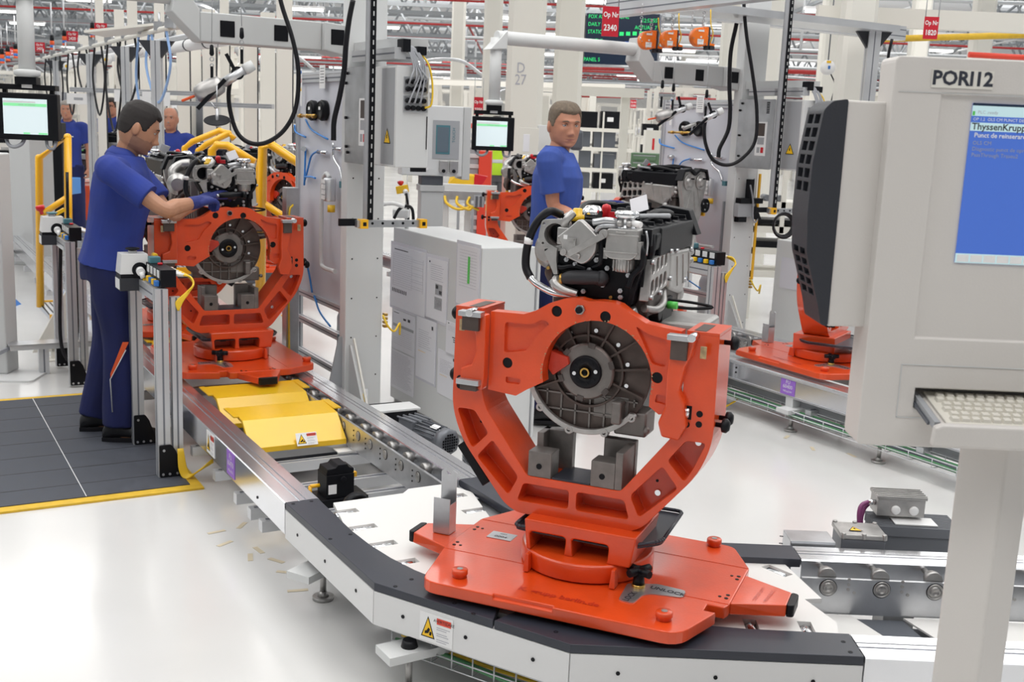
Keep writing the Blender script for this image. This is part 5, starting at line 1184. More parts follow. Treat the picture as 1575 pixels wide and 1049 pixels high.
# ================================================================ white cabinet with posted papers
cab = thing('electrical_cabinet', 'low pale grey cabinet covered with posted papers between the two lines', 'cabinet', AV(5.6, 2.88), ROT)
m = Matrix.Translation((-2.88, -5.6, 0))
mb = MB(m).use('grey_light'); mb.bx(2.70, 3.03, 5.02, 6.16, .02, 1.07); mb.build('body', parent=cab, bevel=.006)
mb = MB(m).use('grey_light'); mb.bx(3.035, 3.05, 5.01, 6.17, .03, 1.065); mb.use('grey_mid').bx(3.03, 3.035, 5.015, 6.16, .03, 1.065); mb.build('door', parent=cab, bevel=.003)
mb = MB(m).use('grey_cab'); mb.bx(2.72, 3.0, 5.04, 6.14, 0, .03); mb.build('plinth', parent=cab)
def sheet(corners, label, style, sleeve=False):
    pts = [Vv(560 + x * .3623, 340 + y * .3623, 2.70) for x, y in corners]
    u0 = sum(p[0] for p in (pts[0], pts[3])) / 2; u1 = sum(p[0] for p in (pts[1], pts[2])) / 2
    z1 = sum(p[1] for p in pts[:2]) / 2; z0 = sum(p[1] for p in pts[2:]) / 2
    w, h = abs(u0 - u1), z1 - z0; uc, zc = (u0 + u1) / 2, (z0 + z1) / 2
    t = thing('posted_paper', label, 'paper', AV(uc, 2.70, zc), ROT, 'papers posted on the low cabinet')
    mb = MB()
    if sleeve: mb.use('sleeve').bx(-.0035, -.0012, -w / 2 - .012, w / 2 + .012, -h / 2 - .015, h / 2 + .02)
    mb.use('paper').bx(-.005, -.0036 if sleeve else -.0012, -w / 2, w / 2, -h / 2, h / 2); mb.build('sheet', parent=t)
    mb = MB(); e = -.0055
    def q(c, a0, a1, b0, b1): mb.use(c).bx(e - .0003, e, (.5 - a1) * w, (.5 - a0) * w, (.5 - b1) * h, (.5 - b0) * h)
    rs = random.Random(len(label))
    if style == 'form':
        for k in range(16): q('print_grey', .06, .94 if k % 3 else .6, .12 + k * .035, .123 + k * .035)
        q('print_grey', .62, .623, .12, .65); q('print_grey', .06, .065, .12, .65); q('print_grey', .935, .94, .12, .65); q('ink', .1, .5, .05, .065)
        for k in range(9): q('ink', .05 + k * .05, .075 + k * .05, .70, .76)
    elif style == 'photo':
        q('ink', .1, .16, .05, .08); [q('print_grey', .2, .85 - .1 * rs.random(), .1 + k * .035, .105 + k * .035) for k in range(8)]; q('grey_mid', .45, .8, .40, .58); q('ink', .47, .6, .42, .48); q('ink', .64, .78, .50, .56); q('grey_mid', .42, .8, .62, .82); q('paper', .46, .76, .66, .78)
    elif style == 'table':
        q('ink', .06, .3, .06, .075); q('grey_mid', .04, .96, .35, .42); q('ink', .5, .62, .15, .2); q('ink', .7, .8, .13, .2); [q('print_grey', .3 if k < 5 else .05, .9, .45 + k * .05, .454 + k * .05) for k in range(9)]
    elif style == 'text':
        [q('print_grey', .06, .95 - .2 * rs.random(), .06 + k * .042, .066 + k * .042) for k in range(21)]
    elif style == 'letter':
        q('ink', .8, .88, .08, .14); [q('print_grey', .12, .55 + .3 * rs.random(), .2 + k * .035, .205 + k * .035) for k in range(9)]; q('sign_yellow', .12, .5, .55, .556)
    elif style == 'green':
        [q('print_grey', .12, .9, .08 + k * .05, .084 + k * .05) for k in range(13)]; q('green', .50, .60, .17, .62)
    elif style == 'map':
        q('ink', .1, .15, .03, .06); [q('print_grey', .1, .85, .12 + k * .04, .125 + k * .04) for k in range(4)]; [q('ink', .3 + .3 * rs.random(), .5 + .3 * rs.random(), .4 + k * .06, .43 + k * .06) for k in range(5)]
    mb.build('print', parent=t)
sheet([(120, 100), (268, 135), (257, 402), (115, 360)], 'widest ruled form at the upper far corner of the papers on the cabinet', 'form', True)
sheet([(275, 150), (358, 176), (346, 434), (264, 404)], 'sheet with two small grey photos on the cabinet side', 'photo', True)
sheet([(125, 372), (220, 405), (214, 572), (121, 540)], 'sheet with a grey table band below the wide ruled form', 'table')
sheet([(120, 545), (214, 577), (211, 742), (113, 704)], 'sheet of dense text lowest at the far end of the cabinet', 'text')
sheet([(228, 405), (308, 430), (300, 690), (221, 658)], 'narrow letter with a yellow line posted below the two-photo sheet', 'letter', True)
sheet([(408, 95), (500, 122), (480, 372), (386, 345)], 'sleeved sheet with a bright green bar on the cabinet', 'green', True)
sheet([(355, 425), (440, 452), (432, 600), (346, 570)], 'sheet with a small black map, partly behind the orange fixture arm', 'map')
sheet([(318, 545), (400, 572), (392, 760), (312, 735)], 'lowest sheet nearest the orange fixture arm on the cabinet', 'letter')

# second cabinet of the right line with a framed sheet
t = thing('electrical_cabinet', 'low pale grey cabinet with one framed sheet behind the terminal\'s dark cover', 'cabinet', AV(6.3, 6.2), ROT); m = Matrix.Translation((-6.2, -6.3, 0))
cu = 5.60; cv0 = 6.07
mb = MB(m).use('grey_light'); mb.bx(cv0, cv0 + .5, cu, 6.46, .0, .92); mb.build('body', parent=t, bevel=.006)
a = Vv(1203, 395, cv0); b = Vv(1240, 450, cv0); mb = MB(m).use('sleeve'); mb.bx(cv0 - .004, cv0 - .001, b[0], a[0], b[1], a[1]); mb.build('sheet_frame', parent=t)

# ================================================================ operator terminal at the right
TY = 2.0
def tp(x, y, Y=TY): w = atY(x, y, Y); return (w.x, w.z)
term = thing('operator_terminal', 'large beige operator terminal on a post with keyboard tray and blue screen', 'computer terminal', (.9, 2.1, 0))
TM = Matrix.Translation((-.9, -2.1, 0))
X0, Z0, Z1, X1 = .650, 1.128, 1.833, 1.28
mb = MB(TM).use('terminal'); mb.prism(rpoly([(X0, Z0), (X0, Z1), (X1, Z1), (X1, Z0)], .012), 2.0, 2.085, 'y'); hs = mb.build('housing', parent=term)
sx0 = tp(1408, 600)[0]; sz1 = tp(1408, 597)[1]; sz0 = tp(1407, 628)[1]
cb = MB(TM); cb.bx(tp(1432, 300)[0], 1.25, 1.90, 2.006, tp(1420, 520)[1], tp(1432, 143)[1]); cb.bx(sx0, 1.22, 1.9, 2.07, sz0, sz1); carve(hs, cb, .006, 3)
mb = MB(TM).use('terminal'); mb.prism([(X0 + .10, 1.2), (X0 + .10, 1.74), (1.25, 1.74), (1.25, 1.2)], 2.085, 2.26, 'y'); mb.build('rear_housing', parent=term, bevel=.01)
mb = MB(TM).use('grey_cab'); a, b = tp(1387, 560), tp(1378, 641)
for p0, p1 in (((a[0], a[1]), (1.25, a[1])), ((b[0], b[1]), (1.25, b[1]))): mb.bx(p0[0], p1[0], 1.9985, 2.0, p0[1] - .0008, p0[1] + .0008)
mb.bx(a[0] - .0008, a[0] + .0008, 1.9985, 2.0, b[1], a[1]); z = tp(1400, 141)[1]; mb.bx(X0 + .01, 1.25, 1.9988, 2.0, z - .0006, z + .0006); mb.build('panel_gap', parent=term)
# name label
w0 = atY(1480, 122, 2.0); mb = MB(TM).use('cream'); mb.bx(w0.x - .054, w0.x + .054, 1.9975, 2.0, w0.z - .0155, w0.z + .0155); mb.use('guard').text('PORI12', .0335, (w0.x, 1.9975, w0.z), (1, 0, 0), (0, 0, 1), .0005, bold=.0011); mb.build('name_label', parent=term, norm=False)
# screen
A = tp(1496, 158); Bq = tp(1471, 406); sxx = (A[0] + Bq[0]) / 2
zs = [tp(1496, y)[1] for y in (158, 162, 178, 188, 201, 211, 389, 405)]
mb = MB(TM).use('screen_blue'); mb.bx(sxx, 1.24, 2.0035, 2.0045, zs[-1], zs[0]); mb.build('screen', parent=term)
mb = MB(TM).use('screen_dark'); mb.bx(sxx, 1.24, 2.0028, 2.0035, zs[1], zs[0]); mb.use('screen_pale').bx(sxx, 1.24, 2.0028, 2.0035, zs[2], zs[1]); mb.use('screen_blue').bx(sxx, 1.24, 2.0028, 2.0035, zs[3], zs[2]); mb.use('screen_pale').bx(sxx, 1.24, 2.0028, 2.0035, zs[4], zs[3]); mb.bx(sxx, 1.24, 2.0028, 2.0035, zs[7], zs[6] - .002)
mb.use('green').bx(sxx + .001, sxx + .005, 2.002, 2.0028, zs[2] + .001, zs[2] + .008)
mb.use('ink').text('ThyssenKrupp S', .0165, (sxx + .002, 2.0028, (zs[3] + zs[4]) / 2), (1, 0, 0), (0, 0, 1), .0004, align='LEFT', bold=.0003)
mb.use('white').text('Punct de reinserare_RIII', .0115, (sxx + .008, 2.0028, zs[4] - .0075), (1, 0, 0), (0, 0, 1), .0004, align='LEFT', bold=.0002)
mb.use('white').text('OP 1.2  OLS CM PUNCT DE REINSERARE', .0075, (sxx + .003, 2.0028, (zs[2] + zs[3]) / 2), (1, 0, 0), (0, 0, 1), .0004, align='LEFT')
mb.use('print_grey').text('PLC .ready', .008, (sxx + .010, 2.0028, zs[2] + .0065), (1, 0, 0), (0, 0, 1), .0004, align='LEFT')
mb.use('grey_mid'); [mb.text(s_, .0095, (sxx + .007, 2.0034, zs[4] - .021 - i * .0105), (1, 0, 0), (0, 0, 1), .0006, align='LEFT') for i, s_ in enumerate(('OLS CM', 'Diagnostic punct de oprire', 'PassThrough Traseu2'))]
mb.use('white'); [mb.bx(sxx + .003 + k * .024, sxx + .024 + k * .024, 2.0022, 2.0028, zs[7] + .002, zs[6] - .004) for k in range(7)]
mb.build('screen_content', parent=term, norm=False)
# keyboard tray pulled out towards the viewer
kz = sz0 + .014
KM = TM @ Matrix.Translation((0, 2.0, kz)) @ Matrix.Rotation(R(12), 4, 'X')
mb = MB(KM).use('terminal'); mb.bx(sx0 + .020, 1.22, -.10, .05, -.012, 0); mb.prism([(sx0 + .0, -.034), (sx0 + .0, .002), (sx0 + .014, .008), (1.23, .008), (1.23, -.034)], -.116, -.100, 'y'); mb.build('keyboard_tray', parent=term, bevel=.004)
mb = MB(KM).use('grey_mid'); mb.box((sx0 + .010, -.03, -.002), (.010, .13, .014)); mb.use('grey_dark').box((sx0 + .003, -.02, -.008), (.004, .11, .006)); mb.build('slide_rail', parent=term)
mb = MB(KM).use('keyboard'); mb.bx(sx0 + .026, 1.2, -.096, .035, 0, .005); mb.build('keyboard', parent=term, bevel=.002)
mb = MB(KM).use('keyboard')
for r_ in range(6):
    for c_ in range(17): mb.box((sx0 + .044 + c_ * .0185 + (r_ % 2) * .006, -.084 + r_ * .0195, .008), (.0155, .0155, .006), taper=.75)
mb.build('keycap', parent=term)['kind'] = 'stuff'
# cooling unit on the left side
mb = MB(TM).use('terminal'); pts = [tp(*p, 2.03) for p in ((1292, 153), (1384, 158), (1338, 503), (1272, 502))]; mb.prism([pts[3], pts[0], (X0 + .02, pts[1][1]), (X0 + .02, pts[2][1])], 2.03, 2.12, 'y'); mb.build('cooler_casing', parent=term, bevel=.004)
dk = [tp(*p, 2.028) for p in ((1306, 152), (1282, 155), (1268, 168), (1250, 250), (1242, 330), (1241, 390), (1258, 470), (1262, 500), (1273, 502))]
mb = MB(TM).use('charcoal'); mb.prism(rpoly(dk, .006), 2.028, 2.145, 'y'); cov = mb.build('cooler_cover', parent=term)
cb = MB(TM)
def xs(z):
    L_ = sorted([(q[1], q[0]) for q in dk[1:8]])
    for (za, xa), (zb, xb) in zip(L_, L_[1:]):
        if za <= z <= zb: return xa + (xb - xa) * (z - za) / (zb - za)
    return L_[0][1] if z < L_[0][0] else L_[-1][1]
for k in range(6):
    z = tp(1268, 182)[1] - k * .0245
    for y in (2.043, 2.091): cb.box((xs(z) + .001, y + .019, z), (.016, .036, .017), rot3('Y', 10))
for k in range(5):
    z = tp(1250, 392)[1] - k * .0185
    for y in (2.043, 2.091): cb.box((xs(z) + .001, y + .019, z), (.016, .036, .013), rot3('Y', -8))
carve(cov, cb, .003, 2)
mb = MB(TM).use('black'); mb.bx(.585, .60, 2.04, 2.135, 1.34, 1.70); mb.build('vent_grille', parent=term)
# post
pc = atY(1523, 760, 2.09)
mb = MB(Matrix.Translation((pc.x - .9, 2.09 - 2.1, 0)) @ Matrix.Rotation(R(38), 4, 'Z')).use('terminal'); mb.prism(rpoly([(-.049, -.049), (.049, -.049), (.049, .049), (-.049, .049)], .008), .0, 1.135, 'z'); mb.build('post', parent=term)
mb = MB(Matrix.Translation((pc.x - .9, 2.09 - 2.1, 0))).use('terminal'); mb.bx(-.2, .2, -.2, .2, 0, .02); mb.build('base_plate', parent=term, bevel=.004)
# ================================================================ people
def sst(a, b, x):
    t = max(0, min(1, (x - a) / (b - a))); return t * t * (3 - 2 * t)
def G(x, c, s): return math.exp(-((x - c) / s) ** 2)
HT = ((.118, .0, .0, .0), (.114, .030, .038, .030), (.10, .056, .066, .052), (.08, .074, .084, .065), (.055, .086, .095, .073), (.03, .0905, .099, .0765), (.0, .090, .097, .0775), (-.03, .0885, .088, .0745), (-.06, .0875, .074, .069), (-.085, .086, .060, .060), (-.103, .080, .048, .047), (-.113, .062, .036, .034), (-.118, .0, .0, .0))
def head_pt(d, off=0.0):
    dx, dy, dz = d
    z = .118 * dz; rh = math.hypot(dx, dy) or 1e-9; ca, sa = dy / rh, dx / rh
    for p, q in zip(HT, HT[1:]):
        if z >= q[0] - 1e-9: break
    t = (p[0] - z) / (p[0] - q[0]); t = max(0, min(1, t))
    if p[0] > .11: t = math.sqrt(t)
    if q[0] < -.117: t = 1 - math.sqrt(max(0, 1 - t))
    f, bk, sd = [p[i] + (q[i] - p[i]) * t for i in (1, 2, 3)]
    x = sd * sa; y = (f if ca < 0 else bk) * ca
    if ca < 0: y = -f * abs(ca) ** .86
    if ca < 0:
        w = sst(0, .35, -ca)
        y -= w * (.025 * G(x, 0, .0115) * G(z, -.034, .014) + .014 * G(x, 0, .0085) * G(z, -.010, .024) + .011 * (G(x, .013, .006) + G(x, -.013, .006)) * G(z, -.040, .008))
        y += w * .012 * (G(x, .031, .015) + G(x, -.031, .015)) * G(z, .010, .011)
        y -= w * .006 * G(z, .030, .008) * G(x, 0, .044)
        y += w * .005 * G(z, .06, .02) * G(x, 0, .05)
        y -= w * .0075 * G(x, 0, .022) * (G(z, -.0620, .0045) + G(z, -.0735, .005))
        y += w * .006 * G(x, 0, .027) * G(z, -.0675, .0025)
        y += w * .004 * G(x, 0, .03) * G(z, -.085, .005)
        y -= w * .007 * G(x, 0, .024) * G(z, -.102, .012)
        y -= w * .005 * (G(x, .045, .014) + G(x, -.045, .014)) * G(z, -.020, .016)
    p = Vector((x, y, z)); n = Vector((x / .077 ** 2, y / .096 ** 2, z / .118 ** 2)).normalized()
    return p + n * off
def sphere_grid(mb, fn, nu, nv, M4):
    old = mb.m; mb.m = M4; rings = []
    top = mb._v(fn((0, 0, 1))); bot = mb._v(fn((0, 0, -1)))
    for i in range(1, nv):
        t = PI * i / nv; rings.append([mb._v(fn((math.sin(t) * math.cos(2 * PI * j / nu), math.sin(t) * math.sin(2 * PI * j / nu), math.cos(t)))) for j in range(nu)])
    for j in range(nu): mb._f([top, rings[0][j], rings[0][(j + 1) % nu]], True); mb._f([bot, rings[-1][(j + 1) % nu], rings[-1][j]], True)
    for a, b in zip(rings, rings[1:]):
        for j in range(nu): mb._f([a[j], b[j], b[(j + 1) % nu], a[(j + 1) % nu]], True)
    mb.m = old
def stack(mb, rings, n=28):
    """rings = [(centre, half width vector, half depth vector)] joined to one closed skin"""
    R_ = []
    for c, a, b in rings:
        R_.append([mb._v(Vector(c) + Vector(a) * math.cos(2 * PI * j / n) + Vector(b) * math.sin(2 * PI * j / n)) for j in range(n)])
    for p, q in zip(R_, R_[1:]):
        for j in range(n): mb._f([p[j], p[(j + 1) % n], q[(j + 1) % n], q[j]], True)
    mb._f(R_[0][::-1]); mb._f(R_[-1])
def hand(mb, wrist, fdir, back, side, curl, grow=0.0, sc=1.0):
    """wrist point, finger direction, back-of-hand normal, side=+1 if the thumb lies towards back x fdir"""
    f = Vector(fdir).normalized(); b = (Vector(back) - f * f.dot(Vector(back))).normalized(); t = b.cross(f) * side; w = Vector(wrist)
    def P(x, y, z): return w + (t * x + f * y + b * z) * sc
    for k, x in enumerate((-.027, -.009, .009, .026)): mb.tube([P(x * .7, -.005, 0), P(x, .04, .004), P(x, .088 - .004 * abs(k - 1.6), .0)], .0135 + grow, n=10, k=3, radii=[.0155 + grow, .0145 + grow, .0115 + grow])
    for k, (x, L) in enumerate(((-.030, .060), (-.010, .074), (.010, .080), (.029, .072))):
        a = 0; p = Vector((x, .084, .002)); pts = [P(*p)]; rr = [.0098 + grow]
        for j, (fr, rad) in enumerate(((.42, .0092), (.32, .0084), (.26, .0074))):
            a += R(curl[k if k < len(curl) else -1] * (1, 1.15, .7)[j]); p = p + Vector((x * .05, math.cos(a), -math.sin(a))) * (L * fr); pts.append(P(*p)); rr.append(rad + grow)
        mb.tube(pts, .009, n=10, curve=False, radii=rr); mb.ball(pts[-1], rr[-1], 5)
    pts = [P(.020, .012, -.004), P(.042, .038, -.012), P(.052, .062, -.024), P(.050, .082, -.034)]
    mb.tube(pts, .011, n=10, k=3, radii=[.015 + grow, .0125 + grow, .0105 + grow, .0088 + grow]); mb.ball(pts[-1], .0088 + grow, 5)
def remesh(o, vox, smooth=2, noise_amp=0.0, nscale=8.0, fac=.5):
    md = o.modifiers.new('r', 'REMESH'); md.mode = 'VOXEL'; md.voxel_size = vox; md.use_smooth_shade = True
    if smooth: sm = o.modifiers.new('s', 'SMOOTH'); sm.iterations = smooth; sm.factor = fac
    bake(o)
    if noise_amp:
        me = o.data; ns = [v.normal.copy() for v in me.vertices]
        for v, nn in zip(me.vertices, ns):
            q = v.co * nscale; n = noise.noise(Vector((q.x, q.y, q.z * .45))) + .5 * noise.noise(Vector((q.x * 2.3 + 5, q.y * 2.3, q.z * .9)))
            v.co += nn * n * noise_amp
    for p in o.data.polygons: p.use_smooth = True
    return o
def person(label, loc, rotz, height=1.76, head_yaw=0, head_pitch=0, head_roll=0, lean=0, arms=None, feet=None, hair='hair_dark', haircut='short', skin='skin', shirt='shirt', trouser='trouser', gloves=None, vox=.008, stripe=False, stubble=False, bald=False, vest=False, build_head=True, girth=1.0, hairlen=.004, hs=1.0, hwide=1.0, hfwd=0.0):
    t = thing('person', label, 'person', loc, rotz); k = height / 1.76
    wm = Matrix.Translation(loc) @ Matrix.Rotation(rotz, 4, 'Z'); inv = wm.inverted()
    LM = Matrix.Translation((0, 0, .92 * k)) @ Matrix.Rotation(R(lean), 4, 'X') @ Matrix.Translation((0, 0, -.92 * k))     # lean forward (towards -y)
    def up(p): return LM @ (Vector(p) * k)
    def ring(z, hw, hd, cy=0.0, g=0.0):
        c = up((0, cy, z)); return (c, (LM.to_3x3() @ Vector((1, 0, 0))) * (hw * girth + g) * k, (LM.to_3x3() @ Vector((0, 1, 0))) * (hd * girth + g) * k)
    hipz = .93
    legs = []
    feet = feet or [((-.11, .0), -8), ((.11, .02), 8)]
    for s, (fp, fa) in zip((-1, 1), feet):
        hip = Vector((s * .085, 0, hipz)) * k; ank = Vector((fp[0], fp[1] + .0, .09 * k)); kn = (hip + ank) / 2 + Vector((s * .005, -.025, .0)); legs.append((hip, kn, ank, fp, fa))
    arms = arms or {}
    AR = []
    for s, key in ((-1, 'R'), (1, 'L')):
        sh = up((s * .185 * girth, .0, 1.425))
        if key in arms: el, wr = [inv @ Vector(q) for q in arms[key][:2]]
        else: el = up((s * .245, .02, 1.13)); wr = up((s * .25, -.06, .89))
        if key in arms and len(arms[key]) > 3 and arms[key][3] is not None: sh = inv @ Vector(arms[key][3])
        AR.append((sh, el, wr, arms[key][2] if key in arms and len(arms[key]) > 2 else 30))
    HM = Matrix.Translation(up((0, -.012 - hfwd, 1.630))) @ Matrix.Rotation(R(head_yaw), 4, 'Z') @ Matrix.Rotation(R(head_pitch), 4, 'X') @ Matrix.Rotation(R(head_roll), 4, 'Y') @ Matrix.Diagonal((k * hs * hwide, k * hs, k * hs, 1))
    # one continuous body
    mb = MB().use(skin)
    stack(mb, [ring(.88, .14, .10), ring(1.0, .135, .095), ring(1.1, .13, .09), ring(1.25, .15, .10), ring(1.36, .165, .095), ring(1.42, .15, .08), ring(1.455, .10, .062), ring(1.48, .06, .055)])
    nk = up((0, .015, 1.44)); mb.tube([nk, up((0, .005, 1.50)), HM @ Vector((0, .012, -.05))], .056 * k, n=16, radii=[.064 * k, .057 * k, .050 * k])
    for hip, kn, ank, fp, fa in legs:
        mb.tube([hip, (hip + kn) / 2, kn, (kn + ank) / 2, ank], .07, n=14, radii=[.085 * k, .075 * k, .055 * k, .052 * k, .036 * k]); q = rot3('Z', fa); mb.ball(ank + q @ Vector((0, -.05, -.05)), .05, 8, (.8, 1.9, .7), q)
    for sh, el, wr, curl in AR:
        mid = (sh + el) / 2; mid2 = el * .65 + wr * .35
        mb.tube([sh, mid, el, mid2, wr], .04, n=14, radii=[.048 * k, .044 * k, .037 * k, .041 * k, .027 * k])
    fr = []
    for (sh, el, wr, curl), s in zip(AR, (-1, 1)):
        f = (wr - el).normalized(); out = Vector((s, 0, .3)) if abs(f.z) > .6 else Vector((s * .25, 0, 1)); fr.append((wr, f, out, s, curl))
        thumb_side = 1 if True else -1
        b = (out - f * f.dot(out)).normalized(); want = Vector((0, -1, 0)) if abs(f.z) > .6 else Vector((-s, 0, .2)); ts = 1 if b.cross(f).dot(want) > 0 else -1
        fr[-1] = (wr, f, out, ts, curl)
        hand(mb, wr, f, out, ts, [curl] * 4, sc=k)
    if build_head:
        hv = 72 if vox < .006 else 36
        sphere_grid(mb, lambda d: head_pt(d), hv, hv, HM)
        for s in (-1, 1):
            old = mb.m; mb.m = HM
            mb.ball((s * .080, .012, -.008), .03, 10, (.30, .62, 1.05), rot3('Z', s * 22) @ rot3('X', -10)); mb.m = old
    o = mb.build('body', parent=t, norm=True); remesh(o, vox, 1 if vox < .006 else 2, fac=.4)
    if build_head:
        me = o.data; me.materials.append(M['lips']); me.materials.append(M['stubble']); hi = HM.inverted()
        for p in me.polygons:
            q = hi @ p.center
            if q.y < -.05 and abs(q.x) < .024 and -.078 < q.z < -.0585 and abs(q.z + .0675) < .0075 * (1 - abs(q.x) / .028): p.material_index = 1
            elif stubble and q.z < -.040 - .25 * max(0, q.y + .05) * 0 - .015 * noise.noise(q * 60) and q.z > -.125 and q.y < .015 and not (abs(q.x) < .014 and q.z > -.05): p.material_index = 2
            elif stubble and q.z < .0 and -.02 < q.y < .015 and abs(q.x) > .055 and q.z > -.06 and False: p.material_index = 2
    # clothing
    mb = MB().use(shirt)
    stack(mb, [ring(.905, .168, .130, .0, .004), ring(.98, .160, .125), ring(1.06, .152, .118), ring(1.16, .156, .120, -.003), ring(1.27, .176, .128, -.004), ring(1.36, .190, .122), ring(1.42, .168, .102, .004), ring(1.455, .120, .088, .008), ring(1.485, .082, .074, .010)], 32)
    for (sh, el, wr, curl), s in zip(AR, (-1, 1)):
        e2 = sh + (el - sh) * .70; inn = sh + (up((0, 0, 1.40)) - sh) * .45
        mb.tube([inn, sh, sh + (el - sh) * .4, e2], .07, n=18, radii=[.072 * k, .068 * k, .066 * k, .070 * k])
    o = mb.build('shirt', parent=t); remesh(o, max(vox, .006), 3, .0085 * k, 8.0)
    mb = MB().use(shirt); c = up((0, .012, 1.500)); q = LM.to_3x3(); n = 32; ra, rb = [], []
    for j in range(n + 1):
        a = R(-80 + 340 * j / n) if True else 0; a = R(-90 + 18 + 324 * j / n); x, y = math.cos(a), math.sin(a)
        drop = .045 * max(0, -y) ** 2
        ra.append([c + q @ Vector((x * .080, y * .074, -.030 - drop)) * k, c + q @ Vector((x * .070, y * .068, .018 - drop * .9)) * k, c + q @ Vector((x * .096, y * .090, -.010 - drop)) * k, c + q @ Vector((x * .106, y * .098, -.030 - drop)) * k])
    vs = [[mb._v(p) for p in r_] for r_ in ra]
    for a_, b_ in zip(vs, vs[1:]):
        for j in range(3): mb._f([a_[j], a_[j + 1], b_[j + 1], b_[j]], True)
    o = mb.build('collar', parent=t); sl = o.modifiers.new('s', 'SOLIDIFY'); sl.thickness = .004
    # trousers
    mb = MB().use(trouser)
    stack(mb, [(Vector((0, 0, .84)) * k, (.155 * k * girth, 0, 0), (0, .118 * k * girth, 0)), (Vector((0, 0, .93)) * k, (.158 * k * girth, 0, 0), (0, .12 * k * girth, 0)), (Vector((0, 0, 1.0)) * k, (.148 * k * girth, 0, 0), (0, .112 * k * girth, 0))], 24)
    for hip, kn, ank, fp, fa in legs:
        mb.tube([hip + Vector((0, 0, .0)), (hip * .6 + kn * .4), kn, (kn + ank) / 2, ank + Vector((0, .005, -.005))], .09, n=18, radii=[.108 * k, .102 * k, .088 * k, .086 * k, .084 * k])
    o = mb.build('trousers', parent=t); remesh(o, max(vox, .007), 3, .012 * k, 6.5)
    if stripe:
        hip, kn, ank, fp, fa = legs[0]
        def on(z, x): 
            q = kn + (ank - kn) * ((kn.z - z) / (kn.z - ank.z)); return q + Vector((-.091, 0, 0)) + Vector((0, x, 0))
        kz = kn.z
        mb = MB().use('orange_stripe'); a = [on(kz + .03, -.055), on(kz + .03, -.025), on(kz - .13, .035), on(kz - .16, .035)]
        mb._f([mb._v(p + Vector((-.002, 0, 0))) for p in a]); mb.use('silver_tape')
        mb.tube([on(kz - .01, -.04), on(kz - .16, .036), on(kz - .33, .028)], .003, n=6, curve=False)
        o = mb.build('trouser_piping', parent=t, norm=False); sl = o.modifiers.new('s', 'SOLIDIFY'); sl.thickness = .003
    for (hip, kn, ank, fp, fa), s in zip(legs, (-1, 1)):
        q = rot3('Z', fa); b0 = Vector((fp[0], fp[1], 0)); mb = MB().use('shoe'); g = []
        for y, w, h in ((.085, .030, .05), (.07, .042, .085), (.03, .044, .11), (-.03, .046, .085), (-.09, .050, .066), (-.15, .048, .056), (-.185, .034, .045), (-.198, .015, .03)):
            g.append((b0 + q @ Vector((0, y, .012 + h / 2)), q @ Vector((w, 0, 0)), Vector((0, 0, h / 2 + .002))))
        stack(mb, g, 18); mb.use('rubber')
        sole = [(x, y) for x, y in ((-.03, .088), (.03, .088), (.045, .03), (.05, -.09), (.045, -.16), (.02, -.2), (-.02, -.2), (-.045, -.16), (-.05, -.09), (-.045, .03))]
        old = mb.m; mb.m = Matrix.Translation(b0) @ q.to_4x4(); mb.prism(sole, .0, .022, 'z'); mb.m = old
        mb.build('shoe', parent=t, bevel=.003)
    if gloves:
        for (wr, f, out, ts, curl), key in zip(fr, ('R', 'L')):
            if key in gloves:
                mb = MB().use('glove'); hand(mb, wr, f, out, ts, [curl] * 4, .0028, sc=k); mb.tube([wr - f * .045, wr, wr + f * .03], .03, n=14, radii=[.033, .032, .028]); o = mb.build('glove', parent=t); remesh(o, .004, 1, .0008, 60)
    if build_head:
        # hair
        def hl(d):
            x, y, z = head_pt(d)
            fr_ = -y / .09
            ax = abs(x)
            line = .066 + .006 * sst(.02, .045, ax) - .012 * sst(.05, .068, ax)
            if y > -.055: line = .056 - .062 * sst(-.055, -.030, y)
            if y > -.030: line = -.006 + .018 * sst(-.02, .0, y) 
            if y > .012: line = .012 - .062 * sst(.012, .05, y)
            if bald: line = .2 if y < .02 else (.05 - .09 * sst(.0, .05, y) if ax > .03 or y > .06 else .2)
            h = sst(line - .006, line + .006, z + noise.noise(Vector((x, y, z)) * 90) * .003)
            thick = .0035 + .0065 * sst(.03, .10, z) + hairlen * sst(.0, .09, z)
            return head_pt(d, -.005 + h * (.005 + thick) + h * noise.noise(Vector((x, y, z)) * 170) * .0014)
        mb = MB().use(hair); sphere_grid(mb, hl, 96, 80, HM); mb.build('hair', parent=t)
        for s in (-1, 1):
            mb = MB(HM).use('eye'); mb.ball((s * .031, -.0715, .010), .0118, 10); mb.build('eye', parent=t)
            mb = MB(HM).use('iris'); mb.ball((s * .031 - .0005, -.0795, .0095), .0056, 8, (1, .8, 1)); mb.use('hair_dark').tube([(s * .019, -.0815, .0125), (s * .026, -.0850, .0165), (s * .034, -.0840, .0165), (s * .043, -.0755, .0125)], .0013, n=5); mb.build('iris', parent=t)
            mb = MB(HM).use(skin); mb.ball((s * .031, -.0722, .0145), .0136, 10, (1.12, .92, .50)); mb.ball((s * .031, -.0690, .0030), .0125, 8, (1.0, .85, .35)); mb.build('eyelid', parent=t)
            mb = MB(HM).use(hair if not bald else 'hair_grey'); mb.tube([(s * .014, -.0895, .027), (s * .028, -.0895, .0315), (s * .047, -.078, .027)], .003, n=6, radii=[.003, .0034, .0018]); mb.build('eyebrow', parent=t)
            mb = MB(HM).use(skin); mb.ring((0, 0), .014, .019, 0, .004, 'x', R(60), R(330), 12) if False else None
            mb.b.free()
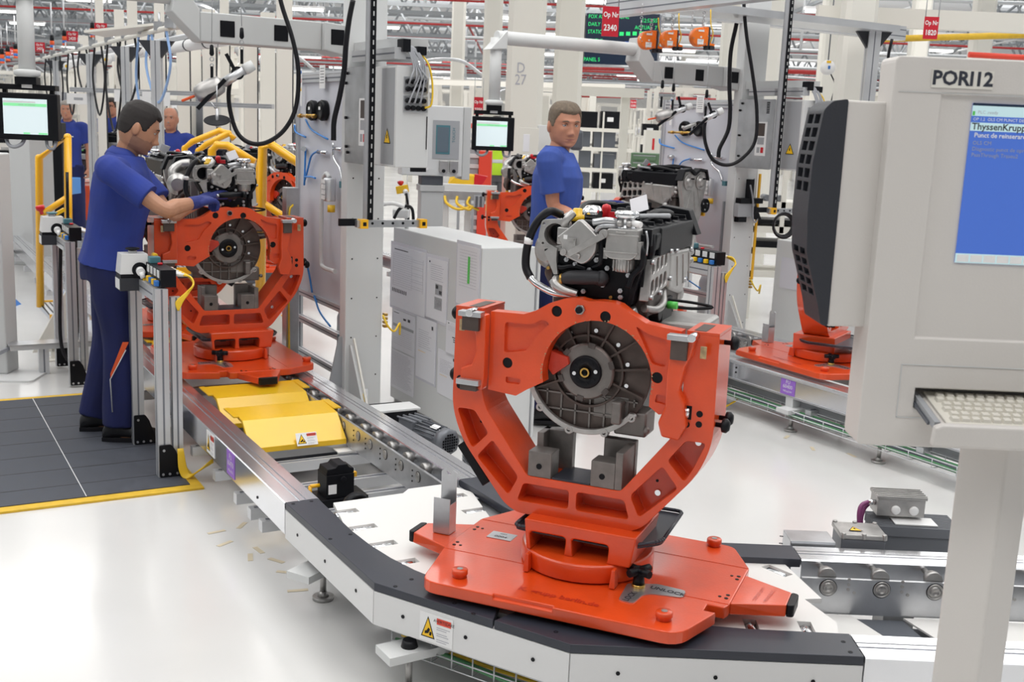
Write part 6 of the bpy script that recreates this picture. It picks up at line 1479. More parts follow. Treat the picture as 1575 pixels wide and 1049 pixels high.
    if vest:
        mb = MB().use('hivis'); stack(mb, [ring(.93, .182, .145), ring(1.1, .172, .135), ring(1.28, .19, .142), ring(1.40, .18, .12), ring(1.44, .12, .09)], 28); mb.use('silver_tape'); stack(mb, [ring(1.10, .176, .139), ring(1.15, .178, .140)], 28); mb.build('safety_vest', parent=t)
    if shirt == 'shirt' and not vest and height > 0:
        mb = MB().use('white'); p = up((.075, -.128, 1.30)); mb.ball(p, .014, 6, (1.3, .25, .6)); mb.build('badge', parent=t)
    return t

W1 = atZ(172, 684, 0)
sh1 = atY(170, 262, W1.y - .17); el1 = atY(252, 322, W1.y - .18); wr1 = atY(303, 311, W1.y - .02)
a = R(104)
person('person in blue shirt and navy trousers bending over the engine, blue glove on it', (W1.x - .035, W1.y + .14, .014), a, 1.735, head_yaw=7, head_pitch=24, lean=10, girth=1.20, hs=1.05, hfwd=.02,
       arms={'R': (el1, wr1, 38, sh1), 'L': (atY(262, 330, W1.y + .30), atY(318, 305, W1.y + .48), 30)}, feet=[((-.11, -.04), -6), ((.11, .10), 6)],
       hair='hair_dark', skin='skin_tan', shirt='shirt', gloves='RL', vox=.004, stripe=True, stubble=True)
mb = MB().use('black'); q = atY(337, 301, W1.y + .10); q2 = atY(372, 300, W1.y + .18); mb.cyl(q, q2, .013, n=10); mb.cyl(q2, q2 + (q2 - q) * .14, .02, n=12); mb.use('zinc'); mb.cyl(q - (q2 - q) * .1, q, .008, n=8)
tag(mb.build('ratchet_tool'), 'black hand tool held in the blue glove against the engine', 'tool')
W2 = Vector((.205, 6.35, 0)); a2 = R(98)
el2 = atY(853, 318, 6.18); wr2 = atY(905, 352, 6.0); 
person('person in lighter blue shirt looking back over the shoulder at the camera', (W2.x, W2.y, .014), a2, 1.83, head_yaw=-74, head_pitch=5, lean=2, girth=1.10, hwide=1.08,
       arms={'R': (el2, wr2, 30, atY(845, 246, 6.16)), 'L': (atY(886, 322, 6.62), atY(928, 316, 6.60), 25)}, feet=[((-.12, .0), -5), ((.12, .05), 6)],
       hair='hair_brown', skin='skin', shirt='shirt_light', gloves='L', vox=.004)
def far_person(px, ytop, Y, label, facing, **k):
    w = atY(px, ytop, Y); h = w.z
    return person(label, (w.x, w.y, 0), facing, h, vox=.012, **k)
far_person(103, 154, 15, 'person in blue shirt standing beyond the yellow stair rail, arms down', R(10), hair='hair_grey')
far_person(172, 150, 16.5, 'person with glasses mostly hidden by the nearer worker\'s head', R(-10), hair='hair_dark')
far_person(262, 164, 12.0, 'bald person in blue shirt behind the engines facing the camera', R(5), hair='hair_grey', bald=True)
far_person(765, 178, 17, 'person in yellow safety vest and grey trousers behind the hanging monitor', R(200), shirt='trouser_grey', trouser='trouser_grey', vest=True, girth=1.15)
mb = MB().use('black'); p = atY(172, 163, 16.38); [mb.ring((p.x + s * .034, p.z), .014, .018, p.y - .006, p.y, 'y', n=14) for s in (-1, 1)]; mb.bx(p.x - .016, p.x + .016, p.y - .006, p.y, p.z - .002, p.z + .002)
tag(mb.build('glasses'), 'black glasses on the person half hidden behind the nearer worker', 'glasses')
# ================================================================ hanging tools and what carries them
def cable_thing(label, pts, r, m, name='hose', cat='hose', k=6):
    mb = MB().use(m); mb.tube(pts, r, n=8, k=k); return tag(mb.build(name), label, cat)
def wy(lst, Y, Y2=None):
    n = len(lst); Y2 = Y if Y2 is None else Y2
    return [atY(x, y, Y + (Y2 - Y) * i / max(1, n - 1)) for i, (x, y) in enumerate(lst)]
cable_thing('long black air hose hanging in a big loop left of the service panel', wy([(425, -30), (434, 10), (450, 60), (459, 110), (455, 165), (437, 200), (410, 219), (385, 220), (365, 204), (354, 170), (352, 138), (360, 112), (372, 108)], 5.75), .0115, 'rubber')
cable_thing('black air hose with yellow end running down the front of the left service panel', wy([(543, 0), (537, 30), (532, 70), (529, 110), (522, 150), (514, 185), (513, 216)], 5.85), .014, 'rubber')
cable_thing('long black air hose in a U loop before the right service panel', wy([(1143, -30), (1145, 20), (1149, 60), (1157, 110), (1164, 170), (1161, 218), (1140, 245), (1118, 254), (1097, 246), (1086, 224), (1083, 200), (1086, 182)], 7.9), .0125, 'rubber')
cable_thing('black air hose bending down to the fitting on the right service panel', wy([(1133, 36), (1124, 80), (1122, 130), (1123, 170), (1120, 200), (1107, 228), (1105, 242)], 8.1), .015, 'rubber')
def nutrunner(label, p, rotz, tilt, big=True, Y=None):
    t = thing('power_tool', label, 'power tool', p, rotz)
    q = rot3('Y', tilt).to_4x4()
    mb = MB(q).use('cast'); mb.lathe([(.02, 0), (.034, .01), (.040, .035), (.040, .08), (.034, .11), (.022, .12)], (-.06, 0, 0), (.2, 0, 0), 20) if big else mb.cyl((-.09, 0, 0), (.0, 0, 0), .012); mb.build('head', parent=t)
    mb = MB(q).use('alu_profile'); mb.cyl((.06, 0, .0), (.16, 0, .01), .019, n=16); mb.use('grey_light').lathe([(.021, 0), (.023, .01), (.021, .04), (.01, .042)], (.16, 0, .01), (.3, 0, .02), 14); mb.build('handle', parent=t)
    mb = MB(q).use('black'); mb.box((.0, -.03, -.02), (.16, .012, .016), rot3('Y', -20)); mb.ring((.13, .01), .019, .026, -.012, .012, 'y', n=16); mb.box((.125, 0, .055), (.014, .01, .08)); mb.build('bracket', parent=t)
    if big:
        mb = MB(q).use('orange_stripe'); mb.box((-.09, 0, .005), (.055, .02, .010), rot3('Y', 5)); mb.build('trigger', parent=t, bevel=.003)
    return t
pA = atY(322, 138, 5.65)
nutrunner('grey power tool with orange lever hanging over the left engines', pA, R(12), -28).scale = (1.25,) * 3
mb = MB().use('rubber'); c = atY(334, 186, 5.6); mb.lathe([(.063, 0), (.066, .003), (.063, .006)], c, c + Vector((.05, -.42, 1)), 32); mb.use('zinc'); mb.cyl(c + Vector((0, 0, -.03)), c + Vector((0, 0, .06)), .008, n=8); mb.cyl(c + Vector((-.008, 0, .06)), c + Vector((-.03, 0, .09)), .004, n=6); mb.cyl(c + Vector((0, 0, .06)), c + Vector((.0, 0, .17)), .003, n=6)
tag(mb.build('stop_disc', bevel=0), 'flat black rubber disc hanging under the left power tool', 'disc')
def cord_hook(label, p0, p1, m='grey_dark'):
    t = thing('hanging_line', label, 'cord', p1); P0 = Vector(p0) - Vector(p1)
    mb = MB().use('grey_mid'); mb.cyl(P0, (0, 0, .16), .0022, n=5); mb.build('cord', parent=t)
    mb = MB().use('black'); mb.lathe([(.006, 0), (.012, .01), (.009, .05), (.004, .055)], (0, 0, .10), (0, 0, .3), 10); mb.use('zinc').ring((0, .085), .008, .0115, -.003, .003, 'y', n=14); mb.ring((0, .055), .006, .0095, -.003, .003, 'y', n=14); mb.use('black').box((0, 0, .015), (.014, .006, .07)); mb.build('snap_hook', parent=t)
    return t
cord_hook('wire and snap hook holding the left power tool body', atY(327, -40, 5.65), atY(326, 118, 5.65)); cord_hook('wire and snap hook holding the left power tool handle', atY(369, -40, 5.65), atY(372, 92, 5.65))
mb = MB().use('grey_dark'); mb.cyl(atY(338, -40, 5.9), atY(333, 150, 5.9), .0018, n=5); tag(mb.build('steel_cable'), 'thin steel cable hanging behind the left power tool', 'cable')
pB = atY(1022, 178, 7.5); nutrunner('grey power tool with orange lever hanging left of the right service panel', pB, R(14), -18)
pC = atY(1070, 190, 7.4); t = nutrunner('slim white-handled angle tool with black blade hanging over the right line', pC, R(10), -24, big=False)
cord_hook('wire and hook of the power tool below the first orange balancer', atY(1014, 88, 7.55), atY(1017, 160, 7.5)); cord_hook('wire and hook of the power tool below the second orange balancer', atY(1038, 88, 7.5), atY(1034, 165, 7.5)); cord_hook('wire and hook of the slim tool below the third orange balancer', atY(1090, 84, 7.5), atY(1085, 175, 7.42))
# overhead aluminium beams of the right station
def beam(label, p0, p1, w, h, name='overhead_beam', m='alu_profile', groove=True):
    p0, p1 = Vector(p0), Vector(p1); d = p1 - p0; L = d.length; mb = MB().use(m)
    mb.bx(-w / 2, w / 2, 0, L, 0, h)
    if groove:
        mb.use('alu_groove')
        for z in (h * .28, h * .72): mb.bx(-w / 2 - .001, -w / 2, 0, L, z - h * .035, z + h * .035); mb.bx(w / 2, w / 2 + .001, 0, L, z - h * .035, z + h * .035)
    o = mb.build(name, loc=p0); o.rotation_euler = (0, 0, math.atan2(-d.x, d.y)); return tag(o, label, 'beam')
bz = atY(952, 27, 7.9).z
b0 = atY(940, 27, 7.9); b1 = b0 - dA * 3.6; beam('long white aluminium beam that the orange balancers hang from', b0, b1, .10, .12)
b2 = AV(6.55, 5.3, atY(1130, 32, 8.3).z); b3 = b2 + dP * 2.0; beam('grey box beam crossing the top of the right column', b2, b3, .10, .11)
b4 = AV(6.2, 4.8, 2.50); beam('broad grey channel hanging under the roof of the right station', b4, b4 + dP * 1.9, .35, .05, groove=False)
def op_sign(label, px, py, wpx, hpx, Y, num, rotz=0):
    c = atY(px, py, Y); k = Y / FPX; w, h = wpx * k, hpx * k
    t = thing('station_sign', label, 'sign', c, rotz)
    mb = MB().use('sign_red'); mb.bx(-w / 2, w / 2, 0, .006, -h / 2, h / 2); mb.build('board', parent=t)
    mb = MB().use('white'); wh = w / h; mb.text('Op Nr', min(h * .36, w * .42), (0, 0, h * .22), (1, 0, 0), (0, 0, 1), .002, sx=.78, bold=h * .005); mb.text(num, min(h * .44, w * .50), (0, 0, -h * .22), (1, 0, 0), (0, 0, 1), .002, sx=.80, bold=h * .007); mb.build('lettering', parent=t, norm=False)
    mb = MB().use('grey_mid'); [mb.cyl((s * w * .45, .003, h / 2), (s * w * .45, .003, h / 2 + .25), .004, n=5) for s in (-1, 1)]; mb.build('hanger', parent=t)
    return t
op_sign('red sign reading Op Nr 2340 over the right line', 939, 33, 25, 43, 7.6, '2340', R(8))
op_sign('red sign reading Op Nr 1820 near the upper right corner', 1432, 43, 21, 32, 9.5, '1820', R(-4))
op_sign('red Op Nr 2400 sign, nearest and largest of the left row', 155, 44, 18, 16, 13, '2400', R(6)); op_sign('red Op Nr 2420 sign, second nearest of the row of red signs', 111, 56, 17, 15, 16, '2420', R(6)); op_sign('red Op Nr 2430 sign between the 2420 sign and the monitor pipe', 61, 72, 15, 13, 20, '2430', R(6)); op_sign('tiny red sign seen left of the left monitor\'s drop pipe', 20, 80, 11, 10, 25, '2440', R(6))
op_sign('small red Op sign beside the hanging middle monitor', 736, 163, 14, 26, 15, '2350', R(4))
op_sign('small red sign on the cream frame right of the looking worker', 974, 160, 9, 12, 24, '2330')
# orange balancers
def balancer(label, px, py, sz, Y, chain_top):
    c = atY(px, py, Y); t = thing('tool_balancer', label, 'tool balancer', c, R(22)); r = sz * Y / FPX
    mb = MB().use('balancer'); mb.lathe([(r * .2, -.0), (r * .96, .002), (r, .008), (r, .05), (r * .9, .06)], (0, 0, 0), (0, 1, 0), 36); mb.bx(r * .45, r * 1.02, .01, .075, -r * .8, r * 1.1); mb.build('drum', parent=t, bevel=.002)
    mb = MB().use('charcoal'); mb.bx(r * .9, r * 1.35, .02, .07, -r * .9, r * 1.15); mb.cyl((r * 1.1, .04, -r * 1.25), (r * 1.1, .04, -r * .9), .018); mb.build('side_housing', parent=t, bevel=.004)
    mb = MB().use('balancer'); mb.prism([(r * 1.35, -r * .5), (r * 2.0, -r * .6), (r * 1.9, -r * .8), (r * 1.35, -r * .75)], .02, .06, 'y'); mb.use('charcoal').prism([(r * 1.4, -r * .8), (r * 1.95, -r * .8), (r * 2.0, -r * 1.2), (r * 1.4, -r * 1.2)], .02, .06, 'y'); mb.build('cord_guard', parent=t)
    mb = MB().use('white'); mb.bx(-r * .35, r * .35, -.003, -.001, r * .55, r * .75); mb.bx(-r * .4, r * .35, -.003, -.001, -r * .75, -r * .2); mb.cyl((0, 0, 0), (0, -.006, 0), r * .1, n=12); mb.use('print_grey').bx(-r * .3, r * .2, -.0036, -.003, -r * .45, -r * .4); mb.bx(.0, r * .3, -.0036, -.003, -r * .32, -r * .26); mb.build('label', parent=t)
    mb = MB().use('zinc'); [mb.cyl((r * .88 * math.cos(R(a)), 0, r * .88 * math.sin(R(a))), (r * .88 * math.cos(R(a)), -.004, r * .88 * math.sin(R(a))), r * .06, n=6) for a in range(10, 370, 60)]; mb.build('screw', parent=t)
    mb = MB().use('zinc'); top = atY(px + 4, chain_top, Y) - c; rt = Matrix.Rotation(-R(22), 3, 'Z'); top = rt @ top; n = int((top.z - r) / .026)
    for i in range(max(1, n)): mb.ring((.5 * r, r * 1.1 + .013 + i * .026), .007, .011, .03, .036, 'y', n=10) if i % 2 else mb.ring((.033, r * 1.1 + .013 + i * .026), .007, .011, .5 * r - .003, .5 * r + .003, 'x', n=10)
    mb.build('chain', parent=t)
    mb = MB().use('yellow_cable'); mb.tube([(r * 1.6, .04, -r * .5), (r * 1.75, .03, r * .5), (r * 1.5, .04, r * 1.5), (r * 1.45, .05, top.z)], .004, n=6); mb.build('cord', parent=t)
    return t
balancer('orange tool balancer, first from the red 2340 sign', 998, 62, 13.5, 7.55, 25); balancer('orange tool balancer, middle one of three', 1031, 60, 12.5, 7.5, 18); balancer('orange tool balancer, third from the red 2340 sign', 1078, 57, 14, 7.5, 12)
for i, (x, n) in enumerate(((988, 9), (1022, 7), (1067, 8))):
    mb = MB().use('wire'); p = atY(x, 8 - i * 4, 7.45)
    for k in range(n):
        if k % 2: mb.ring((p.x, p.z - k * .026), .007, .0105, p.y - .003, p.y + .003, 'y', n=10)
        else: mb.ring((p.y, p.z - k * .026), .007, .0105, p.x - .003, p.x + .003, 'x', n=10)
    tag(mb.build('safety_chain'), 'slack safety chain beside the %s orange balancer' % ('first', 'middle', 'third')[i], 'chain')
# scoreboard
t = thing('led_board', 'dark scoreboard with green lettering behind the red 2340 sign', 'display board', atY(940, 64, 19), R(-14)); k = 19 / FPX
def bd(px, py): return ((px - 940) * k / math.cos(R(14)), -(py - 64 - (px - 940) * .042) * k)
mb = MB().use('screen_dark'); a = bd(902, 22); b = bd(1008, 100); mb.bx(a[0], b[0], 0, .25, b[1], a[1]); mb.use('black').bx(a[0] - .22, a[0] - .08, .1, .5, b[1] + .03, a[1]); mb.build('panel', parent=t)
mb = MB().use('screen_text')
for s_, px, py, al in (('FOX ASSEMBLY LINE', 905, 27, 'LEFT'), ('12:52:55', 1005, 36, 'RIGHT'), ('DAILY PLAN', 905, 38, 'LEFT'), ('ACTUAL  7', 1005, 46, 'RIGHT'), ('STATION', 905, 49, 'LEFT'), ('STATUS', 905, 62, 'LEFT'), ('PANEL 5', 901, 89, 'LEFT')):
    q_ = bd(px, py); mb.text(s_, .088, (q_[0], -.001, q_[1]), (1, 0, 0), (0, 0, 1), .004, align=al, sx=.85)
for i in range(5): q_ = bd(942 + i * 9.5, 53); mb.bx(q_[0], q_[0] + .07, -.006, -.004, q_[1] - .03, q_[1] + .03)
q_ = bd(965, 86); mb.bx(q_[0], q_[0] + .40, -.006, -.004, q_[1] - .035, q_[1] + .035); mb.use('screen_blue')
for i in range(4): q_ = bd(950 + i * 10, 66); mb.bx(q_[0], q_[0] + .09, -.006, -.004, q_[1] - .02, q_[1] + .02)
mb.build('lettering', parent=t, norm=False)
# overhead rail, lamps and hoses high on the left
def pipe_between(label, a, b, r, m, name='overhead_pipe', cat='pipe'):
    mb = MB().use(m); mb.tube([a, b], r, n=10, curve=False); return tag(mb.build(name), label, cat)
ra, rb = atY(262, 42, 9.0), atY(52, 93, 19)
t = thing('hose_rail', 'brownish overhead hose rail with clamps high on the left', 'rail', ra); mb = MB().use('cast_brown'); mb.mats.clear(); mb.use('cream'); mb.tube([(0, 0, 0), rb - ra], .022, n=10, curve=False); mb.build('rail', parent=t)
for i in range(11):
    f = (i / 10) ** 1.4; p = (rb - ra) * f; mb = MB().use('zinc'); mb.box(p + Vector((0, 0, .03)), (.07, .07, .07)); mb.cyl(p + Vector((0, 0, .0)), p + Vector((0, 0, .14)), .01, n=6); mb.build('clamp', parent=t)
for i, (f, ht) in enumerate(((.12, 1), (.30, 1), (.52, 1), (.78, 1))):
    p = ra + (rb - ra) * (f ** 1.4); mb = MB(); profile(mb, p.x - .04, p.x + .04, p.y - .04, p.y + .04, 0, p.z - .08); mb.use('charcoal').prism([(p.x - .15, p.z - .08), (p.x + .15, p.z - .08), (p.x + .04, p.z - .22), (p.x - .04, p.z - .22)], p.y - .02, p.y + .02, 'y')
    tag(mb.build('support_post'), 'aluminium post under the overhead hose rail, %s from its near end' % ('first', 'second', 'third', 'fourth')[i], 'post', 'posts under the hose rail')
la, lb = atY(350, 60, 9.5), atY(95, 100, 19)
mb = MB().use('white'); mb.tube([la, lb], .055, n=14, curve=False); mb.use('alu_profile'); d_ = Vector((0, .02, .085)); mb.tube([la + d_, lb + d_], .03, n=8, curve=False); mb.use('charcoal'); [mb.tube([la + (lb - la) * f, la + (lb - la) * (f + .004)], .058, n=14, curve=False) for f in (.06, .13, .2, .28, .37, .47, .6, .75)]
tag(mb.build('tube_lamp'), 'long white tube lamp row below the hose rail on the left', 'lamp')
rs = random.Random(21)
for i in range(9):
    f = ((i + .5) / 10) ** 1.4; p = ra + (rb - ra) * f; col = 'hose_pale' if i in (0, 1) else 'rubber'; L = rs.uniform(.5, 1.0)
    q = ra + (rb - ra) * (f + .03 + rs.random() * .05)
    cable_thing(('pale blue' if i < 2 else 'black') + ' hose looping down from the hose rail on the left', [p, p + Vector((.03, 0, -L * .5)), (p + q) / 2 + Vector((0, 0, -L)), q + Vector((-.03, 0, -L * .5)), q], .011, col)['group'] = 'hoses on the left rail'
for i, (x, y, Y) in enumerate(((142, 46, 12.8), (99, 58, 15.8), (80, 65, 18), (24, 78, 21), (12, 82, 24), (3, 86, 26))):
    c = atY(x, y, Y); t = thing('signal_light', 'orange and blue signal light hanging ' + ('beside the red 2400 sign', 'beside the red 2420 sign', 'between the 2420 and 2430 signs', 'right of the tiny red sign at the left', 'left of the tiny red sign', 'at the very left edge of the picture')[i], 'signal light', c, 0, 'signal lights on the left'); k = Y / FPX
    for j, (m_, z0, z1, rr_) in enumerate((('black', 2, 10, 3), ('orange_stripe', -4, 2, 3.2), ('blue', -8, -4, 3.2), ('orange_stripe', -11, -8, 3.2))): mb = MB().use(m_); mb.cyl((0, 0, z0 * k), (0, 0, z1 * k), rr_ * k, n=12); mb.build('lens' if j else 'cap', parent=t)
    mb = MB().use('alu_profile'); mb.cyl((0, 0, 10 * k), (0, 0, 10 * k + .5), .012, n=6); mb.build('stem', parent=t)
for i, (x, y, Y) in enumerate(((617, 99, 14), )): pass
mb = MB().use('white'); c = atY(1273, 104, 10.5); mb.lathe([(.02, -.03), (.065, -.025), (.068, 0), (.065, .02), (.02, .03)], c, c + Vector((0, -1, 0)), 28); mb.use('yellow').box(c + Vector((0, -.028, .05)), (.04, .004, .02)); mb.use('blue').box(c + Vector((.005, -.033, 0)), (.02, .003, .03)); mb.use('grey_dark').cyl(c, c + Vector((0, 0, .6)), .006, n=6)
tag(mb.build('hose_reel'), 'pale round hose reel hanging left of the terminal', 'hose reel')
cable_thing('thin black cord sagging from the pale round reel', wy([(1278, 114), (1284, 130), (1280, 150), (1274, 170)], 10.4), .006, 'rubber', 'cord', 'cord')
for i, (x, y, Y) in enumerate(((104, 102, 15), (165, 92, 12.5), (212, 78, 11))):
    mb = MB().use('white'); c = atY(x, y, Y); mb.lathe([(.02, -.02), (.05, -.02), (.052, .02), (.02, .03)], c, c + Vector((0, -1, 0)), 24); mb.use('yellow').cyl(c + Vector((0, -.03, 0)), c + Vector((0, -.04, 0)), .02)
    tag(mb.build('hose_reel'), 'small white hose reel on the left rail, %s from the camera' % ('farthest', 'middle', 'nearest')[i], 'hose reel')
# upright profile and rails near the terminal
p = atY(1339, 100, 8.6); mb = MB(); profile(mb, p.x - .045, p.x + .045, p.y - .045, p.y + .045, 0, p.z + .28); mb.use('charcoal').prism([(p.x - .16, p.z + .28), (p.x + .16, p.z + .28), (p.x + .045, p.z + .12), (p.x - .045, p.z + .12)], p.y - .02, p.y + .02, 'y'); tag(mb.build('support_post'), 'aluminium post rising behind the terminal\'s upper left corner', 'post')
beam('cream overhead beam running behind the top of the terminal', atY(1255, 38, 10), atY(1640, 50, 10), .1, .16, m='cream', groove=False)
pipe_between('yellow-green overhead pipe behind the terminal', atY(1290, 62, 10.6), atY(1640, 52, 10.6), .03, 'mat_edge')
pipe_between('orange-red overhead pipe above the terminal', atY(1490, 84, 14), atY(1640, 92, 14), .035, 'warn_red')
cable_thing('black cable bundle hanging beside the post near the terminal', wy([(1372, 60), (1366, 90), (1366, 130), (1370, 200)], 9), .012, 'rubber', 'cable', 'cable')
# ================================================================ crossover stairs with yellow rails behind the nearer worker
t = thing('crossover_stairs', 'yellow-railed crossover steps bridging the left line behind the workers', 'stairs', AV(8.6, 1.6), ROT)
m = Matrix.Translation((-1.6, -8.6, 0))
def yr(pts, name='handrail', r=.024): 
    mb = MB().use('yellow_rail'); mb.tube([Vector(p) for p in pts], r, n=12, curve=False); [mb.ball(p, r * 1.0, 6) for p in pts[1:-1]]; return mb.build(name, parent=t)
inv_ = (Matrix.Translation(AV(8.6, 1.6)) @ Matrix.Rotation(ROT, 4, 'Z')).inverted()
def wl(px, py, Y): return inv_ @ atY(px, py, Y)
yr([wl(62, 472, 7.8), wl(60, 243, 7.8), wl(104, 211, 7.8), wl(106, 420, 7.8)], r=.027); yr([wl(61, 332, 7.8), wl(106, 302, 7.8)], r=.022)
yr([wl(284, 330, 8.5), wl(284, 228, 8.5), wl(296, 218, 8.5), wl(338, 201, 8.5), wl(352, 206, 8.5)]); yr([wl(305, 300, 8.4), wl(305, 232, 8.4), wl(318, 222, 8.4), wl(352, 205, 8.4), wl(360, 214, 8.4)])
yr([wl(326, 300, 8.2), wl(326, 232, 8.2), wl(334, 223, 8.2), wl(350, 224, 8.2), wl(392, 250, 8.2)], r=.03)
yr([wl(401, 470, 8.0), wl(404, 228, 8.0), wl(416, 222, 8.0), wl(520, 292, 8.2)], r=.033); yr([wl(404, 312, 8.0), wl(470, 355, 8.15)], r=.026); yr([wl(398, 500, 8.0), wl(399, 258, 8.05), wl(405, 230, 8.05)], r=.026)
for i, (x0, x1, z) in enumerate(((.98, 1.20, .30), (1.20, 2.15, .60), (2.15, 2.38, .42), (2.38, 2.62, .22))):
    mb = MB(m).use('zinc'); mb.bx(x0 + .0, x1, 8.0, 8.6, z - .03, z); mb.use('black')
    n = int((x1 - x0) / .035); [mb.bx(x0 + k * .035, x0 + k * .035 + .012, 8.03, 8.57, z, z + .001) for k in range(n)]; mb.build('grating', parent=t)
    mb = MB(m).use('yellow_rail'); mb.bx(x0, x1, 7.98, 8.0, z - .04, z + .01); mb.build('edge_strip', parent=t); mb = MB(m).use('yellow_rail'); mb.bx(x0, x1, 8.6, 8.62, z - .04, z + .01); mb.build('edge_strip', parent=t)
mb = MB(m).use('cream'); mb.prism([(.86, .06), (1.10, .50), (1.2, .60), (1.2, .36), (1.12, .06)], 7.95, 7.98, 'y'); mb.build('stringer', parent=t)
mb = MB(m).use('cream'); mb.prism([(2.72, .10), (2.2, .62), (2.1, .62), (2.1, .40), (2.5, .10)], 7.95, 7.98, 'y'); mb.build('stringer', parent=t)
mb = MB(m).use('cream'); mb.bx(.98, 1.03, 7.95, 8.0, 0, .12); mb.bx(.92, 1.08, 7.9, 8.05, 0, .01); mb.build('foot', parent=t)
# ================================================================ things near the left edge
t = thing('terminal_stand', 'grey stand with floor plate cut by the left edge of the picture', 'stand', (-3.2, 6.92, 0)); mb = MB().use('grey_cab'); mb.bx(-.25, .0, -.05, .12, .012, 1.40); mb.build('post', parent=t, bevel=.01)
mb = MB().use('grey_light'); mb.prism(rpoly([(-.5, -.3), (.22, -.2), (.20, .12), (-.5, .1)], .04), 0, .012, 'z'); mb.build('base_plate', parent=t)
t = thing('cable_duct', 'short zinc cable duct raised on a foot near the left edge', 'cable duct', atZ(68, 574, 0), ROT); mb = MB().use('alu_profile'); mb.bx(-.20, .55, -.06, .06, .17, .20); mb.use('zinc').bx(-.21, .56, -.07, .07, .20, .208); mb.build('duct', parent=t)
mb = MB().use('alu_profile'); mb.bx(-.03, .03, -.03, .03, 0, .17); mb.use('alu_groove').bx(-.005, .005, -.031, -.03, 0, .17); mb.build('leg', parent=t)
mb = MB().use('grey_cable'); [mb.tube([(-.2, .0, .185 - k * .008), (-.3, -.05, .15 - k * .008), (-.42, -.08, .09), (-.5, -.1, .05)], .006, n=6) for k in range(3)]; mb.build('cable', parent=t)
t = thing('office_chair', 'black chair foot with castor showing at the left edge', 'chair', atZ(-10, 404, 0)); mb = MB().use('black'); 
for a_ in range(5): an = R(a_ * 72 - 5); e = Vector((.33 * math.cos(an), .33 * math.sin(an), .07)); mb.tube([(0, 0, .12), e * .6 + Vector((0, 0, .06)), e], .018, n=8); mb.cyl(e + Vector((0, -.02, -.035)), e + Vector((0, .02, -.035)), .033, n=16)
mb.cyl((0, 0, .1), (0, 0, .42), .03); mb.build('base', parent=t); mb = MB().use('charcoal'); mb.bx(-.22, .22, -.22, .22, .42, .48); mb.build('seat', parent=t, bevel=.03); mb = MB().use('charcoal'); mb.bx(-.2, .2, .2, .25, .5, .95); mb.build('backrest', parent=t, bevel=.03)
p = atZ(12, 467, 0); mb = MB(Matrix.Translation(p)).use('trouser'); mb.mats.clear(); mb.use('blue'); mb.prism([(-.35, 0), (.12, 0), (-.15, .24), (-.35, .30)], -.2, .0, 'y'); tag(mb.build('wheel_ramp'), 'dark blue sloping metal ramp on the floor at the left edge', 'ramp')
def simple_box(name, label, cat, px0, py0, px1, py1, Y, d, m, group=None, bevel=.006, zmin=None, extra=None):
    a, b = atY(px0, py0, Y), atY(px1, py1, Y); z0 = b.z if zmin is None else zmin
    mb = MB(Matrix.Translation((-(a.x + b.x) / 2, -Y, 0))).use(m); mb.bx(a.x, b.x, Y, Y + d, z0, a.z)
    if extra: extra(mb, a, b, Y)
    return tag(mb.build(name, loc=((a.x + b.x) / 2, Y, 0), bevel=bevel), label, cat, group)
simple_box('machine_cabinet', 'pale grey machine cabinet behind the left monitor', 'cabinet', 12, 200, 47, 266, 12, .6, 'grey_cab', zmin=0)
simple_box('black_bin', 'tall black bin standing behind the near end of the yellow handrail', 'bin', 76, 188, 97, 285, 13.5, .15, 'black', zmin=0)
def trolley(label, px, py, Y, w, d, h, m, boxes):
    c = atY(px, py, Y); t = thing('parts_trolley', label, 'trolley', (c.x, Y, 0))
    mb = MB().use(m)
    for z in (.25, h): mb.bx(-w / 2, w / 2, -d / 2, d / 2, z - .02, z + .02)
    for sx in (-1, 1):
        for sy in (-1, 1): mb.bx(sx * w / 2 - .02, sx * w / 2 + .02, sy * d / 2 - .02, sy * d / 2 + .02, .15, h)
    mb.build('frame', parent=t)
    for sx in (-1, 1):
        for sy in (-1, 1): mb = MB().use('black'); mb.cyl((sx * w * .42 - .02, sy * d * .42, .075), (sx * w * .42 + .02, sy * d * .42, .075), .075, n=16); mb.use('zinc').bx(sx * w * .42 - .025, sx * w * .42 + .025, sy * d * .42 - .03, sy * d * .42 + .03, .09, .2); mb.build('castor', parent=t)
    return t
trolley('blue-framed trolley with castors in the far left behind the stair rail', 35, 300, 16.5, 1.0, .6, .55, 'blue_hose', 0)
mb_ = simple_box('parts_bin', 'low black parts bin on the blue-framed trolley at the left', 'bin', 8, 268, 58, 290, 16.3, .5, 'black')
simple_box('blue_cart', 'light blue cart beyond the yellow handrail', 'cart', 79, 274, 106, 300, 14, .4, 'blue_hose', extra=lambda mb, a, b, Y: [mb.bx(x - .02, x + .02, Y, Y + .04, 0, b.z) for x in (a.x + .03, b.x - .03)])
